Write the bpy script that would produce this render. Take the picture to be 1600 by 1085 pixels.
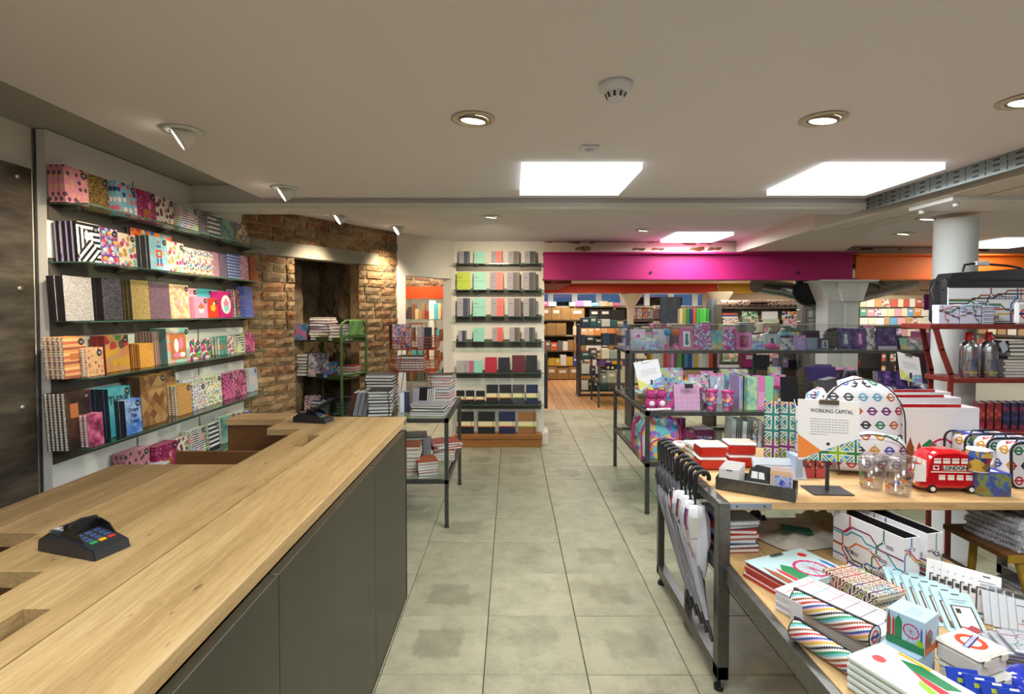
import bpy, math, random
from mathutils import Vector, Matrix
random.seed(7)
D = bpy.data
for o in list(D.objects): D.objects.remove(o)
S = bpy.context.scene
COL = S.collection
PI = math.pi

# ------------------------------------------------------------------ camera, exposure, world, lights
CAMZ, F, TILT = 1.58, 836.0, math.radians(1.5)
cam_d = D.cameras.new('camera'); cam = D.objects.new('camera', cam_d); COL.objects.link(cam)
cam_d.sensor_width = 36.0; cam_d.lens = F/1600*36.0
cam_d.shift_x = 1/1600; cam_d.shift_y = -33.6/1600
cam_d.clip_start = .05; cam_d.clip_end = 60
cam.location = (0, 0, CAMZ); cam.rotation_euler = (PI/2 - TILT, 0, 0)
S.camera = cam
S.view_settings.view_transform = 'Standard'; S.view_settings.look = 'None'
S.view_settings.gamma = 1.0; S.view_settings.use_curve_mapping = False
S.view_settings.exposure = -.42
W = D.worlds.new('world'); S.world = W; W.use_nodes = True
W.node_tree.nodes['Background'].inputs[0].default_value = (.16, .27, .62, 1)
W.node_tree.nodes['Background'].inputs[1].default_value = .8

def light(name, kind, loc, energy, col=(1, 1, 1), size=.6, aim=None, angle=60, blend=.6, sizey=None):
    l = D.lights.new(name, kind); l.energy = energy; l.color = col
    if kind == 'AREA':
        l.size = size
        if sizey: l.shape = 'RECTANGLE'; l.size_y = sizey
    elif kind == 'SPOT':
        l.spot_size = math.radians(angle); l.spot_blend = blend; l.shadow_soft_size = size
    else: l.shadow_soft_size = size
    o = D.objects.new(name, l); COL.objects.link(o); o.location = loc
    if aim is not None:
        o.rotation_euler = (Vector(aim) - Vector(loc)).to_track_quat('-Z', 'Y').to_euler()
    o['kind'] = 'helper'
    return o
COOL = (.93, .98, 1.0); WARM = (1.0, .84, .62); NEUT = (1, .95, .86)
PANELS = [(.35, 2.97, 2.29, 1), (1.85, 2.97, 2.29, 1), (2.02, 5.9, 2.385, 1), (5.3, 5.75, 2.3, .45),
          (.35, .6, 2.29, .85), (1.85, .6, 2.29, .62), (-1.15, .6, 2.29, .6), (.35, -1.6, 2.29, 1), (4.6, 2.2, 2.3, 1), (-.4, 5.2, 2.385, 0)]
for (x, y, z, v) in PANELS:
    if v: light('panel_lamp', 'AREA', (x, y, z - .03), 34*v, COOL, .56)
# warm tilted spots along the notebook wall, the brick corner and the shelf pier
SPOTS = [((-1.34, 2.2), (-2.1, 2.75, 1.55), 2.29), ((-1.356, 3.22), (-2.1, 3.5, 1.5), 2.29),
         ((-1.48, 4.63), (-2.0, 4.75, 1.2), 2.38), ((-1.11, 5.26), (-1.45, 5.7, 1.2), 2.38),
         ((-.174, 4.69), (-.2, 6.3, 1.45), 2.38)]
for (p, aim, z) in SPOTS:
    light('spot_lamp', 'SPOT', (p[0], p[1], z - .1), 84 if p[1] < 4 else 88, WARM, .05, aim, 92 if p[1] > 4 else 85, .95)
light('spot_lamp', 'SPOT', (-.2, 4.9, 2.28), 60, WARM, .03, (-.15, 6.3, 1.5), 75, .7)
for (x, y, z) in [(-.146, 2.07, 2.3), (1.195, 2.07, 2.3), (1.8, 1.89, 2.3), (1.34, 5.46, 2.38), (3.34, 4.32, 2.31), (3.75, 5.14, 2.31)]:
    light('downlight_lamp', 'SPOT', (x, y, z - .02), 38, WARM, .035, (x + .1, y + .05, 0), 90, .7)
light('downlight_lamp', 'SPOT', (-1.34, 1.9, 2.26), 45, WARM, .03, (-2.13, 2.15, 1.75), 60, .8)
# back room lamps, some added without fittings to brighten beams, wrap and cards
for (x, y, e) in [(1.0, 8.0, 40), (3.2, 8.0, 45), (1.4, 11.8, 40), (1.6, 10.0, 24), (4.6, 10.0, 18), (3.6, 9.4, 26), (3.7, 11.8, 40), (6.2, 8.1, 55), (6.2, 11.8, 30)]:
    light('back_room_lamp_and_fill', 'AREA', (x, y, 2.12), e, (1, .95, .84), .9, (x, y, 0))
light('side_room_lamp_and_fill', 'AREA', (-1.15, 6.7, 2.36), 14, (1, .95, .86), .3, (-1.1, 7.0, 1.4))  # added fill that brightens the orange beam, no fitting of the room
light('side_room_lamp_and_fill', 'AREA', (-1.1, 8.0, 2.3), 40, (1, .96, .88), .8, (-1.1, 8.0, 0))

# ------------------------------------------------------------------ projection helpers: photo pixel -> metres
_ct, _st = math.cos(TILT), math.sin(TILT)
def ray(px, py):
    u = (px - 799)/F; v = (508.9 - py)/F
    return (u, _ct + v*_st, -_st + v*_ct)
def PY(px, py, Y):
    d = ray(px, py); k = Y/d[1]; return Vector((d[0]*k, Y, CAMZ + d[2]*k))
def PZ(px, py, Z):
    d = ray(px, py); k = (Z - CAMZ)/d[2]; return Vector((d[0]*k, d[1]*k, Z))
def PX(px, py, X):
    d = ray(px, py); k = X/d[0]; return Vector((X, d[1]*k, CAMZ + d[2]*k))

# ------------------------------------------------------------------ materials
def lin(h, g=1.0):
    if not isinstance(h, str): return tuple(h) if len(h) == 4 else (*h, 1)
    h = h.lstrip('#'); r = [int(h[i:i+2], 16)/255 for i in (0, 2, 4)]
    return tuple((x/12.92 if x <= .04045 else ((x+.055)/1.055)**2.4)*g for x in r) + (1,)
class NT:
    def __init__(s, m):
        s.m = m; s.t = m.node_tree; s.n = s.t.nodes; s.l = s.t.links
    def new(s, kind, **kw):
        n = s.n.new(kind)
        for k, v in kw.items():
            if k.startswith('i_'):
                key = k[2:]; key = int(key) if key.isdigit() else key
                s.put(n.inputs[key], v)
            else: setattr(n, k, v)
        return n
    def put(s, inp, v):
        if isinstance(v, bpy.types.NodeSocket): s.l.new(v, inp)
        else: inp.default_value = v
    def math(s, op, a, b=None, c=None):
        n = s.n.new('ShaderNodeMath'); n.operation = op; s.put(n.inputs[0], a)
        if b is not None: s.put(n.inputs[1], b)
        if c is not None: s.put(n.inputs[2], c)
        return n.outputs[0]
    def ramp(s, fac, cols, const=True, pos=None):
        n = s.n.new('ShaderNodeValToRGB'); cr = n.color_ramp
        cr.interpolation = 'CONSTANT' if const else 'LINEAR'
        k = len(cols)
        for i in range(k):
            p = pos[i] if pos else (i/k if const else i/max(1, k-1))
            e = cr.elements[i] if i < 2 else cr.elements.new(p)
            e.position = p; e.color = lin(cols[i])
        s.put(n.inputs[0], fac); return n.outputs[0]
    def mix(s, f, a, b, blend='MIX'):
        n = s.n.new('ShaderNodeMix'); n.data_type = 'RGBA'; n.blend_type = blend
        s.put(n.inputs[0], f); s.put(n.inputs[6], a); s.put(n.inputs[7], b); return n.outputs[2]
    def noise(s, vec, scale, detail=3, rough=.5):
        n = s.n.new('ShaderNodeTexNoise'); s.l.new(vec, n.inputs['Vector'])
        n.inputs['Scale'].default_value = scale; n.inputs['Detail'].default_value = detail; n.inputs['Roughness'].default_value = rough
        return n
    def voro(s, vec, scale, rnd=1.0, feature='F1'):
        n = s.n.new('ShaderNodeTexVoronoi'); n.voronoi_dimensions = '2D' if False else '3D'; n.feature = feature
        s.l.new(vec, n.inputs['Vector']); n.inputs['Scale'].default_value = scale; n.inputs['Randomness'].default_value = rnd
        return n
def base(name, rough=.5, metal=0.0, spec=.5):
    m = D.materials.new(name); m.use_nodes = True
    nt = NT(m); b = nt.n['Principled BSDF']
    b.inputs['Roughness'].default_value = rough; b.inputs['Metallic'].default_value = metal
    b.inputs['Specular IOR Level'].default_value = spec
    return m, nt, b
MC = {}
def mat(col, rough=.5, metal=0.0, noise=None, bump=0.0, bscale=80, spec=.5, coat=0, name=None):
    key = (str(col), rough, metal, str(noise), bump, bscale, spec, coat)
    if key in MC: return MC[key]
    m, nt, b = base(name or ('paint_' + (col.lstrip('#') if isinstance(col, str) else 'mix')), rough, metal, spec)
    c = lin(col); b.inputs['Base Color'].default_value = c
    if coat: b.inputs['Coat Weight'].default_value = coat; b.inputs['Coat Roughness'].default_value = .08
    if noise or bump:
        tc = nt.n.new('ShaderNodeTexCoord').outputs['Object']
    if noise:
        sc, amt = noise
        n = nt.noise(tc, sc, 5, .6)
        d = tuple(x*(1-amt) for x in c[:3]) + (1,); e = tuple(min(1, x*(1+amt*.5)) for x in c[:3]) + (1,)
        nt.put(b.inputs['Base Color'], nt.ramp(n.outputs[0], [d, c, e], False, [.3, .52, .72]))
    if bump:
        n = nt.noise(tc, bscale, 4); bp = nt.n.new('ShaderNodeBump'); bp.inputs['Strength'].default_value = bump
        bp.inputs['Distance'].default_value = .01; nt.l.new(n.outputs[0], bp.inputs['Height']); nt.l.new(bp.outputs[0], b.inputs['Normal'])
    MC[key] = m; return m
def emis(col, s, name='glow'):
    key = ('E', str(col), s)
    if key in MC: return MC[key]
    m, nt, b = base(name, .5)
    b.inputs['Base Color'].default_value = lin(col); b.inputs['Emission Color'].default_value = lin(col); b.inputs['Emission Strength'].default_value = s
    MC[key] = m; return m
def clear(name, tint='#eef6f2', alpha=.16, rough=.03):
    # thin clear sheet: mostly transparent with a real reflection
    key = ('G', name)
    if key in MC: return MC[key]
    m = D.materials.new(name); m.use_nodes = True; nt = NT(m); nt.n.clear()
    out = nt.n.new('ShaderNodeOutputMaterial'); t = nt.n.new('ShaderNodeBsdfTransparent'); g = nt.n.new('ShaderNodeBsdfGlossy')
    t.inputs[0].default_value = lin(tint); g.inputs['Roughness'].default_value = rough; g.inputs[0].default_value = (1, 1, 1, 1)
    lw = nt.n.new('ShaderNodeLayerWeight'); lw.inputs[0].default_value = .5
    f = nt.math('ADD', nt.math('MULTIPLY', nt.math('POWER', lw.outputs['Facing'], 3.5), .55), .03 + alpha*.12)
    mx = nt.n.new('ShaderNodeMixShader'); nt.put(mx.inputs[0], f); nt.l.new(t.outputs[0], mx.inputs[1]); nt.l.new(g.outputs[0], mx.inputs[2])
    nt.l.new(mx.outputs[0], out.inputs[0]); MC[key] = m; return m

def pat(kind, cols, s=1.0, rough=.38, w=.5, ang=0.0, name=None):
    """printed cover patterns on the UV (metres) of a face. s = size of a motif in cm"""
    key = ('P', kind, tuple(cols), s, rough, w, ang)
    if key in MC: return MC[key]
    m, nt, b = base(name or 'print_' + kind, rough)
    uv = nt.n.new('ShaderNodeTexCoord').outputs['UV']
    mp = nt.n.new('ShaderNodeMapping'); nt.l.new(uv, mp.inputs[0]); k = 100/s
    cols = [tuple(x*.84 for x in lin(c)[:3]) + (1,) for c in cols]
    mp.inputs['Scale'].default_value = (k, k, k); mp.inputs['Rotation'].default_value = (0, 0, ang)
    v = mp.outputs[0]; out = None
    if kind in ('dots', 'rdots'):
        vo = nt.voro(v, 1, 0 if kind == 'rdots' else .75)
        vo.voronoi_dimensions = '2D'
        mask = nt.math('LESS_THAN', vo.outputs['Distance'], w*.62)
        sep = nt.n.new('ShaderNodeSeparateColor'); nt.l.new(vo.outputs['Color'], sep.inputs[0])
        c2 = nt.ramp(sep.outputs[0], cols[1:]) if len(cols) > 2 else lin(cols[1])
        out = nt.mix(mask, lin(cols[0]), c2)
    elif kind == 'blobs':
        n = nt.noise(v, .6, 2); add = nt.mix(.35, v, n.outputs['Color'], 'ADD')
        vo = nt.voro(add, 1, 1); vo.voronoi_dimensions = '2D'
        sep = nt.n.new('ShaderNodeSeparateColor'); nt.l.new(vo.outputs['Color'], sep.inputs[0])
        c2 = nt.ramp(sep.outputs[0], cols)
        mask = nt.math('LESS_THAN', vo.outputs['Distance'], w)
        out = nt.mix(mask, lin(cols[0]), c2)
    elif kind == 'stripes':
        sx = nt.n.new('ShaderNodeSeparateXYZ'); nt.l.new(v, sx.inputs[0])
        fr = nt.math('FRACT', nt.math('DIVIDE', sx.outputs[0], float(len(cols)))); out = nt.ramp(fr, cols)
    elif kind == 'checks':
        c = nt.n.new('ShaderNodeTexChecker'); nt.l.new(v, c.inputs[0]); c.inputs['Scale'].default_value = 1
        c.inputs[1].default_value = lin(cols[0]); c.inputs[2].default_value = lin(cols[1]); out = c.outputs[0]
    elif kind == 'maze':
        vo = nt.voro(v, .45, .9); vo.voronoi_dimensions = '2D'
        sep = nt.n.new('ShaderNodeSeparateColor'); nt.l.new(vo.outputs['Color'], sep.inputs[0])
        a = nt.math('MULTIPLY', nt.math('FLOOR', nt.math('MULTIPLY', sep.outputs[0], 4.0)), PI/4)
        sx = nt.n.new('ShaderNodeSeparateXYZ'); nt.l.new(v, sx.inputs[0])
        t = nt.math('ADD', nt.math('MULTIPLY', sx.outputs[0], nt.math('COSINE', a)), nt.math('MULTIPLY', sx.outputs[1], nt.math('SINE', a)))
        mask = nt.math('GREATER_THAN', nt.math('FRACT', nt.math('MULTIPLY', t, 1.6)), .5)
        c2 = nt.ramp(sep.outputs[1], cols[1:]) if len(cols) > 2 else lin(cols[1])
        out = nt.mix(mask, lin(cols[0]), c2)
    elif kind == 'glitter':
        vo = nt.voro(v, 9, 1); sep = nt.n.new('ShaderNodeSeparateColor'); nt.l.new(vo.outputs['Color'], sep.inputs[0])
        out = nt.ramp(sep.outputs[0], cols); nt.put(b.inputs['Metallic'], .45)
        bp = nt.n.new('ShaderNodeBump'); bp.inputs['Strength'].default_value = .5; nt.l.new(sep.outputs[1], bp.inputs['Height']); nt.l.new(bp.outputs[0], b.inputs['Normal'])
    elif kind == 'cloud':
        n = nt.noise(v, .5, 6, .6); out = nt.ramp(n.outputs[0], cols, False, [.3 + .4*i/max(1, len(cols)-1) for i in range(len(cols))])
    elif kind == 'grad':
        sx = nt.n.new('ShaderNodeSeparateXYZ'); nt.l.new(v, sx.inputs[0])
        out = nt.ramp(sx.outputs[1], cols, False)
    elif kind == 'tri':
        sx = nt.n.new('ShaderNodeSeparateXYZ'); nt.l.new(v, sx.inputs[0])
        x, y = sx.outputs[0], sx.outputs[1]
        q = nt.math('ADD', nt.math('FLOOR', nt.math('ADD', x, y)), nt.math('MULTIPLY', nt.math('FLOOR', nt.math('SUBTRACT', x, y)), 3.7))
        q = nt.math('ADD', q, nt.math('MULTIPLY', nt.math('FLOOR', x), 7.3))
        wn = nt.n.new('ShaderNodeTexWhiteNoise'); wn.noise_dimensions = '1D'; nt.put(wn.inputs['W'], q); out = nt.ramp(wn.outputs[0], cols)
    elif kind in ('roundel', 'jack'):
        sx = nt.n.new('ShaderNodeSeparateXYZ'); nt.l.new(v, sx.inputs[0])
        row = nt.math('FLOOR', sx.outputs[1])
        x0 = nt.math('ADD', sx.outputs[0], nt.math('MULTIPLY', nt.math('MODULO', row, 2.0), .5 if kind == 'roundel' else 0.0))
        x = nt.math('MULTIPLY', nt.math('SUBTRACT', nt.math('FRACT', x0), .5), 2.0); y = nt.math('MULTIPLY', nt.math('SUBTRACT', nt.math('FRACT', sx.outputs[1]), .5), 2.0)
        ax, ay = nt.math('ABSOLUTE', x), nt.math('ABSOLUTE', y)
        wn = nt.n.new('ShaderNodeTexWhiteNoise'); wn.noise_dimensions = '1D'
        nt.put(wn.inputs['W'], nt.math('ADD', nt.math('FLOOR', x0), nt.math('MULTIPLY', row, 5.37 if kind == 'roundel' else 3.713)))
        rc = nt.ramp(wn.outputs[0], cols[1:])
        if kind == 'roundel':
            r = nt.math('SQRT', nt.math('ADD', nt.math('MULTIPLY', x, x), nt.math('MULTIPLY', y, y)))
            ring = nt.math('LESS_THAN', nt.math('ABSOLUTE', nt.math('SUBTRACT', r, .48)), .12)
            bar = nt.math('MULTIPLY', nt.math('LESS_THAN', ay, .13), nt.math('LESS_THAN', ax, .74))
            out = nt.mix(nt.math('MAXIMUM', ring, bar), lin(cols[0]), rc)
        else:
            cross = nt.math('MAXIMUM', nt.math('LESS_THAN', ax, .14), nt.math('LESS_THAN', ay, .16))
            crossw = nt.math('MAXIMUM', nt.math('LESS_THAN', ax, .26), nt.math('LESS_THAN', ay, .3))
            dg = nt.math('ABSOLUTE', nt.math('SUBTRACT', ax, ay)); dgr = nt.math('LESS_THAN', dg, .1); dgw = nt.math('LESS_THAN', dg, .26)
            wn2 = nt.n.new('ShaderNodeTexWhiteNoise'); wn2.noise_dimensions = '1D'; nt.put(wn2.inputs['W'], nt.math('ADD', row, 11.3))
            bc = nt.ramp(wn.outputs[0], cols[1:][::-1]); wh = lin(cols[0])
            a = nt.mix(dgw, bc, wh); a = nt.mix(dgr, a, rc); a = nt.mix(crossw, a, wh); out = nt.mix(cross, a, rc)
    nt.put(b.inputs['Base Color'], out)
    MC[key] = m; return m

# ------------------------------------------------------------------ mesh builder
class MB:
    def __init__(s): s.v = []; s.f = []; s.m = []; s.T = None; s.sm = []
    def add(s, vs, fs, m=0, smooth=False):
        o = len(s.v)
        s.v += [tuple(s.T @ Vector(p)) if s.T else tuple(p) for p in vs]
        s.f += [tuple(i + o for i in f) for f in fs]; s.m += [m]*len(fs); s.sm += [smooth]*len(fs); return s
    def box(s, x0, x1, y0, y1, z0, z1, m=0, skip=()):
        v = [(x0,y0,z0),(x1,y0,z0),(x1,y1,z0),(x0,y1,z0),(x0,y0,z1),(x1,y0,z1),(x1,y1,z1),(x0,y1,z1)]
        f = dict(b=(0,3,2,1), t=(4,5,6,7), f=(0,1,5,4), k=(2,3,7,6), l=(3,0,4,7), r=(1,2,6,5))
        return s.add(v, [f[k] for k in 'btfklr' if k not in skip], m)
    def cbox(s, c, d, m=0): return s.box(c[0]-d[0]/2, c[0]+d[0]/2, c[1]-d[1]/2, c[1]+d[1]/2, c[2]-d[2]/2, c[2]+d[2]/2, m)
    def rbox(s, x0, x1, y0, y1, z0, z1, r=.005, m=0):
        # box with chamfered edges
        vs = []; 
        X, Y, Z = (x0, x1), (y0, y1), (z0, z1); sg = (1, -1)
        idx = {}
        for i in (0, 1):
            for j in (0, 1):
                for k in (0, 1):
                    p = (X[i], Y[j], Z[k]); q = (X[i]+sg[i]*r, Y[j]+sg[j]*r, Z[k]+sg[k]*r)
                    idx[i,j,k,'x'] = len(vs); vs.append((p[0], q[1], q[2]))
                    idx[i,j,k,'y'] = len(vs); vs.append((q[0], p[1], q[2]))
                    idx[i,j,k,'z'] = len(vs); vs.append((q[0], q[1], p[2]))
        I = idx; fs = []
        fs += [(I[1,0,0,'x'],I[1,1,0,'x'],I[1,1,1,'x'],I[1,0,1,'x']), (I[0,1,0,'x'],I[0,0,0,'x'],I[0,0,1,'x'],I[0,1,1,'x'])]
        fs += [(I[0,0,0,'y'],I[1,0,0,'y'],I[1,0,1,'y'],I[0,0,1,'y']), (I[1,1,0,'y'],I[0,1,0,'y'],I[0,1,1,'y'],I[1,1,1,'y'])]
        fs += [(I[0,0,1,'z'],I[1,0,1,'z'],I[1,1,1,'z'],I[0,1,1,'z']), (I[0,1,0,'z'],I[1,1,0,'z'],I[1,0,0,'z'],I[0,0,0,'z'])]
        for a in (0, 1):
            for b_ in (0, 1):
                fs.append((I[a,b_,0,'x'],I[a,b_,1,'x'],I[a,b_,1,'y'],I[a,b_,0,'y']))
                fs.append((I[a,0,b_,'x'],I[a,1,b_,'x'],I[a,1,b_,'z'],I[a,0,b_,'z']))
                fs.append((I[0,a,b_,'y'],I[1,a,b_,'y'],I[1,a,b_,'z'],I[0,a,b_,'z']))
                for c in (0, 1): fs.append((I[a,b_,c,'x'],I[a,b_,c,'y'],I[a,b_,c,'z']))
        # fix the winding by face centre
        cx = Vector(((x0+x1)/2, (y0+y1)/2, (z0+z1)/2)); out = []
        for f in fs:
            ps = [Vector(vs[i]) for i in f]; n = (ps[1]-ps[0]).cross(ps[2]-ps[0]); c = sum(ps, Vector())/len(ps)
            out.append(f if n.dot(c-cx) > 0 else f[::-1])
        return s.add(vs, out, m)
    def cyl(s, p0, p1, r0, r1=None, n=10, m=0, caps=True, smooth=True):
        r1 = r0 if r1 is None else r1; p0, p1 = Vector(p0), Vector(p1); a = (p1-p0).normalized()
        u = a.orthogonal().normalized(); w = a.cross(u); vs = []
        for p, r in ((p0, r0), (p1, r1)):
            for i in range(n): t = 2*PI*i/n; vs.append(p + (u*math.cos(t)+w*math.sin(t))*r)
        s.add(vs, [(i, (i+1) % n, n+(i+1) % n, n+i) for i in range(n)], m, smooth)
        if caps:
            s.add(vs, [tuple(range(n))[::-1], tuple(range(n, 2*n))], m)
        return s
    def lathe(s, prof, n=20, m=0, c=(0, 0, 0), smooth=True, caps=True):
        vs = []; k = len(prof)
        for (r, z) in prof:
            for i in range(n): t = 2*PI*i/n; vs.append((c[0]+r*math.cos(t), c[1]+r*math.sin(t), c[2]+z))
        fs = [(j*n+i, j*n+(i+1) % n, (j+1)*n+(i+1) % n, (j+1)*n+i) for j in range(k-1) for i in range(n)]
        s.add(vs, fs, m, smooth)
        if caps and prof[0][0] > 1e-4: s.add([vs[i] for i in range(n)], [tuple(range(n))[::-1]], m)
        if caps and prof[-1][0] > 1e-4: s.add([vs[(k-1)*n+i] for i in range(n)], [tuple(range(n))], m)
        return s
    def tube(s, pts, r, n=8, m=0, closed=False):
        pts = [Vector(p) for p in pts]; k = len(pts); vs = []
        rr = r if isinstance(r, (list, tuple)) else [r]*k; up = None
        for i, p in enumerate(pts):
            a = (pts[(i+1) % k]-pts[i-1]) if closed else (pts[min(i+1, k-1)]-pts[max(i-1, 0)])
            a = a.normalized()
            if up is None: up = a.orthogonal().normalized()
            up = (up - a*up.dot(a)); up = up.normalized() if up.length > 1e-6 else a.orthogonal().normalized()
            w = a.cross(up)
            for j in range(n): t = 2*PI*j/n; vs.append(p + (up*math.cos(t)+w*math.sin(t))*rr[i])
        rng = k if closed else k-1
        fs = [(i*n+j, i*n+(j+1) % n, ((i+1) % k)*n+(j+1) % n, ((i+1) % k)*n+j) for i in range(rng) for j in range(n)]
        s.add(vs, fs, m, True)
        if not closed: s.add(vs, [tuple(range(n))[::-1], tuple(range((k-1)*n, k*n))], m)
        return s
    def prism(s, poly, d0, d1, axis='z', m=0):
        # poly: ccw points in the plane across the axis; x->(y,z), y->(x,z), z->(x,y)
        def P(a, b, d): return {'x': (d, a, b), 'y': (a, d, b), 'z': (a, b, d)}[axis]
        n = len(poly); vs = [P(a, b, d0) for a, b in poly] + [P(a, b, d1) for a, b in poly]
        fs = [tuple(range(n))[::-1], tuple(range(n, 2*n))] + [(i, (i+1) % n, n+(i+1) % n, n+i) for i in range(n)]
        if axis == 'y': fs = [f[::-1] for f in fs]
        return s.add(vs, fs, m)
    def ball(s, c, r, n=12, k=8, m=0):
        rx, ry, rz = r if isinstance(r, (tuple, list)) else (r, r, r); vs = []
        for j in range(k+1):
            ph = -PI/2 + PI*j/k
            for i in range(n): t = 2*PI*i/n; vs.append((c[0]+rx*math.cos(ph)*math.cos(t), c[1]+ry*math.cos(ph)*math.sin(t), c[2]+rz*math.sin(ph)))
        return s.add(vs, [(j*n+i, j*n+(i+1) % n, (j+1)*n+(i+1) % n, (j+1)*n+i) for j in range(k) for i in range(n)], m, True)
    def ribbon(s, pts, w, z, m=0):
        # flat print polyline in local xy at height z, mitred so that no two pieces overlap
        P_ = [Vector(p) for p in pts]; n = len(P_); closed = n > 3 and (P_[0]-P_[-1]).length < 1e-7
        if closed: P_ = P_[:-1]; n -= 1
        L, R_ = [], []
        for i in range(n):
            a = P_[i-1] if (closed or i) else None; c = P_[(i+1) % n] if (closed or i < n-1) else None
            d0 = (P_[i]-a).normalized() if a is not None else None; d1 = (c-P_[i]).normalized() if c is not None else None
            d0 = d0 or d1; d1 = d1 or d0; t = (d0+d1)
            t = t.normalized() if t.length > 1e-6 else d0
            nn = Vector((-t.y, t.x)); k = w/2/max(.5, abs(nn.dot(Vector((-d0.y, d0.x)))))
            L.append((P_[i].x+nn.x*k, P_[i].y+nn.y*k, z)); R_.append((P_[i].x-nn.x*k, P_[i].y-nn.y*k, z))
        return s.add(L + R_, [(n+i, n+(i+1) % n, (i+1) % n, i) for i in range(n if closed else n-1)], m)
    def build(s, name, mats, parent=None, loc=None, rot=None, kind=None):
        me = D.meshes.new(name); me.from_pydata([tuple(p) for p in s.v], [], s.f)
        mats = mats if isinstance(mats, (list, tuple)) else [mats]
        for m in mats: me.materials.append(m)
        me.polygons.foreach_set('material_index', s.m); me.polygons.foreach_set('use_smooth', s.sm)
        uvl = me.uv_layers.new(name='UVMap'); co = s.v; uvs = []
        for p in me.polygons:
            n = p.normal; ax = max(range(3), key=lambda i: abs(n[i]))
            for vi in p.vertices:
                q = co[vi]; uvs += ([q[1], q[2]] if ax == 0 else [q[0], q[2]] if ax == 1 else [q[0], q[1]])
        uvl.data.foreach_set('uv', uvs); me.update()
        o = D.objects.new(name, me); COL.objects.link(o)
        if parent is not None: o.parent = parent
        if loc is not None: o.location = loc
        if rot is not None: o.rotation_euler = rot
        if kind: o['kind'] = kind
        return o
def frame_T(origin, u, n):
    # local x = u, local y = -n ... z up (origin in world); n = the way the front looks
    u = Vector(u).normalized(); b = -Vector(n).normalized(); z = u.cross(b)
    return Matrix.Translation(origin) @ Matrix((u, b, z)).transposed().to_4x4()

LABELS = {}
def tag(o, label, cat, group=None):
    o['label'] = label; o['category'] = cat
    if group: o['group'] = group
    LABELS.setdefault(label.lower(), []).append((o.name, group))
    return o
def thing(name, label, cat, loc=(0, 0, 0), rot=(0, 0, 0), group=None):
    o = D.objects.new(name, None); COL.objects.link(o); o.empty_display_size = .05
    o.location = loc; o.rotation_euler = (0, 0, rot) if isinstance(rot, (int, float)) else tuple(rot)
    return tag(o, label, cat, group)
def dup(o, parent=None):
    c = o.copy(); COL.objects.link(c)
    if parent is not None: c.parent = parent
    for ch in o.children: dup(ch, c)
    return c
ORD = ['first', 'second', 'third', 'fourth', 'fifth', 'sixth', 'seventh', 'eighth', 'ninth', 'tenth', 'eleventh', 'twelfth', 'thirteenth', 'fourteenth', 'fifteenth', 'sixteenth', 'seventeenth', 'eighteenth', 'nineteenth', 'twentieth'] + ['number %d' % i for i in range(21, 60)]
def struct(name, mb, mats, parent=None):
    o = mb.build(name, mats, parent)
    if parent is None: o['kind'] = 'structure'
    return o
def sroot(name, loc=(0, 0, 0), rot=0):
    o = D.objects.new(name, None); COL.objects.link(o); o.location = loc; o.rotation_euler = (0, 0, rot); o['kind'] = 'structure'; return o
def text(s, size, m, parent, loc, rot=(0, 0, 0), name='lettering', ext=.0004, align='CENTER', sx=1.0, bold=0.0):
    cu = D.curves.new(name, 'FONT'); cu.body = s; cu.size = size; cu.align_x = align; cu.align_y = 'CENTER'; cu.extrude = ext; cu.resolution_u = 2; cu.offset = bold
    t_ = D.objects.new(name, cu); COL.objects.link(t_); me = D.meshes.new_from_object(t_.evaluated_get(bpy.context.evaluated_depsgraph_get())); D.objects.remove(t_); me.materials.clear(); me.materials.append(m)
    o = D.objects.new(name, me); COL.objects.link(o)
    if parent is not None: o.parent = parent
    o.location = loc; o.rotation_euler = rot; o.scale = (sx, 1, 1); return o
# ------------------------------------------------------------------ surfaces
plaster = mat('#e3dee0', .85, bump=.03, bscale=60, name='ceiling_paint')
white_wall = mat('#dedad0', .8, bump=.03, bscale=40, name='wall_paint')
white_metal = mat('#dcdcd8', .4, name='white_steel_paint')
steel = mat('#5d5e5c', .42, .75, noise=(30, .25), name='dark_steel')
steel_dark = mat('#47474a', .45, .6, noise=(20, .25), name='painted_dark_steel')
black = mat('#17171a', .45, name='black_plastic')
shelf_grey = mat('#57524b', .45, .4, name='shelf_metal')
glass = clear('shelf_glass', '#e4f1ea', .2)
glass_edge = mat('#3d5c50', .15, spec=.8, name='glass_edge')
perspex = clear('clear_perspex', '#f6f8f8', .35, .05)
film = clear('clear_film', '#f4f6f8', .5, .12)
paper = mat('#ded9cf', .8, name='paper')

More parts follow.
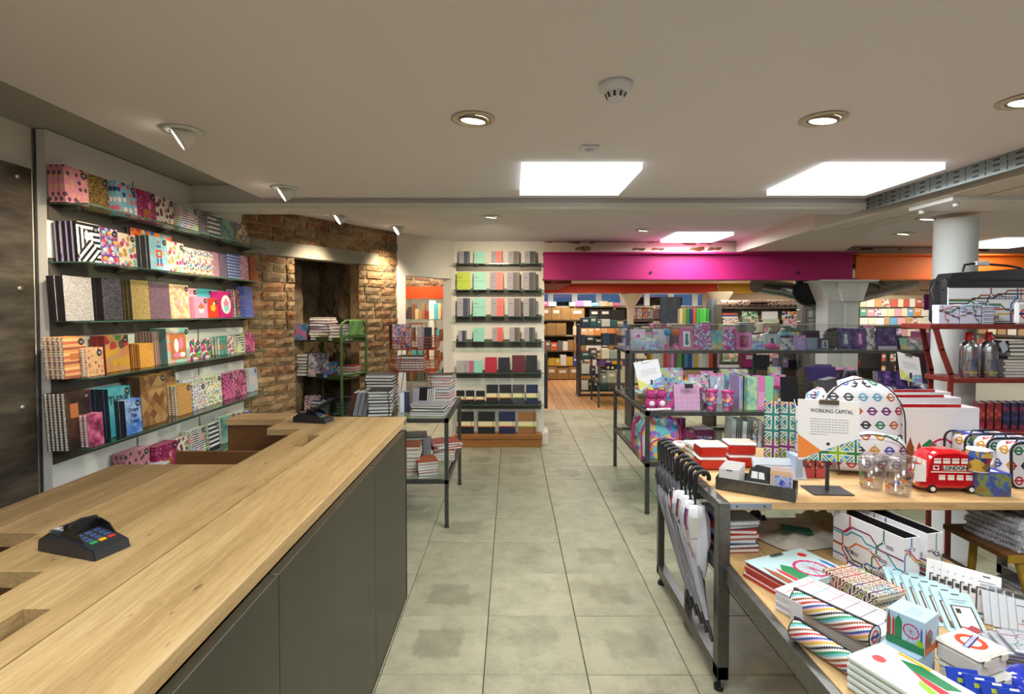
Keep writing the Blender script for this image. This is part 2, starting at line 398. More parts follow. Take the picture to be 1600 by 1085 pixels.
def wood_mat(name, cols, gx=1.0, rough=.55, along='y', knots=True):
    m, nt, b = base(name, rough)
    tc = nt.n.new('ShaderNodeTexCoord').outputs['Object']
    oi = nt.n.new('ShaderNodeObjectInfo').outputs['Random']
    mp = nt.n.new('ShaderNodeMapping'); nt.l.new(tc, mp.inputs[0])
    sc = {'y': (22, 1.3, 22), 'x': (1.3, 22, 22), 'z': (22, 22, 1.3)}[along]
    mp.inputs['Scale'].default_value = sc
    cx = nt.n.new('ShaderNodeCombineXYZ'); nt.put(cx.inputs[0], nt.math('MULTIPLY', oi, 37.0)); nt.put(cx.inputs[1], nt.math('MULTIPLY', oi, 11.0)); nt.l.new(cx.outputs[0], mp.inputs['Location'])
    big = nt.noise(mp.outputs[0], .4, 5, .65); fine = nt.noise(mp.outputs[0], 6.5, 7, .8)
    f = nt.math('ADD', nt.math('MULTIPLY', big.outputs[0], .5), nt.math('MULTIPLY', fine.outputs[0], .5))
    f = nt.math('ADD', f, nt.math('MULTIPLY', nt.math('SUBTRACT', oi, .5), .16))
    c = nt.ramp(f, cols, False, [.33, .47, .57, .68])
    if knots:
        mp2 = nt.n.new('ShaderNodeMapping'); nt.l.new(tc, mp2.inputs[0]); mp2.inputs['Scale'].default_value = {'y': (9, 2.6, 9), 'x': (2.6, 9, 9), 'z': (9, 9, 2.6)}[along]
        n = nt.noise(mp2.outputs[0], 1.3, 5, .65)
        k = nt.ramp(n.outputs[0], [(0, 0, 0, 1), (1, 1, 1, 1)], False, [.64, .78])
        c = nt.mix(nt.math('MULTIPLY', k, .6), c, lin('#6a5034'))
        n3 = nt.noise(mp2.outputs[0], 5.5, 3, .5); k3 = nt.ramp(n3.outputs[0], [(0, 0, 0, 1), (1, 1, 1, 1)], False, [.70, .76])
        c = nt.mix(nt.math('MULTIPLY', k3, .7), c, lin('#54371c'))
    nt.put(b.inputs['Base Color'], c)
    bp = nt.n.new('ShaderNodeBump'); bp.inputs['Strength'].default_value = .12; bp.inputs['Distance'].default_value = .004
    nt.l.new(fine.outputs[0], bp.inputs['Height']); nt.l.new(bp.outputs[0], b.inputs['Normal'])
    return m
scaffold = wood_mat('scaffold_board', ['#8f7145', '#b1905f', '#c4a473', '#cfb488'])
scaffold_old = wood_mat('weathered_board', ['#6f5636', '#93754c', '#aa8a5e', '#bb9d72'])
scaffold_x = wood_mat('scaffold_board_cross', ['#9a7748', '#b89463', '#c8a676', '#d4b78a'], along='x')
oak = wood_mat('oak_plinth', ['#80521f', '#a06a34', '#b07a42', '#bd8a52'], along='x', knots=False)
floor_oak = wood_mat('oak_floor', ['#a87040', '#c08a58', '#cc9a68', '#d8a878'], along='y', knots=False)
brown_board = wood_mat('brown_board', ['#5c3a1c', '#6e4826', '#7a522c', '#865c34'], along='x', knots=False)

# floor: concrete tiles
def tile_mat():
    m, nt, b = base('concrete_tile', .48)
    tc = nt.n.new('ShaderNodeTexCoord').outputs['Object']; oi = nt.n.new('ShaderNodeObjectInfo').outputs['Random']
    vm = nt.n.new('ShaderNodeVectorMath'); vm.operation = 'ADD'; nt.l.new(tc, vm.inputs[0])
    cx = nt.n.new('ShaderNodeCombineXYZ'); nt.put(cx.inputs[0], nt.math('MULTIPLY', oi, 91.0)); nt.l.new(cx.outputs[0], vm.inputs[1])
    n = nt.noise(vm.outputs[0], 7, 6, .62); n2 = nt.noise(vm.outputs[0], 60, 3, .6)
    f = nt.math('ADD', nt.math('MULTIPLY', n.outputs[0], .75), nt.math('MULTIPLY', n2.outputs[0], .25))
    c = nt.ramp(f, ['#918d78', '#a19d84', '#ada98e', '#b5b198'], False, [.3, .45, .57, .7])
    tint = nt.math('ADD', .92, nt.math('MULTIPLY', oi, .13))
    c = nt.mix(1.0, c, nt.mix(0.0, (1, 1, 1, 1), (1, 1, 1, 1)), 'MULTIPLY')
    # the damp-looking darker square in the middle of some tiles
    sx = nt.n.new('ShaderNodeSeparateXYZ'); nt.l.new(tc, sx.inputs[0])
    d = nt.math('MAXIMUM', nt.math('ABSOLUTE', sx.outputs[0]), nt.math('ABSOLUTE', sx.outputs[1]))
    d = nt.math('ADD', d, nt.math('MULTIPLY', nt.math('SUBTRACT', n.outputs[0], .5), .14))
    sq = nt.ramp(d, [(1, 1, 1, 1), (0, 0, 0, 1)], False, [.095, .122])
    r2 = nt.math('FRACT', nt.math('MULTIPLY', oi, 17.3))
    amt = nt.math('MULTIPLY', nt.math('MULTIPLY', nt.math('GREATER_THAN', r2, .45), nt.math('SUBTRACT', r2, .35)), .62)
    c = nt.mix(nt.math('MULTIPLY', sq, amt), c, lin('#64614f'))
    hs = nt.n.new('ShaderNodeHueSaturation'); nt.put(hs.inputs['Value'], tint); nt.put(hs.inputs['Color'], c)
    nt.put(b.inputs['Base Color'], hs.outputs[0])
    bp = nt.n.new('ShaderNodeBump'); bp.inputs['Strength'].default_value = .06; nt.l.new(f, bp.inputs['Height']); nt.l.new(bp.outputs[0], b.inputs['Normal'])
    return m
tile_m = tile_mat()
fl = MB().box(-3.2, 8, -3, 8.63, -.1, -.012); fl = struct('floor', fl, mat('#3f3b32', .8, name='grout'))
hT = .45; g = .0035
tmb = MB()
x0, x1 = -hT/2 + g/2, hT/2 - g/2; ch = .003
tmb.rbox(x0, x1, x0, x1, -.02, 0, ch)
t0 = None; wide = MB()
TX0, TY0 = -.120 + .225, 2.288 + .225
for i in range(-5, 17):
    for j in range(-6, 14):
        cx_, cy_ = TX0 + i*hT, TY0 + j*hT
        if -5 <= i <= 10 and -2 <= j <= 13:
            if t0 is None: t0 = tmb.build('tile', tile_m, fl); o = t0
            else: o = t0.copy(); COL.objects.link(o)
            o.location = (cx_, cy_, random.uniform(-.0008, .0006)); o.rotation_euler = (random.uniform(-.002, .002), random.uniform(-.002, .002), 0)
        else:
            wide.T = Matrix.Translation((cx_, cy_, 0)); wide.rbox(x0, x1, x0, x1, -.02, 0, ch)
wide.T = None
o = wide.build('outer_tiles', tile_m, fl); o['kind'] = 'stuff'
# oak floor of the back room
bf = struct('floor_back', MB().box(-3.2, 8, 8.59, 14, -.1, -.02), mat('#3a2818', .8))
p0 = None
for i in range(40):
    xx = .1 + i*.16
    if p0 is None: p0 = MB().rbox(0, .157, 8.6, 13.9, -.02, 0, .002).build('plank', floor_oak, bf); o = p0
    else: o = p0.copy(); COL.objects.link(o)
    o.location = (xx, 0, 0)

# ceilings
HC, HB = CAMZ + .74, CAMZ + .83
struct('ceiling', MB().box(-1.637, 2.315, -3, 3.54, HC, HC + .09), plaster)
struct('ceiling_slot', MB().box(-3.2, -1.60, -3, 3.60, HB, HB + .1), mat('#a8a59e', .9, name='soffit_tone'))  # toned darker than the other ceilings
struct('ceiling_middle', MB().box(-3.2, 2.9, 3.58, 6.5, HB, HB + .1), plaster)
struct('ceiling_right', MB().box(2.9, 8, 3.5, 6.9, CAMZ + .75, HB + .1), plaster)
struct('ceiling_front_right', MB().box(2.315, 8, -3, 3.58, HB + .04, HB + .14), plaster)
struct('ceiling_back', MB().box(-.6, 8, 6.36, 14, 2.145, 2.4), mat('#e2d8c4', .85))
struct('ceiling_side', MB().box(-3.2, -.4, 6.36, 10, HB + .02, HB + .12), plaster)
# downstand beam across the room
bm_ = MB(); bm_.box(-2.107, 2.34, 3.54, 3.56, CAMZ + .686, HB); bm_.box(-2.107, 2.34, 3.54, 3.74, CAMZ + .676, CAMZ + .686); bm_.box(-2.107, 2.34, 3.72, 3.74, CAMZ + .68, HB)
struct('trim_1', bm_, mat('#d5d3cc', .55))
sc_ = MB()
for i in range(22):
    sc_.cyl((-1.9 + i*.2, 3.64, CAMZ + .6755), (-1.9 + i*.2, 3.64, CAMZ + .679), .005, n=8)
sc_.build('beam_screws', black, D.objects['trim_1'])
# transverse upstand left of the beam (white strip)
struct('trim_2', MB().box(-2.107, 2.34, 3.50, 3.545, CAMZ + .70, CAMZ + .705), white_metal)

# walls
struct('wall_left', MB().box(-2.35, -2.17, -3, 4.3, 0, HB), white_wall)
struct('wall_behind', MB().box(-3.2, 8, -3.1, -2.95, 0, 2.6), white_wall)
struct('wall_right', MB().box(7.9, 8.05, -3, 14, 0, 2.6), white_wall)
struct('wall_far', MB().box(-.6, 8, 12.9, 13.05, 0, 1.70), mat('#8d8270', .8))
struct('wall_far_top', MB().box(-.6, 8, 12.9, 13.05, 2.02, 2.2), mat('#b5a68c', .8))

# ---- rough brick wall with a niche
A = Vector((-2.107, 4.2, 0)); U = Vector((.901, 1.45, 0)); WL = U.length; U.normalize(); N = Vector((U.y, -U.x, 0))
brick_rot = math.atan2(U.y, U.x)
bw = sroot('wall_brick', A, brick_rot)       # local x along the wall, local -y out into the room
# where on the wall a pixel lands
def on_wall(px):
    s = (px - 799)/F; # X = s*Y
    t = (s*A.y - A.x)/(U.x - s*U.y); return t
n0, n1 = on_wall(460), on_wall(561); nz = 2.035
mortar = mat('#a08862', .95, noise=(14, .35), bump=.7, bscale=70, name='lime_mortar')
mm = MB()
mm.box(-.3, n0, .008, .12, 0, HB); mm.box(n1, WL, .008, .12, 0, HB); mm.box(n0, n1, .008, .12, nz + .1, HB)
mm.build('mortar_bed', mortar, bw)
def brick_mat(name, cols, dark=1.0):
    m, nt, b = base(name, .9, spec=.2)
    tc = nt.n.new('ShaderNodeTexCoord').outputs['Object']; oi = nt.n.new('ShaderNodeObjectInfo').outputs['Random']
    vm = nt.n.new('ShaderNodeVectorMath'); vm.operation = 'ADD'; nt.l.new(tc, vm.inputs[0]); cx = nt.n.new('ShaderNodeCombineXYZ'); nt.put(cx.inputs[0], nt.math('MULTIPLY', oi, 53.0)); nt.l.new(cx.outputs[0], vm.inputs[1])
    c = nt.ramp(oi, cols); n = nt.noise(vm.outputs[0], 22, 6, .7); n2 = nt.noise(vm.outputs[0], 9, 4, .6)
    c = nt.mix(nt.ramp(n.outputs[0], [(0, 0, 0, 1), (.85, .85, .85, 1)], False, [.42, .66]), c, lin('#a88f6a'))
    c = nt.mix(nt.ramp(n2.outputs[0], [(0, 0, 0, 1), (.7, .7, .7, 1)], False, [.5, .7]), c, lin('#4a3524'))
    nt.put(b.inputs['Base Color'], c)
    bp = nt.n.new('ShaderNodeBump'); bp.inputs['Strength'].default_value = .8; bp.inputs['Distance'].default_value = .012
    nt.l.new(n.outputs[0], bp.inputs['Height']); nt.l.new(bp.outputs[0], b.inputs['Normal']); return m
brick_m = brick_mat('old_brick', ['#86694a', '#8a5c40', '#75604a', '#94785a', '#7e5038', '#6b5c4a', '#9c8460', '#7c5c42'])
def brick_mesh(L, H, dep, seed):
    r = random.Random(seed); mb = MB(); nx, nzz = 4, 2; vs = []; 
    for k in range(nzz+1):
        for i in range(nx+1):
            e = (i in (0, nx)) or (k in (0, nzz))
            vs.append((L*i/nx + (r.uniform(-.005, .005)), -(r.uniform(.0, .004) if e else r.uniform(.007, .013)), H*k/nzz + r.uniform(-.004, .004)))
    fs = [(k*(nx+1)+i, k*(nx+1)+i+1, (k+1)*(nx+1)+i+1, (k+1)*(nx+1)+i) for k in range(nzz) for i in range(nx)]
    rim = [i for i in range(nx+1)] + [k*(nx+1)+nx for k in range(1, nzz+1)] + [nzz*(nx+1)+i for i in range(nx-1, -1, -1)] + [k*(nx+1) for k in range(nzz-1, 0, -1)]
    b0 = len(vs); vs += [(vs[i][0], dep, vs[i][2]) for i in rim]; q = len(rim)
    fs += [(rim[j], b0+j, b0+(j+1) % q, rim[(j+1) % q]) for j in range(q)]
    mb.add(vs, fs); return mb
BV = {}
def brick_at(L, x, z, parent, H=.064, mtl=None, dep=.03):
    Lq = round(L, 2); key = (Lq, random.randrange(3), H)
    if key not in BV:
        o = brick_mesh(Lq, H, dep, hash(key) % 9999 if False else int(Lq*1000)+key[1]*7).build('brick', mtl or brick_m, parent); BV[key] = o
    else: o = BV[key].copy(); COL.objects.link(o)
    o.location = (x, random.uniform(-.004, .006), z); o.rotation_euler = (random.uniform(-.03, .03), random.uniform(-.02, .02), random.uniform(-.03, .03)); o.parent = parent; return o
zc = .35; row = 0; LZ0, LZ1 = nz, nz + .115
while zc < HB - .02:
    x = -.06 if row % 2 else -.17
    while x < WL - .02:
        L = random.choice([.2, .21, .21, .105 if random.random() < .35 else .22])
        segs = [(x, x + L)]
        inz = zc < nz - .01; lint = LZ0 - .045 < zc < LZ1 - .02
        for (a, b_) in segs:
            a = max(a, -.06); b_ = min(b_, WL)
            if inz and b_ > n0 - .01 and a < n1 + .01:
                for (c, d) in ((a, min(b_, n0)), (max(a, n1), b_)):
                    if d - c > .04: brick_at(d - c, c, zc, bw)
            elif lint and a < n1 + .25: pass
            elif b_ - a > .04: brick_at(b_ - a, a, zc, bw)
        x += L + .014
    zc += .078; row += 1
conc = mat('#8f8878', .85, noise=(9, .3), bump=.35, bscale=45, name='cast_lintel')
li = MB(); li.rbox(-.1, n1 + .26, -.012, .12, LZ0 + .005, LZ1 + .015, .006); li.build('lintel', conc, bw)
# niche: rough stone inside
def rough_sheet(fn, nu, nv, amp, seed):
    r = random.Random(seed); vs = []
    import mathutils.noise as mn
    for j in range(nv+1):
        for i in range(nu+1):
            p, nrm = fn(i/nu, j/nv); q = Vector(p)*5 + Vector((seed, 0, 0))
            d = mn.noise(q)*amp + mn.noise(q*2.6)*amp*.55 + mn.noise(q*6)*amp*.25
            vs.append(Vector(p) + Vector(nrm)*d)
    fs = [(j*(nu+1)+i, j*(nu+1)+i+1, (j+1)*(nu+1)+i+1, (j+1)*(nu+1)+i) for j in range(nv) for i in range(nu)]
    return MB().add(vs, fs, 0, False)
stone = mat('#6b5a42', .95, noise=(6, .6), bump=.8, bscale=30, name='dark_stone')
nw = n1 - n0; nm = n0 + nw*.48
for nm_, fn in (('stone_back', lambda a, b: ((n0 - .02 + a*(nm - n0 + .02), .38 - .05*b, b*(nz + .1)), (0, -1, 0))),
                ('stone_recess', lambda a, b: ((nm + a*(n1 - nm + .05), .62, b*(nz + .1)), (0, -1, 0))),
                ('stone_step', lambda a, b: ((nm, .38 + a*.26, b*(nz + .1)), (1, 0, 0))),
                ('stone_side', lambda a, b: ((n0 - .02, .10 + a*.3, b*(nz + .1)), (1, 0, 0))),
                ('stone_jamb', lambda a, b: ((n1 + .02, .10 + a*.55, b*(nz + .1)), (-1, 0, 0)))):
    rough_sheet(fn, 12, 44, .045, len(nm_)).build(nm_, stone, bw)
MB().box(n0 - .05, n1 + .06, .1, .7, nz + .08, nz + .12).build('niche_top', stone, bw)
MB().box(n0 - .05, n1 + .06, .66, .70, 0, nz + .1).build('niche_back', stone, bw)

# ---- white wall beyond, with the opening to the side room
E0 = A + U*WL; E1 = Vector((-.676, 6.35, 0)); V = (E1 - E0); VL = V.length; V.normalize()
ww = sroot('wall_white', E0, math.atan2(V.y, V.x))
def on_wall2(px):
    s = (px - 799)/F; return (s*E0.y - E0.x)/(V.x - s*V.y)
o0, o1 = on_wall2(634), on_wall2(706)
m_ = MB(); m_.box(0, o0, 0, .14, 0, HB); m_.box(o0, o1, 0, .14, 1.965, HB); m_.box(o1, VL + .02, 0, .14, 0, HB)
m_.build('plaster', white_wall, ww)
# pier carrying the notebook shelves
pier = MB(); pier.box(-.676, .39, 6.35, 6.62, 0, HB); pier.box(-.72, .44, 6.33, 6.64, 0, .14, 0)
struct('wall_pier', pier, white_wall)
# brick band above the coloured beams, and bricks
bb = struct('wall_band', MB().box(.39, 7.9, 6.37, 6.6, 2.10, HB + .04), mortar)
for r_ in range(3):
    x = .40 + (.1 if r_ % 2 else 0)
    while x < 5.6:
        o = brick_at(.21, x, 2.21 + r_*.078, bb); o.location.y += 6.37; x += .225
# coloured steel beams
def ibeam(name, x0, x1, y, z0, z1, colr, dep=.22):
    m = MB(); t = .018
    m.box(x0, x1, y, y + dep, z0, z0 + t); m.box(x0, x1, y, y + dep, z1 - t, z1); m.box(x0, x1, y + dep*.35, y + dep*.35 + .015, z0, z1)
    o = struct(name, m, mat(colr, .6)); return o
ibeam('beam_magenta', .37, 3.95, 6.13, 1.945, 2.262, '#ae1466')
ibeam('beam_orange', 3.99, 7.9, 6.13, 1.945, 2.24, '#e8741a')
bolts = MB()
for px in (1017, 1247):
    p = PY(px, 426, 6.2); bolts.cyl((p.x, 6.195, p.z), (p.x, 6.21, p.z), .016)
bolts.build('bolt_hole', black, D.objects['beam_magenta'])
ibeam('beam_red', .2, 4.22, 10.9, 1.965, 2.15, '#c93a12')
ibeam('beam_yellow', 4.24, 7.9, 10.9, 1.955, 2.15, '#b98c10')
struct('beam_deep_red', MB().box(.39, .75, 6.7, 8.6, 1.93, 2.12), mat('#8a0f14', .5))
# boxed duct dropping towards the beams
bx = MB(); pl = [(2.50, 4.27), (2.93, 4.27), (3.89, 6.30), (2.64, 6.30)]
bx.prism(pl, CAMZ + .686, HB + .02); struct('trim_boxing', bx, mat('#d9cfc0', .7))
# the open slot right of the cable tray
sl = MB(); sl.box(2.315, 2.335, -1, 3.54, HC - .005, HB + .04); struct('trim_slot_side', sl, plaster)
sl = MB(); sl.box(2.42, 2.62, -1, 4.3, 2.225, 2.245); sl.box(2.64, 2.80, -1, 4.3, 2.225, 2.245)
struct('trim_boards', sl, mat('#d2ccbe', .6))
struct('trim_joist', MB().box(2.42, 2.46, -1, 4.3, 2.245, 2.42), mat('#c8c4b8', .6))

# cable tray: perforated side with real slots as recessed dark pieces
tr = thing('cable_tray', 'grey perforated steel cable tray running under the ceiling towards the round column', 'cable tray', (2.315, 0, 0))
tm = mat('#7d8482', .45, .5); t = MB(); t.box(-.004, 0, .2, 3.5, 2.235, 2.322); t.box(0, .03, .2, 3.5, 2.239, 2.243)
t.build('tray_side', tm, tr); sl = MB(); y = .25
while y < 3.48:
    for k, z in enumerate((2.252, 2.278, 2.304)):
        sl.box(-.0052, -.0042, y, y + .035, z - .004, z + .004)
        sl.box(-.0052, -.0042, y + .075, y + .079, z - .009, z + .009)
    y += .115
o = sl.build('slots', black, tr); o['kind'] = 'stuff'

# ---- columns
column_paint = mat('#d4d6d4', .45, bump=.25, bscale=35, name='column_paint')
c = thing('round_column', 'thick round white column behind the red stepped shelf', 'column', (2.86, 3.46, 0))
MB().lathe([(.14, 0), (.14, .03), (.118, .05), (.115, 2.16), (.122, 2.17)], 32).build('shaft', column_paint, c)
k = MB(); k.rbox(-.40, .62, -.46, -.13, 2.200, 2.285, .002).rbox(-.13, .62, -.129, .12, 2.200, 2.285, .002)
k.build('cap_beam', white_metal, c)
b_ = MB()
for x, y in ((-.35, .0), (-.33, -.40), (-.03, -.40), (.2, -.40)): b_.cyl((x, y if y < 0 else -.17, 2.178), (x, y if y < 0 else -.17, 2.2), .018, n=6)
b_.build('bolt', white_metal, c)
c = thing('square_column', 'white boxed column with bolted flared head under the magenta and orange beams', 'column', (3.84, 6.2, 0))
MB().box(-.17, .02, .006, .25, 0, 1.92).box(.021, .17, -.02, .28, 0, 1.70).build('shaft', column_paint, c)
h = MB(); h.prism([(-.02, 1.70), (.2, 1.70), (.27, 1.93), (-.09, 1.93)], -.05, .0, 'y'); h.prism([(-.17, 1.70), (.0, 1.70), (.0, 1.93), (-.27, 1.93)], .0, .26, 'y'); h.box(-.3, .36, -.08, .3, 1.925, 1.945)
h.build('flared_head', white_metal, c)
b_ = MB()
for x in (.02, .16):
    for z in (1.75, 1.81, 1.87): b_.cyl((x, -.066, z), (x, -.05, z), .017, n=8)
b_.build('bolt_heads', white_metal, c)

# ---- ceiling fittings
panel_glow = emis('#f4fbff', 5.5, 'panel_diffuser')
names = ['over the aisle', 'beside the cable tray', 'beyond the cross beam', 'beyond the round column', '', '', '', '', '']
def light_panel(x, y, z, label):
    o = thing('light_panel', label, 'light', (x, y, z)); t = .02
    m = MB(); m.box(-.3, .3, -.3, -.28, 0, .022 + t); m.box(-.3, .3, .28, .3, 0, .022 + t); m.box(-.3, -.28, -.28, .28, 0, .022 + t); m.box(.28, .3, -.28, .28, 0, .022 + t)
    m.build('panel_frame', emis('#f4fbff', 1.6, 'lit_frame'), o)
    MB().box(-.28, .28, -.28, .28, .006, .014).build('diffuser', panel_glow, o)
light_panel(.35, 2.97, HC - .035, 'glowing square ceiling panel above the tiled aisle')
light_panel(1.85, 2.97, HC - .035, 'glowing square ceiling panel next to the perforated cable tray')
light_panel(2.02, 5.9, HB - .035, 'glowing square ceiling panel above the magenta beam')
light_panel(5.3, 5.75, 2.33 - .04, 'glowing square ceiling panel behind the round column')
for (x, y) in ((.35, .6), (1.85, .6), (-1.15, .6), (.35, -1.6)): light_panel(x, y, HC - .035, 'glowing square ceiling panel behind the camera position %s' % ('over the aisle' if x == .35 and y > 0 else 'over the table' if x > 1 else 'over the counter' if x < 0 else 'furthest back'))
light_panel(4.6, 2.2, HB, 'glowing square ceiling panel over the right part of the shop')
bulb = emis('#fff2d8', 9, 'lamp_face'); ring_m = mat('#c9bfa8', .35, .3)
def downlight(x, y, z, label, tx=.1):
    o = thing('downlight', label, 'light', (x, y, z))
    MB().lathe([(.062, 0), (.085, -.003), (.085, -.006), (.06, -.008), (.06, .0)], 28, caps=False).build('trim_ring', ring_m, o)
    MB().lathe([(.048, -.012), (.054, -.012), (.056, 0), (.05, 0)], 24, caps=False).build('lamp_holder', mat('#8a8274', .4, .4), o, rot=(tx, .1, 0))
    MB().lathe([(.0, -.012), (.046, -.011), (.048, -.005)], 24).build('lamp', bulb, o, rot=(tx, .1, 0))
downlight(-.146, 2.07, HC, 'round recessed downlight between the tilted spotlight and the smoke detector')
downlight(1.195, 2.07, HC, 'round recessed downlight above the right tables near the ceiling panel')
downlight(1.8, 1.89, HC, 'round recessed downlight at the right picture edge')
downlight(-.174, 4.69, HB, 'small round downlight just beyond the cross beam in front of the shelf pier')
downlight(1.34, 5.46, HB, 'small round downlight beside the panel above the magenta beam')
downlight(3.34, 4.32, 2.33, 'orange-rimmed downlight beside the top of the round column')
downlight(3.75, 5.14, 2.33, 'orange-rimmed downlight further back left of the round column')
def cone_spot(x, y, z, label, rz, tilt=1.0):
    o = thing('cone_spotlight', label, 'light', (x, y, z))
    MB().lathe([(.05, 0), (.078, -.002), (.078, -.007), (.05, -.009)], 24, caps=False).build('trim_ring', white_metal, o)
    R_ = (tilt, 0, rz); zs_ = .82
    MB().lathe([(.01, .055), (.03, .045), (.047, .0), (.05, -.022), (.045, -.022), (.043, 0)], 24, caps=False).build('cone_shade', white_metal, o, loc=(0, 0, -.03), rot=R_)
    MB().lathe([(.0, -.014), (.044, -.020)], 24, caps=False).build('lamp', bulb, o, loc=(0, 0, -.03), rot=R_)
cone_spot(-1.34, 2.2, HC, 'white tilted cone spotlight nearest the top notebook shelf', PI/2 + .5)
cone_spot(-1.356, 3.22, HC, 'white tilted cone spotlight just before the cross beam', PI/2 + .45)
cone_spot(-1.48, 4.63, HB, 'white tilted cone spotlight in front of the brick wall lintel', PI/2 + .5)
cone_spot(-1.11, 5.26, HB, 'white tilted cone spotlight furthest along the brick wall', PI/2 + .5)
sd = thing('smoke_detector', 'round white smoke detector on the ceiling', 'smoke detector', (.34, 1.76, HC))
MB().lathe([(.05, 0), (.055, -.004), (.053, -.02), (.045, -.03)], 28).build('base', mat('#e4e2e8', .5), sd)
m_ = MB(); m_.lathe([(.034, -.03), (.036, -.033), (.024, -.052), (.0, -.053)], 24); m_.build('sensor_cap', mat('#dddbe2', .5), sd)
v_ = MB()
for i in range(10):
    t = 2*PI*i/10; a = Vector((math.cos(t), math.sin(t), 0)); b2 = Vector((-math.sin(t), math.cos(t), 0))*.004
    p, q = a*.0368 + Vector((0, 0, -.034)), a*.0285 + Vector((0, 0, -.048))
    v_.add([p-b2, p+b2, q+b2, q-b2], [(0, 1, 2, 3)])
v_.build('vents', mat('#3a3a44', .6), sd)
se = thing('ceiling_sensor', 'small square white sensor plate on the ceiling', 'sensor', (.352, 2.43, HC))
MB().rbox(-.04, .04, -.04, .04, -.012, 0, .004).build('plate', mat('#d8d4dc', .5), se); MB().lathe([(0, -.02), (.018, -.018), (.024, -.012)], 20).build('lens', mat('#bdb8c8', .3), se)
# ------------------------------------------------------------------ side room closure
struct('wall_side_room', MB().box(-3.2, -.4, 9.9, 10.0, 0, 2.5).box(-.5, -.4, 6.62, 10, 0, 2.5), mat('#ddd5c4', .8))
struct('wall_side_room_left', MB().box(-1.95, -1.85, 6.0, 10, 0, 2.5), mat('#ddd5c4', .8))

# ------------------------------------------------------------------ book / notebook builder
pages_m = mat('#e6dfd0', .85, name='page_block'); badge_m = mat('#15151a', .35, name='badge_black')
wire_m = mat('#c9c9cf', .25, .9, name='binding_wire'); wire_dark = mat('#4b4550', .35, .6, name='dark_wire')
MESH = {}
def _ob(key, make, name, mats, parent):
    """one mesh per shape, materials carried by the object"""
    if key not in MESH:
        o = make().build(name, mats, parent); MESH[key] = o.data
        return o
    o = D.objects.new(name, MESH[key]); COL.objects.link(o); o.parent = parent
    for i, m in enumerate(mats):
        o.material_slots[i].link = 'OBJECT'; o.material_slots[i].material = m
    return o
def q(x): return round(x*500)/500
def book_parts(root, w, h, t, cover, spiral=False, spine=None, badge=False, elastic=None, pages=None, wire=None, band=None, half=None):
    w, h, t = q(w), q(h), max(.004, round(t, 3)); e = min(.0045, t*.17)
    pages = pages or pages_m
    if spiral:
        _ob(('sc', w, h, t), lambda: MB().box(.006, w, 0, e, 0, h).box(.006, w, t-e, t, 0, h), 'cover', [cover], root)
        _ob(('sp', w, h, t), lambda: MB().box(.008, w-.002, e, t-e, .002, h-.002), 'pages', [pages], root)
        def coil():
            mb = MB(); n = max(6, int(h/.0115)); r = t/2 + .001
            for i in range(n):
                z = h*(i+.5)/n; pts = [(.006 + math.cos(a)*.0085, t/2 + math.sin(a)*r, z) for a in [2*PI*k/8 for k in range(8)]]
                mb.tube(pts, .0014, 4, 0, True)
            return mb
        _ob(('cl', h, t), coil, 'spiral_binding', [wire or wire_m], root)
    else:
        _ob(('hc', w, h, t), lambda: MB().rbox(0, w, 0, max(e, .002), 0, h, .0006).rbox(0, w, t-max(e, .002), t, 0, h, .0006), 'cover', [cover], root)
        _ob(('hs', h, t), lambda: MB().box(-.0006, .0012, .0003, t-.0003, .0003, h-.0003), 'spine', [spine or cover], root)
        _ob(('hp', w, h, t), lambda: MB().box(.0012, w-.003, e, t-e, .003, h-.003), 'pages', [pages], root)
    if half:
        _ob(('hf', w, h), lambda: MB().box(.001, w*.46, -.0012, -.0003, .001, h-.001), 'paper_wrapper', [half], root)
    if band:
        _ob(('bd', w, h, t), lambda: MB().box(-.001, w+.001, -.0012, t+.001, h*.34, h*.56), 'paper_band', [mat('#e4dcae', .7, name='paper_band')], root)
        _ob(('bs', w, h), lambda: MB().box(0, w, -.0022, -.0012, h*.32, h*.36), 'band_stripe', [band], root)
    if elastic:
        _ob(('el', w, h, t), lambda: MB().box(w*.86, w*.86+.006, -.002, t+.001, 0, h), 'elastic_band', [elastic], root)
    if badge:
        _ob(('bg',), lambda: MB().cyl((0, -.0003, 0), (0, -.0015, 0), .016, n=16).box(-.009, .009, -.0019, -.0014, .003, .0045, 1).box(-.009, .009, -.0019, -.0014, -.0015, 0, 1).box(-.006, .006, -.0019, -.0014, -.006, -.0045, 1), 'badge', [badge_m, mat('#d8d8d8', .5)], root).location = (w - .024, 0, h - .026)

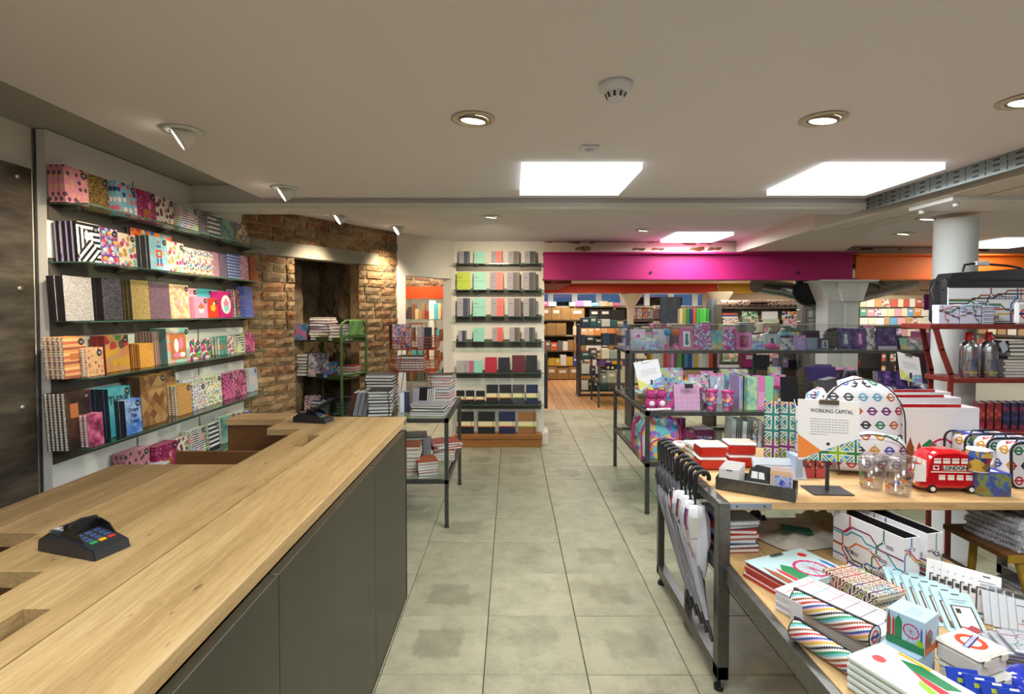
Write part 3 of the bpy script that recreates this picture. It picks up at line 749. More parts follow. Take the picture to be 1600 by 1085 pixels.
# ------------------------------------------------------------------ left wall notebook display
bp_ = thing('shelf_backboard', 'tall white board with upright edges carrying the glass notebook shelves on the wall', 'shelf board', (-2.107, 2.44, 0))
MB().rbox(-.045, 0, 0, 1.76, .35, CAMZ + .826, .002).build('panel', mat('#d6d3cd', .6, name='backboard_white'), bp_)
MB().box(-.051, -.045, -.004, .03, .3, CAMZ + .82).build('edge_channel', mat('#3b3b3d', .5), bp_)
m_ = MB()
for y in (.55, 1.15): m_.box(0, .0015, y, y + .012, .4, 2.3)
m_.build('slot_strip', mat('#8d8a86', .4, .6), bp_)
LZ = [2.073, 1.808, 1.536, 1.275, .951, .645]
LN = ['top', 'second', 'third', 'fourth', 'fifth', 'lowest']
for i, z in enumerate(LZ):
    s = thing('glass_shelf', '%s glass shelf on the left wall with a dark rear rail' % LN[i], 'shelf', (-2.107, 2.44, z))
    MB().box(.004, .185, 0, 1.78, -.006, 0).build('glass_pane', glass, s)
    MB().box(.1835, .1855, 0, 1.78, -.0065, .0005).box(.0, .185, -.001, .0008, -.0062, .0003).build('glass_edge', glass_edge, s)
    MB().box(.0, .006, 0, 1.76, -.075, .018).build('rear_rail', shelf_grey, s)
    b0 = None
    for y in (.06, .40, .74, 1.08, 1.42, 1.72):
        if b0 is None: b0 = MB().prism([(.006, -.006), (.006, -.03), (.02, -.026), (.10, -.008), (.10, -.006)], y - .006, y + .006, 'y').build('bracket', shelf_grey, s); y0_ = y
        else:
            o = b0.copy(); COL.objects.link(o); o.location = (0, y - y0_, 0)

zebra = pat('maze', ['#f2f0ea', '#1a1a1c'], 4.2, name='maze_print')
zebra_c = pat('maze', ['#f0eee8', '#2c3d7c', '#2f8a4d', '#c23a4a', '#1d1d28', '#3b80d8', '#d86aa0', '#7ab020'], 2.3)
pinkdot = pat('dots', ['#c88090', '#5d4640', '#c79a7a', '#4d3a44'], 3.2)
goldgl = pat('glitter', ['#151210', '#8a6a30', '#d8b870', '#2a2018', '#c09850'], 3.0)
bluec = pat('dots', ['#7fb4cc', '#c8607a', '#28407c', '#e8e0d8', '#d86858'], 3.8, w=.55)
magh = pat('dots', ['#9c1c5c', '#c83a80', '#e8a8c0', '#8a1450'], 1.6, w=.35)
whitep = pat('blobs', ['#e9e2d8', '#b44a5a', '#8a3048', '#cf8a5a', '#4d4a50'], 3.4, w=.38)
teal_p = pat('cloud', ['#5fa09c', '#8fc0b0', '#2f6e78', '#cfd8b8'], 5)
bright = pat('tri', ['#5fa060', '#d8a030', '#3060b8', '#b03050', '#e0d8c0'], 3.2)
whstr = pat('stripes', ['#eceae4', '#22304e'], 1.5, ang=PI/2)
eleph = pat('dots', ['#7a4a98', '#d8603a', '#a8b8d8', '#e8e0e8'], 3.0, w=.6)
cats = pat('blobs', ['#efe2c8', '#d87a8a', '#c8a050', '#88c0b8', '#b03a7a'], 3.2, w=.42)
toyb = pat('blobs', ['#e88a30', '#3a7ac0', '#e04838', '#f0d0a0', '#48a0c0'], 3.0, w=.6)
robot = pat('dots', ['#a4d4e2', '#b8e0ea', '#98ccdc'], 6)
floral = pat('blobs', ['#eee6dc', '#d84a48', '#4a7ab8', '#e0a040', '#5a9a68', '#8a4a90'], 1.9, w=.45)
pinkgr = pat('dots', ['#c890a4', '#8a7890', '#d8b0b8'], 1.2)
greygr = pat('dots', ['#6a6478', '#c08098', '#8a90a8'], 1.1)
daisy = pat('rdots', ['#2458b4', '#e8eef8'], 2.2, w=.5)
pinkfl = pat('blobs', ['#e8c0cc', '#c86a90', '#d890a8'], 1.8)
rustm = mat('#a0582f', .6); silverg = pat('glitter', ['#d8d6d4', '#a8a6a2', '#f4f2ee', '#c0beba'], 2.2)
blackg = pat('glitter', ['#303034', '#606068', '#101012', '#8c8c94'], 2.2)
goldg = pat('glitter', ['#b8a060', '#d8c488', '#94803e', '#ccb878'], 2.2)
mauveg = pat('glitter', ['#7a6070', '#9a8090', '#604858', '#8a7080'], 2.2)
geo = pat('tri', ['#e8b878', '#f0d8a8', '#d89878', '#c8c0a0', '#e8a8a0'], 3.0)
sundae = mat('#dc8fae', .4); redm = mat('#d03a22', .4); cupc = mat('#b81870', .4)
dkflor = pat('blobs', ['#3a3440', '#b84a60', '#7a90a0', '#c8a080'], 1.4)
starb = pat('dots', ['#5a6cc8', '#d8c060', '#8a98e0'], 1.7, w=.3)
ostripe = pat('stripes', ['#d89a5a', '#e8c080', '#c86a50', '#e0a870', '#a05a40'], 1.3, ang=PI/2)
tanfl = pat('blobs', ['#d8b080', '#b04a50', '#c88860', '#e0c090'], 1.9, w=.35)
leafs = pat('blobs', ['#c09460', '#4a7a3a', '#b03a2a', '#d0a030', '#5a4a30', '#c88850'], 4.4, w=.55)
crims = mat('#7c1f22', .5); ochre = pat('stripes', ['#8a3a22', '#c89848', '#6a2a20', '#d8b060'], .5)
orangeb = pat('cloud', ['#c88830', '#e0a848', '#d89838'], 4)
pencil = pat('stripes', ['#5a4668', '#b08858', '#463a58', '#c8a070'], .8)
mint = pat('blobs', ['#98ccc0', '#e8d8c8', '#d89888', '#8ac0b8', '#c8b8a0'], 4.5, w=.6)
tropic = pat('blobs', ['#e8e6de', '#2f7a5a', '#c03a6a', '#5a9a48', '#6a3a80'], 2.4, w=.6)
tealm = pat('dots', ['#3a9088', '#c88a60', '#50a89c'], 5); redwh = pat('blobs', ['#e8e4de', '#c83030', '#60a0c0'], 2.2)
greenz = pat('maze', ['#eef0e0', '#22302c', '#b8d040', '#181820'], 3.0); pinkrose = pat('blobs', ['#c85a8a', '#e8a0b8', '#4a3a50', '#a83a6a'], 1.8)
darkmap = pat('cloud', ['#141012', '#241a14', '#5a3a20', '#18120e'], 6); blossom = pat('cloud', ['#3a1824', '#8a2a50', '#e0709c', '#f0a8c0'], 3)
think = pat('cloud', ['#2a7a94', '#3a9ab0', '#6ac0c8', '#c8a890'], 9); sky = pat('cloud', ['#2a50b0', '#4a80d8', '#a8c8e8', '#20283c'], 6)
woodp = pat('tri', ['#8a6038', '#a07848', '#74502c', '#b08a58'], 6); tanp = pat('blobs', ['#a8784a', '#8a5a34', '#c09060'], 2.4)
kraftdot = pat('dots', ['#c89a58', '#2c2420'], 1.3, w=.3); ballp = pat('dots', ['#d8d6dc', '#4a6ab8', '#b84a68', '#70a048', '#c8a040', '#604a90'], 1.9, w=.5)
leafp = pat('blobs', ['#eceadc', '#68a048', '#d8c040', '#4a7ab0', '#88b868'], 2.0, w=.38); camp = pat('dots', ['#c85a92', '#4a3a52', '#d878a8'], 2.3, w=.5)
holo = pat('cloud', ['#b8a8c8', '#a8c8d0', '#d8c0c8', '#88a8b8'], 5); purp_spine = pat('stripes', ['#17161c', '#a79bc4', '#17161c', '#17161c'], 1.6)
magsp = mat('#8a1450', .5); greym = mat('#a8a4b8', .5); navy = mat('#1e2338', .5); darksp = mat('#201c22', .5); tealsp = mat('#506c70', .5)
def motif(r, desc, w, h):
    """flat cover artwork and lettering, a hair proud of the front board"""
    mb = MB(); y1, y0 = -.0004, -.0011; pal = ['#e8e4dc', '#d84a38', '#3a6aa8', '#e8b040', '#d878a8', '#6a2a6a', '#202028', '#8ad0d0', '#b06a3a', '#2a7a50']
    def bx(a, b_, c, d, m, e=0): mb.box(w*a, w*b_, y0 - e, y1, h*c, h*d, m)
    def disc(cx, cz, rx, m, rz=None, e=0): mb.prism([(w*cx + rx*math.cos(t*PI/8), h*cz + (rz or rx)*math.sin(t*PI/8)) for t in range(16)], y0 - e, y1, 'y', m)
    if 'robot' in desc and 'second' not in desc:
        bx(.3, .7, .66, .8, 7); bx(.38, .62, .69, .76, 2, .0004); bx(.34, .66, .40, .62, 1); bx(.42, .58, .45, .56, 7, .0004); bx(.2, .32, .5, .56, 3); bx(.68, .8, .5, .56, 3); bx(.36, .45, .2, .38, 2); bx(.55, .64, .2, .38, 2); bx(.33, .47, .15, .2, 1); bx(.53, .67, .15, .2, 1); disc(.5, .86, w*.04, 1)
    elif 'cupcake in an oval' in desc or 'sundae' in desc:
        disc(.5, .5, w*.36, 0, h*.36) if 'oval' in desc else None; mb.prism([(w*.36, h*.24), (w*.64, h*.24), (w*.7, h*.46), (w*.3, h*.46)], y0 - .0005, y1, 'y', 7 if 'oval' in desc else 0); disc(.5, .54, w*.2, 4 if 'oval' in desc else 8, h*.11, .0007); disc(.5, .68, w*.05, 1, None, .0008)
    elif 'elephants' in desc:
        for k in range(4):
            bx(.04, .96, .11 + .22*k, .125 + .22*k, 4)
            for j in range(3): disc(.2 + .3*j, .21 + .22*k, w*.11, [3, 0, 1, 7][(k + j) % 4], h*.045); bx(.12 + .3*j, .16 + .3*j, .14 + .22*k, .2 + .22*k, [3, 0, 1, 7][(k + j) % 4]); bx(.24 + .3*j, .28 + .3*j, .14 + .22*k, .2 + .22*k, [3, 0, 1, 7][(k + j) % 4])
    elif 'maze-pattern' in desc: bx(.33, .68, .58, .76, 0); bx(.38, .63, .66, .67, 6, .0004)
    elif 'horse' in desc:
        disc(.48, .36, w*.17, 8, h*.09); mb.prism([(w*.56, h*.38), (w*.68, h*.36), (w*.74, h*.62), (w*.86, h*.58), (w*.82, h*.68), (w*.68, h*.72)], y0, y1, 'y', 8); [bx(a, a + .05, .12, .34, 8) for a in (.33, .42, .56, .64)]; disc(.64, .58, w*.07, 4, h*.1, .0005)
    elif 'small red' in desc: disc(.5, .5, w*.22, 3, h*.16); disc(.62, .72, w*.08, 0)
    elif 'pale birds' in desc: bx(.14, .84, .10, .84, 0) if False else bx(.14, .84, .10, .84, 8); disc(.4, .5, w*.1, 0, h*.2, .0005); disc(.62, .55, w*.09, 4, h*.18, .0005); disc(.4, .22, w*.16, 4, h*.07, .0006); disc(.64, .22, w*.14, 0, h*.07, .0006)
    elif 'pair of boots' in desc: bx(.3, .45, .25, .65, 8); bx(.55, .7, .25, .65, 8)
    elif 'old map' in desc: bx(.97, 1.0, .0, 1.0, 5); bx(.2, .5, .55, .8, 8)
    elif 'lettered THINK' in desc: text('THINK', .062, mat('#16222c', .5), r, (w*.47, -.002, h*.74), (PI/2, 0, 0), sx=.78)
    elif 'handwritten' in desc:
        for k, t in enumerate(('never', 'stop', 'exploring') if False else ('Dream', 'Plan', 'Travel')): text(t, .032, mat('#1a2c6a', .5), r, (w*.5, -.002, h*(.7 - .17*k)), (PI/2, 0, 0), sx=.8)
    elif 'orange cross stripes' in desc: bx(.3, .7, .45, .6, 8)
    if mb.v: mb.build('cover_art', [mat(c, .42) for c in pal], r)
seen = {}
def wallrow(si, x0, x1, yt, n, t, m, desc, spiral=False, spine=None, badge=True, back=0.0, wire=None, lean=.06, xf=None):
    zs = LZ[si]; Xf = (-2.080 + n*t) if xf is None else xf
    Xf -= back
    a, b_ = PX(x0, yt, Xf), PX(x1, yt, Xf); w = max(.04, b_.y - a.y); h = max(.08, a.z - zs)
    key = (desc, si); k = seen.get(key, 0); seen[key] = k + 1
    where = ', %s wall shelf' % LN[si]
    extra = '' if k == 0 else ', next one along'
    grp = '%s on the %s wall shelf' % (desc + 's', LN[si])
    r0 = thing('notebook', '%s%s, %s%s' % (desc, extra, 'front copy' if n > 1 else 'facing out', where), 'notebook', (Xf, a.y, zs + .001), (-lean, 0, PI/2), grp if n > 1 else None)
    book_parts(r0, w, h, t*.96, m, spiral, spine, badge, wire=wire)
    for i in range(1, n):
        r = thing('notebook', '%s%s, %s copy behind%s' % (desc, extra, ORD[i-1], where), 'notebook', (Xf - i*t, a.y + random.uniform(-.003, .003), zs + .001), (-lean, 0, PI/2), grp)
        book_parts(r, w, h, t*.96, m, spiral, spine, False, wire=wire)
    motif(r0, desc, w, h)
R = wallrow
R(0, 102, 138.5, 257, 3, .026, pinkdot, 'pink notebook with dark cupcake dots')
R(0, 139, 171, 270, 1, .03, goldgl, 'black and gold glitter notebook')
R(0, 184.5, 214.7, 282, 3, .02, bluec, 'light blue notebook with round badges')
R(0, 215, 244.6, 294, 1, .03, magh, 'magenta glittery notebook with a horse')
R(0, 245, 273, 305, 1, .025, whitep, 'white notebook with red and brown motifs')
R(0, 279, 310, 317, 3, .018, zebra_c, 'spiral notebook with multicoloured zigzag stripes', True)
R(0, 311.5, 322, 336, 2, .018, greygr, 'small grey patterned notebook', True)
R(0, 326, 345, 334, 2, .018, whstr, 'white spiral notebook with navy bars', True)
R(0, 346, 366, 340, 1, .025, teal_p, 'teal landscape notebook', True)
R(0, 369, 389, 348, 1, .03, bright, 'bright green and yellow picture notebook', True)
R(1, 121.7, 158, 345, 4, .026, zebra, 'thick black and white maze-pattern notebook', False, purp_spine)
R(1, 159, 186.6, 354, 1, .035, eleph, 'purple notebook with rows of elephants', False, mat('#70a8b8', .5))
R(1, 187, 214, 362.5, 1, .03, cats, 'cream notebook with cartoon cats')
R(1, 207, 271, 355, 2, .013, toyb, 'wide orange and blue toy-print notebook', False, navy, False, xf=-2.055)
R(1, 235, 263, 368, 6, .017, robot, 'pale blue notebook with a robot', False, darksp)
R(1, 263, 289, 376, 1, .03, cats, 'second cream notebook with cats right of the robot')
for k, (a, b) in enumerate(((290, 306), (307, 315), (316, 325), (326, 334))): R(1, a, b, 390+k*1.5, 1, .04, floral, 'small white floral notebook' if k == 0 else 'small white floral notebook, %s from the left' % ORD[k], badge=False)
R(1, 334, 343, 394, 1, .04, pinkgr, 'small dusty pink notebook', badge=False); R(1, 344, 356, 396, 2, .02, greygr, 'small grey speckled notebook', badge=False)
R(1, 358, 367, 396, 2, .025, daisy, 'blue notebook with white daisies', badge=False); R(1, 368, 376.5, 398, 1, .05, daisy, 'blue daisy notebook beside the pink floral one', badge=False)
R(1, 377, 389, 399, 2, .022, pinkfl, 'pink notebook with small flowers', badge=False); R(1, 392, 406, 401, 2, .022, rustm, 'plain rust-brown notebook', False, badge=False)
R(2, 101.6, 146, 430.6, 4, .019, silverg, 'silver glitter notebook', False, darksp, False)
R(2, 162, 192, 434, 4, .019, blackg, 'black glitter notebook', False, darksp, False)
R(2, 207, 235, 437, 3, .02, goldg, 'gold glitter notebook', False, mat('#3a3424', .5), False)
R(2, 236, 267, 440, 1, .05, mauveg, 'mauve glitter notebook', False, None, False)
R(2, 267, 297, 444, 1, .05, geo, 'peach notebook of pastel triangles')
R(2, 291, 310, 450, 1, .02, mat('#dca0b4', .4), 'pale pink notebook behind the sundae one', back=.0); R(2, 311, 334, 451, 1, .02, mat('#3fa8b4', .4), 'turquoise notebook behind the red one')
R(2, 305, 325, 464, 1, .075, sundae, 'small pink notebook with an ice-cream sundae'); R(2, 325, 342, 466, 1, .075, redm, 'small red notebook with a white picture')
R(2, 343.6, 364, 455, 1, .08, cupc, 'magenta notebook with a cupcake in an oval')
R(2, 368, 376, 452, 4, .016, dkflor, 'dark spiral notebook with small flowers', True, badge=False)
R(2, 384, 396, 448, 3, .02, starb, 'blue notebook with yellow stars', badge=False)
R(3, 99, 136, 527.5, 4, .022, ostripe, 'spiral notebook with orange cross stripes', True)
R(3, 134, 163, 545, 4, .0245, tanfl, 'small tan spiral notebook with blossoms', True, xf=-1.965)
R(3, 166, 203, 525, 4, .018, leafs, 'tan notebook with big green and red leaves', False, crims)
R(3, 219, 241, 538, 5, .018, orangeb, 'orange-brown slim notebook', False, ochre, False)
R(3, 239, 250, 519, 5, .017, pencil, 'tall purple and tan pencil-stripe notebook', False, None, False, xf=-2.01)
R(3, 262, 297, 514, 5, .019, mint, 'mint notebook with pale birds', False, tealsp)
R(3, 296, 314, 531, 1, .06, tropic, 'white tropical-print spiral notebook', True); R(3, 316, 330, 530, 1, .06, tropic, 'second tropical-print spiral notebook to its right', True)
R(3, 343.6, 355.6, 527, 3, .02, tealm, 'teal spiral notebook with a pair of boots', True, badge=False)
R(3, 357, 365.5, 524, 1, .06, redwh, 'red and white picture spiral notebook', True, badge=False)
R(3, 369, 382, 523.5, 2, .025, greenz, 'lime and black zigzag spiral notebook', True, badge=False)
R(3, 384, 398, 521, 2, .025, pinkrose, 'rose pink floral notebook', True)
R(4, 104, 145, 616, 5, .019, darkmap, 'black spiral notebook with an old map and magenta edge', True, wire=wire_m)
R(4, 137, 162.5, 650, 4, .021, blossom, 'small spiral notebook with pink blossom', True, badge=False, xf=-1.945)
R(4, 172.5, 207, 609, 4, .022, think, 'teal notebook lettered THINK in black', False, navy)
R(4, 197.5, 222.5, 627, 5, .03, sky, 'small blue sky notebook with handwritten words', False, darksp, xf=-1.94)
R(4, 222.5, 262, 590, 4, .024, woodp, 'large brown marbled-wood notebook', False, mat('#4a3524', .5))
R(4, 252, 277.5, 582, 1, .02, tanp, 'tan embossed notebook behind the brown wooden one')
R(4, 277.5, 300, 604, 4, .021, kraftdot, 'kraft spiral notebook with black dots', True)
R(4, 302.5, 322.5, 602, 1, .07, ballp, 'grey notebook with coloured balls'); R(4, 284, 318, 594, 1, .02, ballp, 'taller grey ball-print notebook behind')
R(4, 317.5, 347.5, 591, 1, .06, leafp, 'white notebook with green and yellow leaves', True)
R(4, 350, 366, 586, 2, .025, camp, 'pink notebook with dark cameras'); R(4, 367, 385, 581, 2, .022, pinkrose, 'pink spiral notebook with roses', True)
R(4, 389, 403, 577, 2, .022, holo, 'pale holographic spiral notebook', True)
R(5, 200, 236, 710, 3, .024, pinkdot, 'pink dotted cupcake notebook'); R(5, 246, 279, 700, 4, .018, magh, 'magenta notebook with a horse')
R(5, 277.5, 302.5, 687.5, 1, .04, whitep, 'white notebook with red motifs'); R(5, 296, 322.5, 675, 2, .025, zebra_c, 'multicoloured zigzag spiral notebook', True)
R(5, 327, 343, 662, 2, .025, whstr, 'white notebook with navy bars', True); R(5, 347, 362, 654, 2, .025, teal_p, 'teal spiral notebook', True, badge=False)
for k in range(4): R(5, 364 + k*8, 371 + k*8, 648 - k*1.5, 1, .06, bright, 'small bright spiral notebook' if k == 0 else 'small bright spiral notebook, %s from the left' % ORD[k], True, badge=False)
# flat magazines near the counter on the lowest shelf
for k, (px, y0) in enumerate(((82, 2.50), (150, 2.80))):
    for j in range(5):
        r = thing('magazine', 'thin white magazine lying flat on the lowest wall shelf, %s in the %s pile' % (ORD[j], ('nearest', 'next')[k]), 'magazine', (-1.95, y0, LZ[5] + .002 + j*.016 + k*.05*0), (PI/2*0, 0, PI/2 + random.uniform(-.06, .06)))
        mb = MB().rbox(0, .25, -.002, .14, 0, .013, .001); mb.build('cover', [mat(('#c8b8b0', '#a8a8b4', '#d8d4d0', '#8a4a50', '#b8c0c8')[j], .4)], r)
        MB().box(.002, .248, -.0035, -.0022, .002, .011).build('pages', pages_m, r)

# ------------------------------------------------------------------ dark steel panel at the far left
def steel_sheet():
    m, nt, b = base('blackened_steel', .36, .6)
    tc = nt.n.new('ShaderNodeTexCoord').outputs['Object']; mp = nt.n.new('ShaderNodeMapping'); nt.l.new(tc, mp.inputs[0]); mp.inputs['Scale'].default_value = (2, 2, 9)
    n = nt.noise(mp.outputs[0], 1.4, 6, .65); nt.put(b.inputs['Base Color'], nt.ramp(n.outputs[0], ['#3a352e', '#575146', '#77705f'], False, [.3, .5, .72]))
    n2 = nt.noise(mp.outputs[0], 6, 5, .7); nt.put(b.inputs['Roughness'], nt.math('ADD', .25, nt.math('MULTIPLY', n2.outputs[0], .3))); return m
sp = thing('steel_wall_panel', 'large blackened steel sheet fixed to the wall before the notebook shelves', 'wall panel', (-2.137, .3, 0))
MB().rbox(-.012, 0, 0, 2.10, .02, 2.215, .001).build('sheet', steel_sheet(), sp)
b0 = MB().lathe([(.012, 0), (.012, .003), (.006, .006), (.0, .006)], 14).build('bolt', mat('#b8b4a8', .3, .9), sp, loc=(0, 2.03, 2.165), rot=(0, PI/2, 0))
for z in (1.68, 1.16, .62):
    o = b0.copy(); COL.objects.link(o); o.location = (0, 2.03, z)

# ------------------------------------------------------------------ counter
CT = .976
ct = thing('sales_counter', 'long sales counter with pale scaffold-board top and dark steel front', 'counter', (0, 0, 0))
g2 = .0012
def plank(boxes, m=scaffold, th=.042):
    mb = MB()
    for b_ in boxes: mb.box(b_[0], b_[1], b_[2], b_[3], CT - th, CT)
    return mb.build('plank', m, ct)
def rplank(x0, x1, y0, y1, m=scaffold, th=.042): return MB().rbox(x0, x1, y0, y1, CT - th, CT, .0022).build('plank', m, ct)
rplank(-.864 + g2, -.601, .1, 3.055)
plank([(-1.086, -.992, .1, 3.055), (-.934, -.864 - g2, .1, 3.055), (-.992, -.934, .1, .80), (-.992, -.934, 1.07, 2.375), (-.992, -.934, 2.60, 3.055)])
rplank(-1.283, -1.086 - g2, 1.23, 2.10)
rplank(-1.425, -1.283 - g2, 1.447, 2.10, scaffold_old); rplank(-1.567, -1.425 - g2, 1.447, 2.10, scaffold_old)
rplank(-1.262, -1.086 - g2, 2.744, 3.055, scaffold_x, .036)
rplank(-1.60, -1.264, 2.985, 3.16, scaffold_x, .036)
MB().box(-.6012, -.5995, 2.98, 3.05, CT - .034, CT - .008).build('corner_plate', mat('#8d98a0', .35, .8), ct)
mb = MB()
mb.box(-.999, -.927, 2.37, 2.61, CT - .075, CT - .044); mb.box(-.999, -.927, .79, 1.08, CT - .075, CT - .044)
mb.build('cutout_shade', mat('#34322a', .6), ct)  # cutout bottoms coloured dark to stand in for the shade inside
cb = ct
st2 = steel_sheet(); 
def olive_steel():
    m, nt, b = base('waxed_steel', .38, .55)
    tc = nt.n.new('ShaderNodeTexCoord').outputs['Object']; mp = nt.n.new('ShaderNodeMapping'); nt.l.new(tc, mp.inputs[0]); mp.inputs['Scale'].default_value = (2.5, 2.5, 1.0)
    n = nt.noise(mp.outputs[0], 1.2, 5, .6); nt.put(b.inputs['Base Color'], nt.ramp(n.outputs[0], ['#3b392f', '#424035', '#4a473a'], False, [.3, .5, .7])); return m
ol = olive_steel()
for a, b_ in ((.1, 1.30), (1.302, 2.23), (2.232, 2.90)): MB().rbox(-.60, -.573, a, b_, .004, CT - .043, .0015).build('steel_panel', ol, cb)
MB().box(-.60, -.573, 2.88, 2.905, .004, CT - .043).box(-1.04, -.602, 2.87, 2.90, .0, CT - .043).build('end_panel', ol, cb)
MB().box(-1.06, -1.04, .1, 2.90, 0, CT - .043).build('rear_panel', brown_board, cb)
MB().box(-1.55, -1.07, 1.55, 1.57, 0, CT - .043).box(-1.55, -1.07, 2.03, 2.05, 0, CT - .043).build('wing_support', brown_board, cb)
lb = thing('counter_divider', 'brown board divider standing in the gap behind the counter', 'divider', (0, 0, 0))
MB().rbox(-1.62, -1.07, 2.56, 2.58, .35, .905, .002).build('board', brown_board, lb); MB().box(-1.62, -1.07, 2.2, 2.56, .72, .735).build('low_shelf', mat('#4c4a48', .6), lb)
db = thing('rear_cabinet', 'low brown cabinet under the far end of the counter top', 'cabinet', (0, 0, 0))
MB().rbox(-1.60, -1.10, 3.0, 3.14, .1, CT - .038, .002).build('body', brown_board, db)
# cables bundle by the divider
cw = MB(); rr = random.Random(3)
for k in range(7):
    pts = [(-1.42 + .03*math.sin(k) + .05*math.cos(t*1.3 + k), 2.45 + .04*math.sin(t + k), .82 + .035*math.sin(t*1.7 + k)) for t in [i*.6 for i in range(12)]]
    cw.tube(pts, .002, 5)
o = cw.build('cable_bundle', mat('#b89a78', .5)); tag(o, 'loose coil of thin tan wire behind the counter', 'cable')

# ------------------------------------------------------------------ card terminals
term = mat('#26282c', .45, name='terminal_body'); term2 = mat('#101114', .3)
def terminal(x, y, rz, label, sc=1.0):
    r = thing('card_terminal', label, 'card terminal', (x, y, CT + .001), (0, 0, rz))
    # local x = length: 0 (printer end, high) .. -.19 (card end, low)
    prof = [(-.10, 0), (.10, 0), (.098, .028), (.06, .050), (-.03, .040), (-.095, .022)]
    mb = MB(); mb.prism(prof, -.042, .042, 'y'); mb.prism([(a*.97, b*.9) for a, b in prof], -.045, .045, 'y'); mb.build('body', term, r)
    MB().box(.02, .075, -.032, .032, .0465, .0485).build('screen', [mat('#46545c', .12, spec=.8)], r, rot=(0, .03, 0)).location.z = .003
    MB().box(.024, .071, -.028, .028, .0488, .0492).build('screen_print', pat('blobs', ['#48303c', '#a84a50', '#c8c0c0', '#303a4c'], 2.5), r).location.z = .003
    gd = MB(); pts = []
    for sgn in (-1, 1):
        gd.prism([(-.06, .030), (.02, .045), (.022, .052), (-.005, .066), (-.035, .056)], sgn*.038 - .0015, sgn*.038 + .0015, 'y')
    gd.tube([(.0, -.038, .063), (.006, -.03, .071), (.008, 0, .074), (.006, .03, .071), (.0, .038, .063)], .004, 6); gd.prism([(.0, .046), (.024, .048), (.012, .073), (.003, .072)], -.036, .036, 'y')
    gd.build('privacy_shield', term2, r)
    kc = mat('#3c4c78', .4); cols = {0: mat('#b83028', .4), 1: mat('#d8a020', .4), 2: mat('#289048', .4)}
    k0 = None
    for i in range(4):
        for j in range(3):
            mb = MB().rbox(-.0055, .0055, -.008, .008, 0, .004, .001)
            o = mb.build('key', kc if i < 3 else cols[j], r); xx = -.008 - i*.0165; o.location = (xx - .006, (j-1)*.022, .0405 + .0185*0 + (xx*.18)); o.rotation_euler = (0, -.17, 0)
            if i == 3: o['label'] = ('red', 'yellow', 'green')[j] + ' key'
    return r
p = PZ(132, 858, CT); terminal(p.x, p.y, PI - .30, 'black card terminal with coloured keys beside the stepped counter edge')
p = PZ(488, 660, CT); terminal(p.x, p.y + .02, PI - .25, 'black card terminal at the far end of the counter')

# ------------------------------------------------------------------ shelf pier
PZs = [PY(780, y, 6.2).z for y in (412, 453, 494.5, 534, 583, 632.5)]; plz = PY(780, 680, 6.17).z
for i, z in enumerate(PZs):
    s = thing('pier_shelf', '%s narrow glass shelf on the white pier' % LN[i], 'shelf', (-.655, 6.35, z))
    MB().box(-.02, 1.03, -.17, -.004, -.006, 0).build('glass_pane', glass, s)
    MB().box(-.02, 1.03, -.172, -.17, -.007, .001).build('glass_edge', glass_edge, s)
    MB().box(0, 1.01, -.012, -.0, -.075, .02).build('rear_rail', shelf_grey, s)
    b0 = None
    for x in (.02, .26, .51, .76, 1.0):
        mb = MB(); mb.T = Matrix.Translation((x, 0, 0)); mb.box(-.005, .005, -.15, -.012, -.022, -.006); mb.build('bracket', shelf_grey, s)
pl_ = thing('oak_plinth', 'low oak plinth at the foot of the white notebook pier', 'plinth', (-.66, 6.34, 0))
MB().rbox(0, 1.02, -.17, 0, plz - .05, plz, .003).build('top_board', oak, pl_); MB().rbox(.005, 1.015, -.16, 0, 0, plz - .052, .003).build('front_board', oak, pl_)
wrap_g = mat('#9c98a0', .6); CK = {'navy': mat('#2c3352', .5), 'mint': mat('#8ecbb8', .5), 'coral': mat('#e0564c', .45), 'brown': mat('#5e4c4a', .5), 'dark': mat('#3c3e44', .5), 'lime': mat('#a8bc1e', .5),
      'crimson': mat('#b01c36', .45), 'black': mat('#1c1e24', .4), 'burg': mat('#5c1a26', .4), 'pink': mat('#b8587a', .5), 'grey': mat('#a0a0a2', .5), 'tan': mat('#94683e', .55), 'nav2': mat('#1e2750', .4)}
GR = {'or': mat('#d8582a', .5), 'ye': mat('#e0a828', .5), 'gr': mat('#9cc832', .5)}
def pierbook(z, x0, x1, yt, ck, desc, i, half=False, band=None, t=.03, small=''):
    Yf = 6.225; a, b_ = PY(x0, yt, Yf), PY(x1, yt, Yf); w, h = b_.x - a.x, a.z - z
    r = thing('notebook', desc, 'notebook', (a.x, Yf, z + .001), (-.05, 0, 0), 'notebooks on the white pier')
    book_parts(r, w, h, t, CK[ck], half=wrap_g if half else None, band=GR[band] if band else None, elastic=black if band else (mat('#8a8a60', .5) if half else None))
    return r, w, h
CN = {'navy': 'navy', 'mint': 'mint green', 'coral': 'coral red', 'brown': 'brown', 'dark': 'charcoal', 'lime': 'lime green'}
def cx3(v): return 700 + v/6.025
def cy3(v): return 380 + v/6.03
rows = [(0, 77, [(103, 203, 'navy'), (245, 347, 'mint'), (407, 510, 'coral'), (570, 670, 'brown'), (725, 825, 'dark')]),
        (1, 275, [(85, 210, 'lime'), (240, 362, 'mint'), (395, 520, 'coral'), (558, 675, 'brown'), (708, 828, 'dark')]),
        (2, 520, [(85, 205, 'navy'), (235, 355, 'mint'), (405, 525, 'coral'), (565, 690, 'brown'), (708, 828, 'dark')]),
        (3, 797, [(98, 172, 'navy'), (238, 340, 'mint'), (418, 518, 'coral'), (580, 680, 'brown'), (720, 818, 'dark')])]
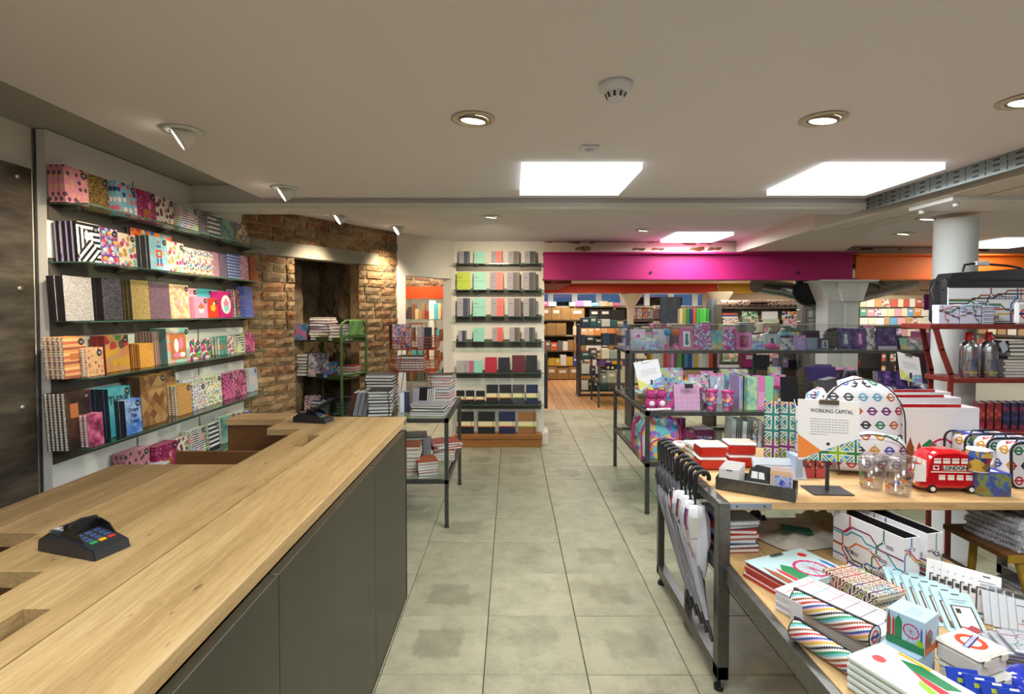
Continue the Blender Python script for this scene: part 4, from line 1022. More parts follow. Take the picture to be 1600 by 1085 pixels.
for si, yt, its in rows:
    for j, (a, b_, ck) in enumerate(its):
        y = cy3(825 if (si == 3 and j == 0) else yt)
        r, w, h = pierbook(PZs[si], cx3(a), cx3(b_), y, ck, '%s notebook with a paper wrapper on the %s pier shelf' % (CN[ck], LN[si]), j, half=ck in ('navy', 'brown', 'dark', 'coral'))
        MB().box(0, w, -.0016, -.0008, h*.49, h*.5).build('elastic_line', mat('#3a4a48', .6), r)
        mb = MB()
        for k in range(3): mb.box(w*.1 + k*w*.09, w*.16 + k*w*.09, -.0018, -.0010, h*.68, h*.72)
        mb.box(w*.12, w*.36, -.0018, -.0010, h*.14, h*.15); mb.build('wrapper_print', mat('#33333a', .6), r)
def cx4(v): return 700 + v/6.38
def cy4(v): return 540 + v/6.38
for j, (a, b_, yt, ck, ds) in enumerate([(83, 168, 155, 'grey', 'small grey'), (172, 255, 155, 'pink', 'small pink'), (258, 342, 155, 'mint', 'small mint'), (370, 487, 120, 'crimson', 'crimson'), (500, 617, 122, 'black', 'glossy black'), (640, 770, 100, 'burg', 'tall burgundy'), (775, 890, 100, 'black', 'tall black')]):
    pierbook(PZs[4], cx4(a), cx4(b_), cy4(yt), ck, '%s notebook on the fifth pier shelf' % ds, j, half=j == 1)
for j, (a, b_, yt, ck, bd) in enumerate([(83, 162, 452, 'black', 'or'), (178, 262, 452, 'black', 'or'), (280, 365, 455, 'black', 'or'), (385, 500, 395, 'black', 'or'), (513, 632, 395, 'black', 'ye'), (645, 762, 395, 'dark', 'gr'), (780, 897, 395, 'nav2', 'gr')]):
    ds = ['first small black notebook with an orange-edged band', 'second small black notebook with an orange-edged band', 'third small black notebook with an orange-edged band', 'larger black notebook with an orange-edged band', 'larger black notebook with a yellow-edged band', 'charcoal notebook with a green-edged band', 'navy notebook with a green-edged band'][j]
    pierbook(PZs[5], cx4(a), cx4(b_), cy4(yt), ck, ds + ' on the lowest pier shelf', j, band=bd)
for j, (a, b_, ck, bd, ds) in enumerate([(90, 257, 'black', 'or', 'large black notebook with cream and orange band'), (303, 468, 'black', 'ye', 'large black notebook with cream and yellow band'), (507, 670, 'nav2', 'or', 'large navy notebook in shiny film with cream band'), (700, 880, 'tan', 'gr', 'large tan notebook with cream and green band')]):
    pierbook(plz, cx4(a), cx4(b_), cy4(665), ck, ds + ' on the oak plinth', j, band=bd)
# ------------------------------------------------------------------ stacks and rows of books
def flat_stack(x, y, z, w, h, t, n, covers, desc, where, rz=0, jit=.006, jr=.04, seed=1, spine=None, elastic=None, spiral=False, cat='book', name='book', group=None, pages=None):
    r_ = random.Random(seed); zz = z + .001; out = []
    for i in range(n):
        tt = t*(1 + r_.uniform(-.12, .12)) if not isinstance(t, list) else t[i]
        pos = 'top one' if i == n-1 else 'bottom one' if i == 0 else '%s from bottom' % ORD[i]
        if n == 1: pos = 'lying flat'
        c = covers[i % len(covers)]
        a = rz + r_.uniform(-jr, jr); ca, sa = math.cos(a), math.sin(a)
        ox, oy = -w/2*ca + h/2*sa, -w/2*sa - h/2*ca
        o = thing(name, '%s, %s, %s' % (desc, pos, where), cat, (x + ox + r_.uniform(-jit, jit), y + oy + r_.uniform(-jit, jit), zz + tt), (-PI/2, 0, a), group or ('%s stacked %s' % (desc + 's', where)))
        book_parts(o, w, h, tt*.97, c, spiral, spine if not isinstance(spine, list) else spine[i % len(spine)], False, elastic=elastic, pages=pages)
        zz += tt; out.append(o)
    return zz
def stand_row(x, y, z, w, h, t, n, covers, desc, where, yaw=0, lean=0.0, seed=1, spiral=False, step=None, cat='book', name='book', badge=False, spine=None, half=None, wire=None):
    """n upright copies one behind another; fronts look along -y turned by yaw"""
    st = step or t; d = Vector((-math.sin(yaw), math.cos(yaw), 0))
    for i in range(n):
        pos = 'front copy' if i == 0 else '%s copy behind' % ORD[i-1]
        p = Vector((x, y, z + .001)) + d*(i*st)
        o = thing(name, ('%s, %s, %s' % (desc, pos, where)) if n > 1 else '%s, %s' % (desc, where), cat, p, (-lean, 0, yaw), ('%s, %s' % (desc + 's', where)) if n > 1 else None)
        book_parts(o, w, h, t*.96, covers[i % len(covers)], spiral, spine, badge and i == 0, half=half, wire=wire)
def spine_row(x, y, z, ts, hs, d, covers, desc, where, yaw=0, lean=0.0, seed=1, spiral=False, cat='book', name='book'):
    """books side by side with their spines to the front: local x of the row = along the row"""
    r_ = random.Random(seed); u = Vector((math.cos(yaw), math.sin(yaw), 0)); p = Vector((x, y, z + .001)); n = len(ts)
    for i in range(n):
        o = thing(name, '%s, %s from left, %s' % (desc, ORD[i], where), cat, p + u*ts[i], (0, -lean, yaw + PI/2) if False else (lean, 0, yaw + PI/2), '%s, %s' % (desc + 's', where))
        book_parts(o, d, hs[i], ts[i]*.97, covers[i % len(covers)], spiral)
        p += u*(ts[i] + .0008)

def steel_table(name, label, x0, x1, y0, y1, z, lower, sec=.028, m=steel, top='glass', lowtop='glass', low_rails=True, cat='table'):
    t = thing(name, label, cat, ((x0+x1)/2, (y0+y1)/2, 0)); a, b_ = (x1-x0)/2, (y1-y0)/2; s = sec/2
    for sx, sy in ((-1, -1), (1, -1), (-1, 1), (1, 1)):
        mb = MB().box(sx*(a-s)-s, sx*(a-s)+s, sy*(b_-s)-s, sy*(b_-s)+s, .012, z - .001); mb.cyl((sx*(a-s), sy*(b_-s), 0), (sx*(a-s), sy*(b_-s), .012), s*1.3, n=10); mb.build('leg', m, t)
    mb = MB()
    for zz in ([z] + ([lower] if low_rails else [])):
        mb.box(-a, a, -b_, -b_+sec, zz-sec, zz-.001).box(-a, a, b_-sec, b_, zz-sec, zz-.001).box(-a, -a+sec, -b_, b_, zz-sec, zz-.001).box(a-sec, a, -b_, b_, zz-sec, zz-.001)
    mb.build('frame', m, t)
    MB().box(-a+sec, a-sec, -b_+sec, b_-sec, z-.009, z-.001).build('glass_top', glass, t)
    if lower: MB().box(-a+sec*.6, a-sec*.6, -b_+sec*.6, b_-sec*.6, lower-.009, lower-.001).build('lower_glass', glass, t)
    return t
MT = .80
steel_table('glass_display_table', 'steel framed glass display table loaded with books beside the counter end', -1.62, -.458, 3.86, 4.86, MT, .353)
bk = mat('#202024', .45); gw = mat('#a9a6ac', .4); cream = mat('#cfc6b4', .5); ltgrey = mat('#8f9096', .4); redc = mat('#b23a30', .45); rust = mat('#a8502c', .5); nvy = mat('#262c4a', .45); choc = mat('#5a3226', .5); pinkw = pat('blobs', ['#d8b8b8', '#c05060', '#e8d8d0', '#8a8a9a'], 2)
mosaic = pat('blobs', ['#b8a8b8', '#3a3f6a', '#c86a78', '#e0c8c0', '#6a5a8a', '#d89060'], 1.6, w=.6)
pgw = mat('#d8d8d0', .8, name='white_pages')
p = lambda px, py, z: PZ(px, py, z)
# leaning books at the counter end
for i in range(5):
    r = thing('book', 'grey book with white page edge in the leaning group, %s from left' % ORD[i], 'book', (-1.20 + i*.034, 4.02, MT + .004), (.0, .20, PI/2), 'leaning grey books on the glass table')
    r.rotation_euler = (.22, 0, PI/2 + .0); r.location = (-1.185 + i*.036, 3.95, MT + .002)
    book_parts(r, .15, .175, .030, choc if i == 0 else ltgrey, pages=pgw)
flat_stack(-.985, 4.05, MT, .17, .22, .0235, 8, [bk, bk, gw, bk], 'black-and-white hardback', 'tall stack beside the leaning group', .12, pages=pgw, elastic=bk, seed=2)
flat_stack(-1.06, 4.38, MT, .22, .20, .024, 11, [bk, bk, ltgrey, bk], 'black hardback', 'stack under the orange wire rack', .0, seed=3, pages=pgw)
flat_stack(-.62, 4.05, MT, .25, .17, [.016, .014, .026, .02, .012], 5, [gw, ltgrey, bk, choc, gw], 'wide black and grey book', 'low front stack near the table corner', -.06, seed=4, pages=pgw)
flat_stack(-.565, 4.42, MT, .15, .21, .024, 9, [pinkw, ltgrey, gw, redc], 'white-edged book with red and grey cover', 'stack near the right table edge', -.1, seed=5, pages=pgw)
flat_stack(-.62, 4.70, MT, .22, .16, .026, 9, [choc, cream], 'brown and cream book', 'stack behind at the table rear corner', .05, seed=6, pages=pgw)
stand_row(-.86, 4.10, MT, .075, .155, .03, 3, [nvy, ltgrey, gw], 'slim navy book with white wrapper', 'between stacks on the glass table', .2, .08, half=mat('#d8dce4', .5))
stand_row(-.80, 4.28, MT, .15, .17, .026, 4, [bk, nvy, bk, gw], 'standing black notebook with white wrapper', 'middle of the glass table', -.55, .1, half=mat('#d2d0da', .5))
# lower glass: paperbacks
LZm = .353
flat_stack(-.78, 4.06, LZm, .17, .21, .028, 8, [cream, rust, cream], 'cream paperback', 'left lower stack under the glass table', .1, seed=7, pages=pgw)
flat_stack(-.64, 4.0, LZm, .15, .19, .021, 6, [cream, gw, rust], 'cream and rust paperback', 'front lower stack under the glass table', .35, seed=8, pages=pgw)
flat_stack(-.56, 4.42, LZm, .17, .22, .02, 5, [rust, cream], 'rust covered paperback', 'right lower stack under the glass table', .1, seed=9, pages=pgw)
flat_stack(-.56, 4.42, LZm + .10, .24, .20, .018, 3, [redc, pinkw, redc], 'red magazine', 'fanned on the right lower stack', .5, jr=.3, seed=10, pages=pgw)
flat_stack(-.80, 4.42, LZm, .2, .24, .03, 7, [bk, ltgrey, rust], 'large grey book', 'rear lower stack under the glass table', .15, seed=11, pages=pgw)
stand_row(-.70, 4.22, LZm, .06, .22, .03, 2, [ltgrey, nvy], 'upright grey paperback', 'between the lower stacks', .1, .05)

# orange wire rack
ow = mat('#c4522a', .45, .2, name='orange_wire'); wr = thing('wire_rack', 'orange wire book rack with basket tiers standing on the glass table', 'rack', (-.80, 4.45, MT))
mb = MB()
zt = .30
for sx in (-.13, .10):
    mb.tube([(sx*1.25, -.13, .0), (sx*.55 + .02, -.10, .68)], .0035, 6); mb.tube([(sx*1.25, .13, .0), (sx*.55 + .02, .10, .68)], .0035, 6)
mb.tube([(-.05, -.10, .68), (.075, -.10, .68)], .0035, 6); mb.tube([(-.05, .10, .68), (.075, .10, .68)], .0035, 6); mb.tube([(-.16, -.13, .01), (.125, -.13, .01)], .0035, 6)
mb.build('upright', ow, wr)
for k, zb in enumerate((.29, .47)):
    mb = MB()
    for dz in (0, .025, .05, .075, .10):
        e = dz*.25; mb.tube([(-.18-e, -.13-e, zb+dz), (.18+e, -.13-e, zb+dz), (.18+e, .13+e, zb+dz), (-.18-e, .13+e, zb+dz)], .002 if dz not in (0, .1) else .003, 5, 0, True)
    for i in range(13):
        x = -.18 + .03*i; mb.tube([(x, -.155, zb + .1), (x, -.13, zb), (x, .13, zb), (x, .155, zb + .1)], .0018, 4)
    for j in range(9):
        y = -.12 + .03*j; mb.tube([(-.205, y, zb + .1), (-.18, y, zb), (.18, y, zb), (.205, y, zb + .1)], .0018, 4)
    mb.build('basket', ow, wr)
stand_row(-.965, 4.335, MT + .473, .16, .20, .022, 5, [mosaic], 'notebook with a colourful mosaic cover', 'upper basket of the orange rack', .45, .05, spine=choc, name='notebook', cat='notebook')
stand_row(-.76, 4.34, MT + .473, .11, .175, .03, 3, [bk, nvy, bk], 'black notebook with cream spine strip', 'right side of the upper basket', .1, .04, name='notebook', cat='notebook', half=gw)
flat_stack(-.83, 4.45, MT + .293, .22, .20, .021, 6, [bk, gw, ltgrey, bk, choc], 'black and grey hardback', 'lower basket of the orange rack', .03, seed=12, pages=pgw)

# green trolley rack standing in the niche
gm = mat('#4f7038', .5, noise=(20, .2), name='green_paint'); gmd = mat('#3c4f22', .5, noise=(20, .25), name='green_paint_dark')
GO = Vector((-1.527, 4.8, 0)); IN = -N
gr_ = thing('green_rack', 'green tubular metal rack with three shelves standing in the brick niche', 'rack', GO, (0, 0, brick_rot))   # local x along the wall, local y into the niche
for x in (0, .29):
    for y in (0, .62): MB().cyl((x, y, 0), (x, y, 1.44 if y == 0 else 1.30), .013, n=10).build('post', gm, gr_)
mb = MB(); mb.tube([(0, 0, 1.43), (.01, 0, 1.47), (.05, 0, 1.495), (.24, 0, 1.495), (.28, 0, 1.47), (.29, 0, 1.43)], .013, 10)
mb.cyl((0, 0, 1.36), (.29, 0, 1.36), .011, n=8); mb.build('hoop', gm, gr_)
GZ = [1.345, 1.005, .645, .30]
for z in GZ:
    MB().box(0, .29, 0, .62, z - .045, z - .035).box(-.004, .0, 0, .62, z - .045, z).box(.29, .294, 0, .62, z - .045, z).box(0, .29, .616, .62, z - .045, z).build('shelf', gmd, gr_)
    MB().cyl((0, 0, z), (.29, 0, z), .011, n=8).build('front_rail', gm, gr_)
tagc = MB(); vs = []
tw = mat('#6d9a52', .8, name='green_cloth')
fs = []
for j in range(9):
    for i in range(9): vs.append((.075 + .16*i/8, -.018 - .004*math.sin(i*1.3 + j*.5), 1.505 - .15*j/8))
fs = [(j*9+i, j*9+i+1, (j+1)*9+i+1, (j+1)*9+i) for j in range(8) for i in range(8)]
o = tagc.add(vs, fs, 0, True).build('cloth', tw, None, GO, (0, 0, brick_rot)); sm = o.modifiers.new('t', 'SOLIDIFY'); sm.thickness = .002; tag(o, 'green cloth square draped over the top hoop of the green rack', 'cloth')
def GW(a, b, z): return GO + U*a + IN*b + Vector((0, 0, z))
gz = [z - .034 for z in GZ]
navfl = pat('blobs', ['#1e2444', '#d8d8e0', '#3a4a8a', '#8a6aa0'], 2.2, w=.45); wavep = pat('cloud', ['#d8d0d0', '#3a5a9a', '#c86878', '#202440'], 3.0); grchk = pat('checks', ['#5a6260', '#8a9290'], 1.6)
bigfl = pat('blobs', ['#9a96a0', '#5a5468', '#c8a0a8', '#707a90'], 2.6, w=.5); blfl = pat('blobs', ['#2a5a9a', '#c88a40', '#7a3a6a', '#4a90b0'], 3.0, w=.5); nebula = pat('cloud', ['#1c3040', '#3a7a9a', '#c0508a', '#e0a8c0'], 4); pinkst = pat('blobs', ['#d8a8a8', '#4a3a4a', '#e8c8c0'], 1.8, w=.4)
q1 = GW(.02, .52, gz[0]); stand_row(q1.x - .07, q1.y - .1, q1.z, .11, .155, .02, 2, [nebula], 'small dark notebook with blue and pink nebula', 'top green shelf', .1, .08, name='notebook', cat='notebook')
q1 = GW(.10, .33, gz[0]); flat_stack(q1.x - .02, q1.y, q1.z, .19, .17, .027, 8, [navfl, pinkst, cream, wavep, wavep], 'patterned book', 'stack on the top green shelf', -.1, seed=21, jr=.12, pages=pgw)
q1 = GW(.10, .13, gz[0]); flat_stack(q1.x + .01, q1.y, q1.z, .17, .2, .028, 5, [pinkst, cream, choc, cream], 'pink and brown book', 'right pile on the top green shelf', .1, seed=22, pages=pgw)
q1 = GW(-.0, .58, gz[1]); flat_stack(q1.x + .02, q1.y, q1.z, .15, .17, .03, 7, [grchk], 'grey checked book', 'far pile on the middle green shelf', .0, seed=23, jr=.03)
q1 = GW(.05, .36, gz[1]); stand_row(q1.x - .09, q1.y - .06, q1.z, .17, .22, .025, 2, [bigfl], 'large grey floral book', 'middle green shelf', .1, .2, name='book')
q1 = GW(.02, .14, gz[1]); stand_row(q1.x - .09, q1.y, q1.z, .13, .15, .02, 1, [blfl], 'small blue book with fruit pattern', 'middle green shelf behind the front post', .1, .1)
q1 = GW(.18, .12, gz[1]); flat_stack(q1.x, q1.y, q1.z, .19, .17, .026, 4, [redc, pinkst, redc], 'red edged book', 'right pile on the middle green shelf', .0, seed=24, pages=pgw)
q1 = GW(.02, .26, gz[2]); flat_stack(q1.x, q1.y, q1.z, .17, .18, .03, 5, [navfl], 'navy and white floral book', 'left pile on the lowest visible green shelf', -.1, seed=25, pages=pgw)
q1 = GW(.10, .10, gz[2]); flat_stack(q1.x, q1.y, q1.z, .14, .2, .028, 6, [navfl, wavep], 'navy patterned book', 'right pile on the lowest visible green shelf', .1, seed=26, pages=pgw)
q1 = GW(.02, .46, gz[2]); stand_row(q1.x - .05, q1.y - .03, q1.z, .15, .17, .02, 2, [pinkst], 'pinkish patterned book', 'leaning at the lowest visible green shelf', .3, .25)

# ------------------------------------------------------------------ side room seen through the opening
struct('trim_3', MB().box(-1.62, -.5, 7.0, 7.02, 1.747, 1.907).box(-1.62, -.5, 6.9, 7.02, 1.745, 1.757), mat('#d8541a', .5))
sb = struct('wall_side_band', MB().box(-1.62, -.5, 7.03, 7.1, 1.9, 2.4), mortar)
for r_ in range(5):
    for c_ in range(5):
        o = brick_at(.21, -1.62 + c_*.225 - (.1 if r_ % 2 else 0), 1.912 + r_*.078, sb); o.location.y += 7.03
ss = thing('side_shelving', 'white shelving with glass shelves in the lit side room', 'shelving', (-1.25, 8.55, 0))
SZ = [1.46, 1.13, .82, .5]
MB().box(-.02, .05, -.3, 0, 0, 1.75).build('upright', mat('#e2dccb', .6), ss); MB().box(-.5, -.44, -.3, 0, 0, 1.75).build('upright', mat('#e2dccb', .6), ss)
for z in SZ: MB().box(-.5, .45, -.3, 0, z - .01, z).build('glass_shelf', glass, ss); MB().box(-.5, .45, -.303, -.3, z - .011, z + .001).build('glass_edge', mat('#6f8a80', .3), ss)
cols = ['#6a4028', '#7a4a30', '#50b0b8', '#b08048', '#8a5a34', '#c8a878', '#a06a3a', '#3a3430', '#d0b080', '#a03830', '#5a6a60', '#c07a50']
r_ = random.Random(5)
for k, z in enumerate(SZ):
    x = -1.70; i = 0
    while x < -.86:
        w_ = r_.uniform(.03, .07); hh = r_.uniform(.12, .25) if k == 0 else r_.uniform(.1, .2)
        o = MB().rbox(0, w_, 0, .16, 0, hh, .002).box(.004, w_ - .004, .01, .161, hh*.2, hh*.3, 1).build('boxed_book', [mat(cols[r_.randrange(12)], .5), cream], None, (x, 8.32, z + .001))
        tag(o, 'upright %s box set, %s from left, %s glass shelf of side room' % ('thick' if w_ > .05 else 'slim', ORD[i], LN[k]), 'box', 'boxes on the %s side room shelf' % LN[k]); x += w_ + r_.choice([.003, .003, .03]); i += 1
# ================================================================== right side: printed artwork helpers (flat print a hair proud of its face)
PC = {k: mat(v, .45) for k, v in dict(blue='#2a5ab0', red='#c4242c', brown='#8a4a24', black='#1c1c22', yellow='#d8b020', purple='#7a2a6a', green='#1f7a4a', grey='#8a8a90', white='#f0f0f2', teal='#2a9aa0', navy='#20285c', magenta='#c01a5c', orange='#d86a20', lime='#8ab820').items()}
PCK = list(PC); white_p = mat('#e4e4e8', .45, name='white_card'); lilac_p = mat('#cfcfe6', .45)
def pm(name): return PCK.index(name)
def map_print(parent, w, h, loc, rot, seed=1, lw=.006, dens=1.0, words=True, name='map_print'):
    r = random.Random(seed); mb = MB(); cs = ['red', 'blue', 'brown', 'black', 'yellow', 'purple', 'teal', 'green', 'orange']; r.shuffle(cs); st = []
    cs = [c for c in cs][:max(3, int(6*dens))]
    for i, c in enumerate(cs):
        hor = i % 3 != 1; n = 4; pts = []
        if hor:
            y = h*r.uniform(.12, .88); x = 0; pts = [(0, y)]
            while x < w*.999:
                dx = r.uniform(.12, .3)*w; x2 = min(w, x + dx); pts.append((x2, y)); x = x2
                if x < w*.8:
                    dy = r.choice([-1, 1])*min(r.uniform(.08, .22)*h, w - x); y2 = min(h*.93, max(h*.07, y + dy)); d = abs(y2 - y)
                    if x + d < w: x += d; y = y2; pts.append((x, y))
        else:
            x = w*r.uniform(.15, .85); y = h; pts = [(x, h)]
            while y > .001:
                y2 = max(0, y - r.uniform(.15, .35)*h); pts.append((x, y2)); y = y2
                if y > .2*h:
                    dx = r.choice([-1, 1])*r.uniform(.08, .2)*h; x2 = min(w*.95, max(w*.05, x + dx)); d = abs(x2 - x)
                    if y - d > 0: y -= d; x = x2; pts.append((x, y))
        mb.ribbon(pts, lw, .0004 + i*.00008, pm(c)); st += [pts[j] for j in range(1, len(pts)-1, 2)]
    for (x, y) in st[:int(9*dens) + 2]:
        mb.cyl((x, y, .0010), (x, y, .0012), lw*1.1, n=12, m=pm('black'), smooth=False); mb.cyl((x, y, .0012), (x, y, .0014), lw*.7, n=12, m=pm('white'), smooth=False)
        if words:
            L = r.uniform(.08, .14)*w
            for k in range(2):
                x0 = min(x + lw*1.6, w - L); y0 = min(max(y - lw*(1.6 + 1.3*k), .002), h - .002)
                for q_ in range(5): mb.box(x0 + L*q_/5, x0 + L*q_/5 + L*.15, y0, y0 + lw*.7, .0003, .0005, pm('navy'))
    return mb.build(name, list(PC.values()), parent, loc, rot)
def skyline(parent, w, h, loc, rot, seed=1, wheel=.62, name='skyline_print'):
    mb = MB(); z0, z1 = .0003, .0007
    def poly(pts, c): mb.prism(pts, z0, z1, 'z', pm(c))
    poly([(w*.02, 0), (w*.12, 0), (w*.12, h*.62), (w*.10, h*.72), (w*.07, h*.98), (w*.04, h*.72), (w*.02, h*.62)], 'brown')
    poly([(w*.16, 0), (w*.22, 0), (w*.22, h*.6), (w*.19, h*.8), (w*.16, h*.6)], 'red')
    poly([(w*.23, 0), (w*.42, 0), (w*.42, h*.68), (w*.33, h*.9), (w*.23, h*.68)], 'green')
    cx, cy, R_ = w*wheel, h*.46, min(h*.44, w*.2); n = 28
    pts = [(cx + R_*math.cos(2*PI*i/n), cy + R_*math.sin(2*PI*i/n)) for i in range(n+1)]
    mb.ribbon(pts, R_*.16, .0008, pm('magenta'))
    for i in range(0, n, 2):
        a = 2*PI*i/n; mb.ribbon([(cx, cy), pts[i]], R_*.025, .0007, pm('magenta')); mb.box(pts[i][0] - R_*.09, pts[i][0] + R_*.09, pts[i][1] - R_*.09, pts[i][1] + R_*.09, .0006, .0011, pm('magenta'))
    poly([(cx - R_*.6, 0), (cx, h*.4), (cx + R_*.1, h*.4), (cx + R_*.6, 0)], 'magenta') if False else mb.ribbon([(cx - R_*.5, 0), (cx, cy), (cx + R_*.5, 0)], R_*.06, .0009, pm('magenta'))
    poly([(w*.8, 0), (w*.98, 0), (w*.98, h*.2), (w*.88, h*.3), (w*.8, h*.16)], 'lime')
    poly([(w*.9, h*.2), (w*.95, h*.2), (w*.95, h*.6), (w*.925, h*.75), (w*.9, h*.6)], 'blue')
    return mb.build(name, list(PC.values()), parent, loc, rot)
def roundel(parent, R_, loc, rot, word='UNDERGROUND', name='roundel_print'):
    mb = MB(); n = 36; pts = [(R_*.82*math.cos(2*PI*i/n), R_*.82*math.sin(2*PI*i/n)) for i in range(n+1)]
    mb.ribbon(pts, R_*.34, .0005, 0); mb.box(-R_*1.2, R_*1.2, -R_*.2, R_*.2, .0006, .0010, 1)
    o = mb.build(name, [mat('#d8401c', .4), mat('#2a2a7c', .4)], parent, loc, rot)
    if word: text(word, R_*.34, PC['white'], o, (0, 0, .0013), sx=.92)
    return o
FR = (PI/2, 0, 0)      # print standing upright, looking along -y
TOP = (0, 0, 0)
def at(px, py, z, dy=0): v = PZ(px, py, z); return (v.x, v.y + dy, z + .001)

# ------------------------------------------------------------------ rear glass table with a raised glass tier
AZ = .80; TZ = 1.228
ta = steel_table('tiered_glass_table', 'large steel framed glass table with a raised glass tier full of pink gifts', 1.045, 3.86, 4.13, 5.45, AZ, .40, .03)
mb = MB(); a = 2.815/2; b_ = .66
for x in (-a + .04, 0, a - .06):
    for y in (.07, .60): MB().box(x - .016, x + .016, y - .01, y + .01, AZ, TZ - .02).build('tier_post', steel, ta)
tx0, tx1 = -a - .0, a - .03
MB().box(tx0, tx1, .05, .075, TZ - .028, TZ - .001).box(tx0, tx1, .62, .645, TZ - .028, TZ - .001).box(tx0, tx0 + .025, .05, .645, TZ - .028, TZ - .001).box(tx1 - .025, tx1, .05, .645, TZ - .028, TZ - .001).build('tier_frame', steel, ta)
MB().box(tx0 + .025, tx1 - .025, .075, .62, TZ - .01, TZ - .001).build('tier_glass', glass, ta)
MB().box(tx0, tx1, .052, .056, TZ, TZ + .235).box(tx0, tx0 + .004, .056, .6, TZ, TZ + .235).build('clear_guard', perspex, ta)
MB().box(tx0, tx1, .0515, .0565, TZ + .235, TZ + .239).build('guard_edge', mat('#b8b4b8', .2, spec=.8), ta)

gifts = {}
def gift_box(px0, px1, yt, z, Y, col, label, cat='box', window=None, depth=.05, lean=.08, yaw=0, name='gift_box', print_=None, hang=False, group=None):
    """boxed item: carton with an optional window, an inner item and a lid tab"""
    a, b_ = PY(px0, yt, Y), PY(px1, yt, Y); w = b_.x - a.x; h = max(.03, a.z - z)
    r = thing(name, label, cat, (a.x, Y, z + .001), (-lean, 0, yaw), group)
    c = col if not isinstance(col, str) else mat(col, .4)
    MB().rbox(0, w, 0, depth, 0, h, .002).build('carton', [c], r)
    if window:
        wc, ic = window
        MB().box(w*.22, w*.78, -.0012, -.0002, h*.12, h*.82).build('window', [mat(wc, .2)], r)
        mb = MB(); mb.ball((w*.5, -.004, h*.62), (w*.13, .004, h*.11), 8, 6); mb.lathe([(w*.05, h*.2), (w*.16, h*.26), (w*.1, h*.52)], 8, c=(w*.5, -.002, 0)); mb.build('boxed_item', [mat(ic, .4)], r)
    if print_: 
        MB().box(w*.1, w*.9, -.001, -.0002, h*.1, h*.55).build('printed_panel', [print_], r)
    if hang: MB().box(w*.38, w*.62, -.0014, depth + .0004, h*.92, h*.955).build('hang_slot', [PC['black']], r)
    return r, w, h
def packet(px0, px1, yt, z, Y, col, label, lean=.15, yaw=0, puff=.012, name='foil_packet', cat='packet', filmy=True, inner=None):
    a, b_ = PY(px0, yt, Y), PY(px1, yt, Y); w = b_.x - a.x; h = max(.03, a.z - z); n = 6; r_ = random.Random(int(px0))
    o = thing(name, label, cat, (a.x, Y, z + .001), (-lean, 0, yaw)); vs = []; fs = []
    for side in (-1, 1):
        for j in range(n+1):
            for i in range(n+1):
                u, v = i/n, j/n; d = math.sin(PI*u)**.6*math.sin(PI*v)**.6*puff*(1 + r_.uniform(-.5, .5)) if 0 < i < n and 0 < j < n else .0006
                vs.append((u*w, side*d + puff, v*h))
        o_ = (0 if side < 0 else (n+1)**2)
        for j in range(n):
            for i in range(n):
                f = (o_+j*(n+1)+i, o_+j*(n+1)+i+1, o_+(j+1)*(n+1)+i+1, o_+(j+1)*(n+1)+i); fs.append(f if side < 0 else f[::-1])
    MB().add(vs, fs, 0, False).build('bag', [col if not isinstance(col, str) else mat(col, .25)], o)
    MB().box(w*.02, w*.98, puff - .001, puff + .001, h - .003, h + .022).box(w*.4, w*.6, puff - .0016, puff + .0016, h + .008, h + .014, 1).build('header_card', [inner or mat('#d890b8', .4), PC['black']], o)
    return o
holoP = pat('cloud', ['#e8e8f0', '#c8a8d8', '#a8d8e0', '#e8b8c8', '#90a0c8'], 3, rough=.2); rainb = pat('cloud', ['#e070a8', '#e8c070', '#70c8c0', '#8a70c8', '#e888b0'], 6)
unicorn = pat('blobs', ['#a8d8d8', '#e8a0c8', '#e8d070', '#9a7ad0', '#f0f0f0', '#70b8d8'], 3.0, w=.55); glitp = pat('blobs', ['#b85a9a', '#6ac0c8', '#e8e0f0', '#d03a8a', '#7a6ac8', '#c8a8e0'], 1.6, w=.6)
pink1 = mat('#d87ab0', .4); pink2 = mat('#c23a80', .4); pink3 = mat('#e0a0c8', .4); lilac = mat('#b8a0d8', .4); mintg = mat('#8ad0a0', .4); silver = pat('cloud', ['#8a8a94', '#e8e8f0', '#60606c', '#c8c8d4'], 2.5, rough=.18)
dark1 = mat('#241c34', .3); galaxy = pat('cloud', ['#161428', '#30285c', '#6a4a9a', '#c890c8'], 3.2, rough=.3); khaki = pat('cloud', ['#2e2c20', '#4a4834', '#6a6850'], 1.2)
Yt = 4.98
def tmat_(c): return mat(c, .3)
gift_box(986, 1009, 515, TZ, Yt + .18, '#d8c8dc', 'white and lilac box behind the silver shell purse on the tier', window=('#f0d8e8', '#c85a90'))
# silver shell purse
v = PY(999, 548, 4.93); o = thing('shell_purse', 'silver holographic shell shaped purse on the glass tier', 'purse', (v.x, 4.96, TZ + .002), (-.2, 0, 0)); mb = MB(); n = 9
for i in range(n):
    a0, a1 = PI*(.08 + .84*i/n), PI*(.08 + .84*(i+1)/n); am = (a0+a1)/2
    mb.add([(0, 0, 0), (.072*math.cos(a0), .006, .012+.09*math.sin(a0)), (.078*math.cos(am), -.014, .012+.097*math.sin(am)), (.072*math.cos(a1), .006, .012+.09*math.sin(a1)), (0, .03, .0), (.074*math.cos(am), .03, .012+.092*math.sin(am))], [(0, 2, 1), (0, 3, 2), (1, 2, 5), (2, 3, 5), (0, 1, 5, 4), (0, 4, 5, 3)])
mb.build('shell', holoP, o); MB().tube([(-.06, .01, .03), (0, .006, .108), (.06, .01, .03)], .002, 5).build('zip', wire_m, o)
packet(1010, 1030, 522, TZ, 4.97, unicorn, 'clear pack of rainbow pencils on the glass tier')
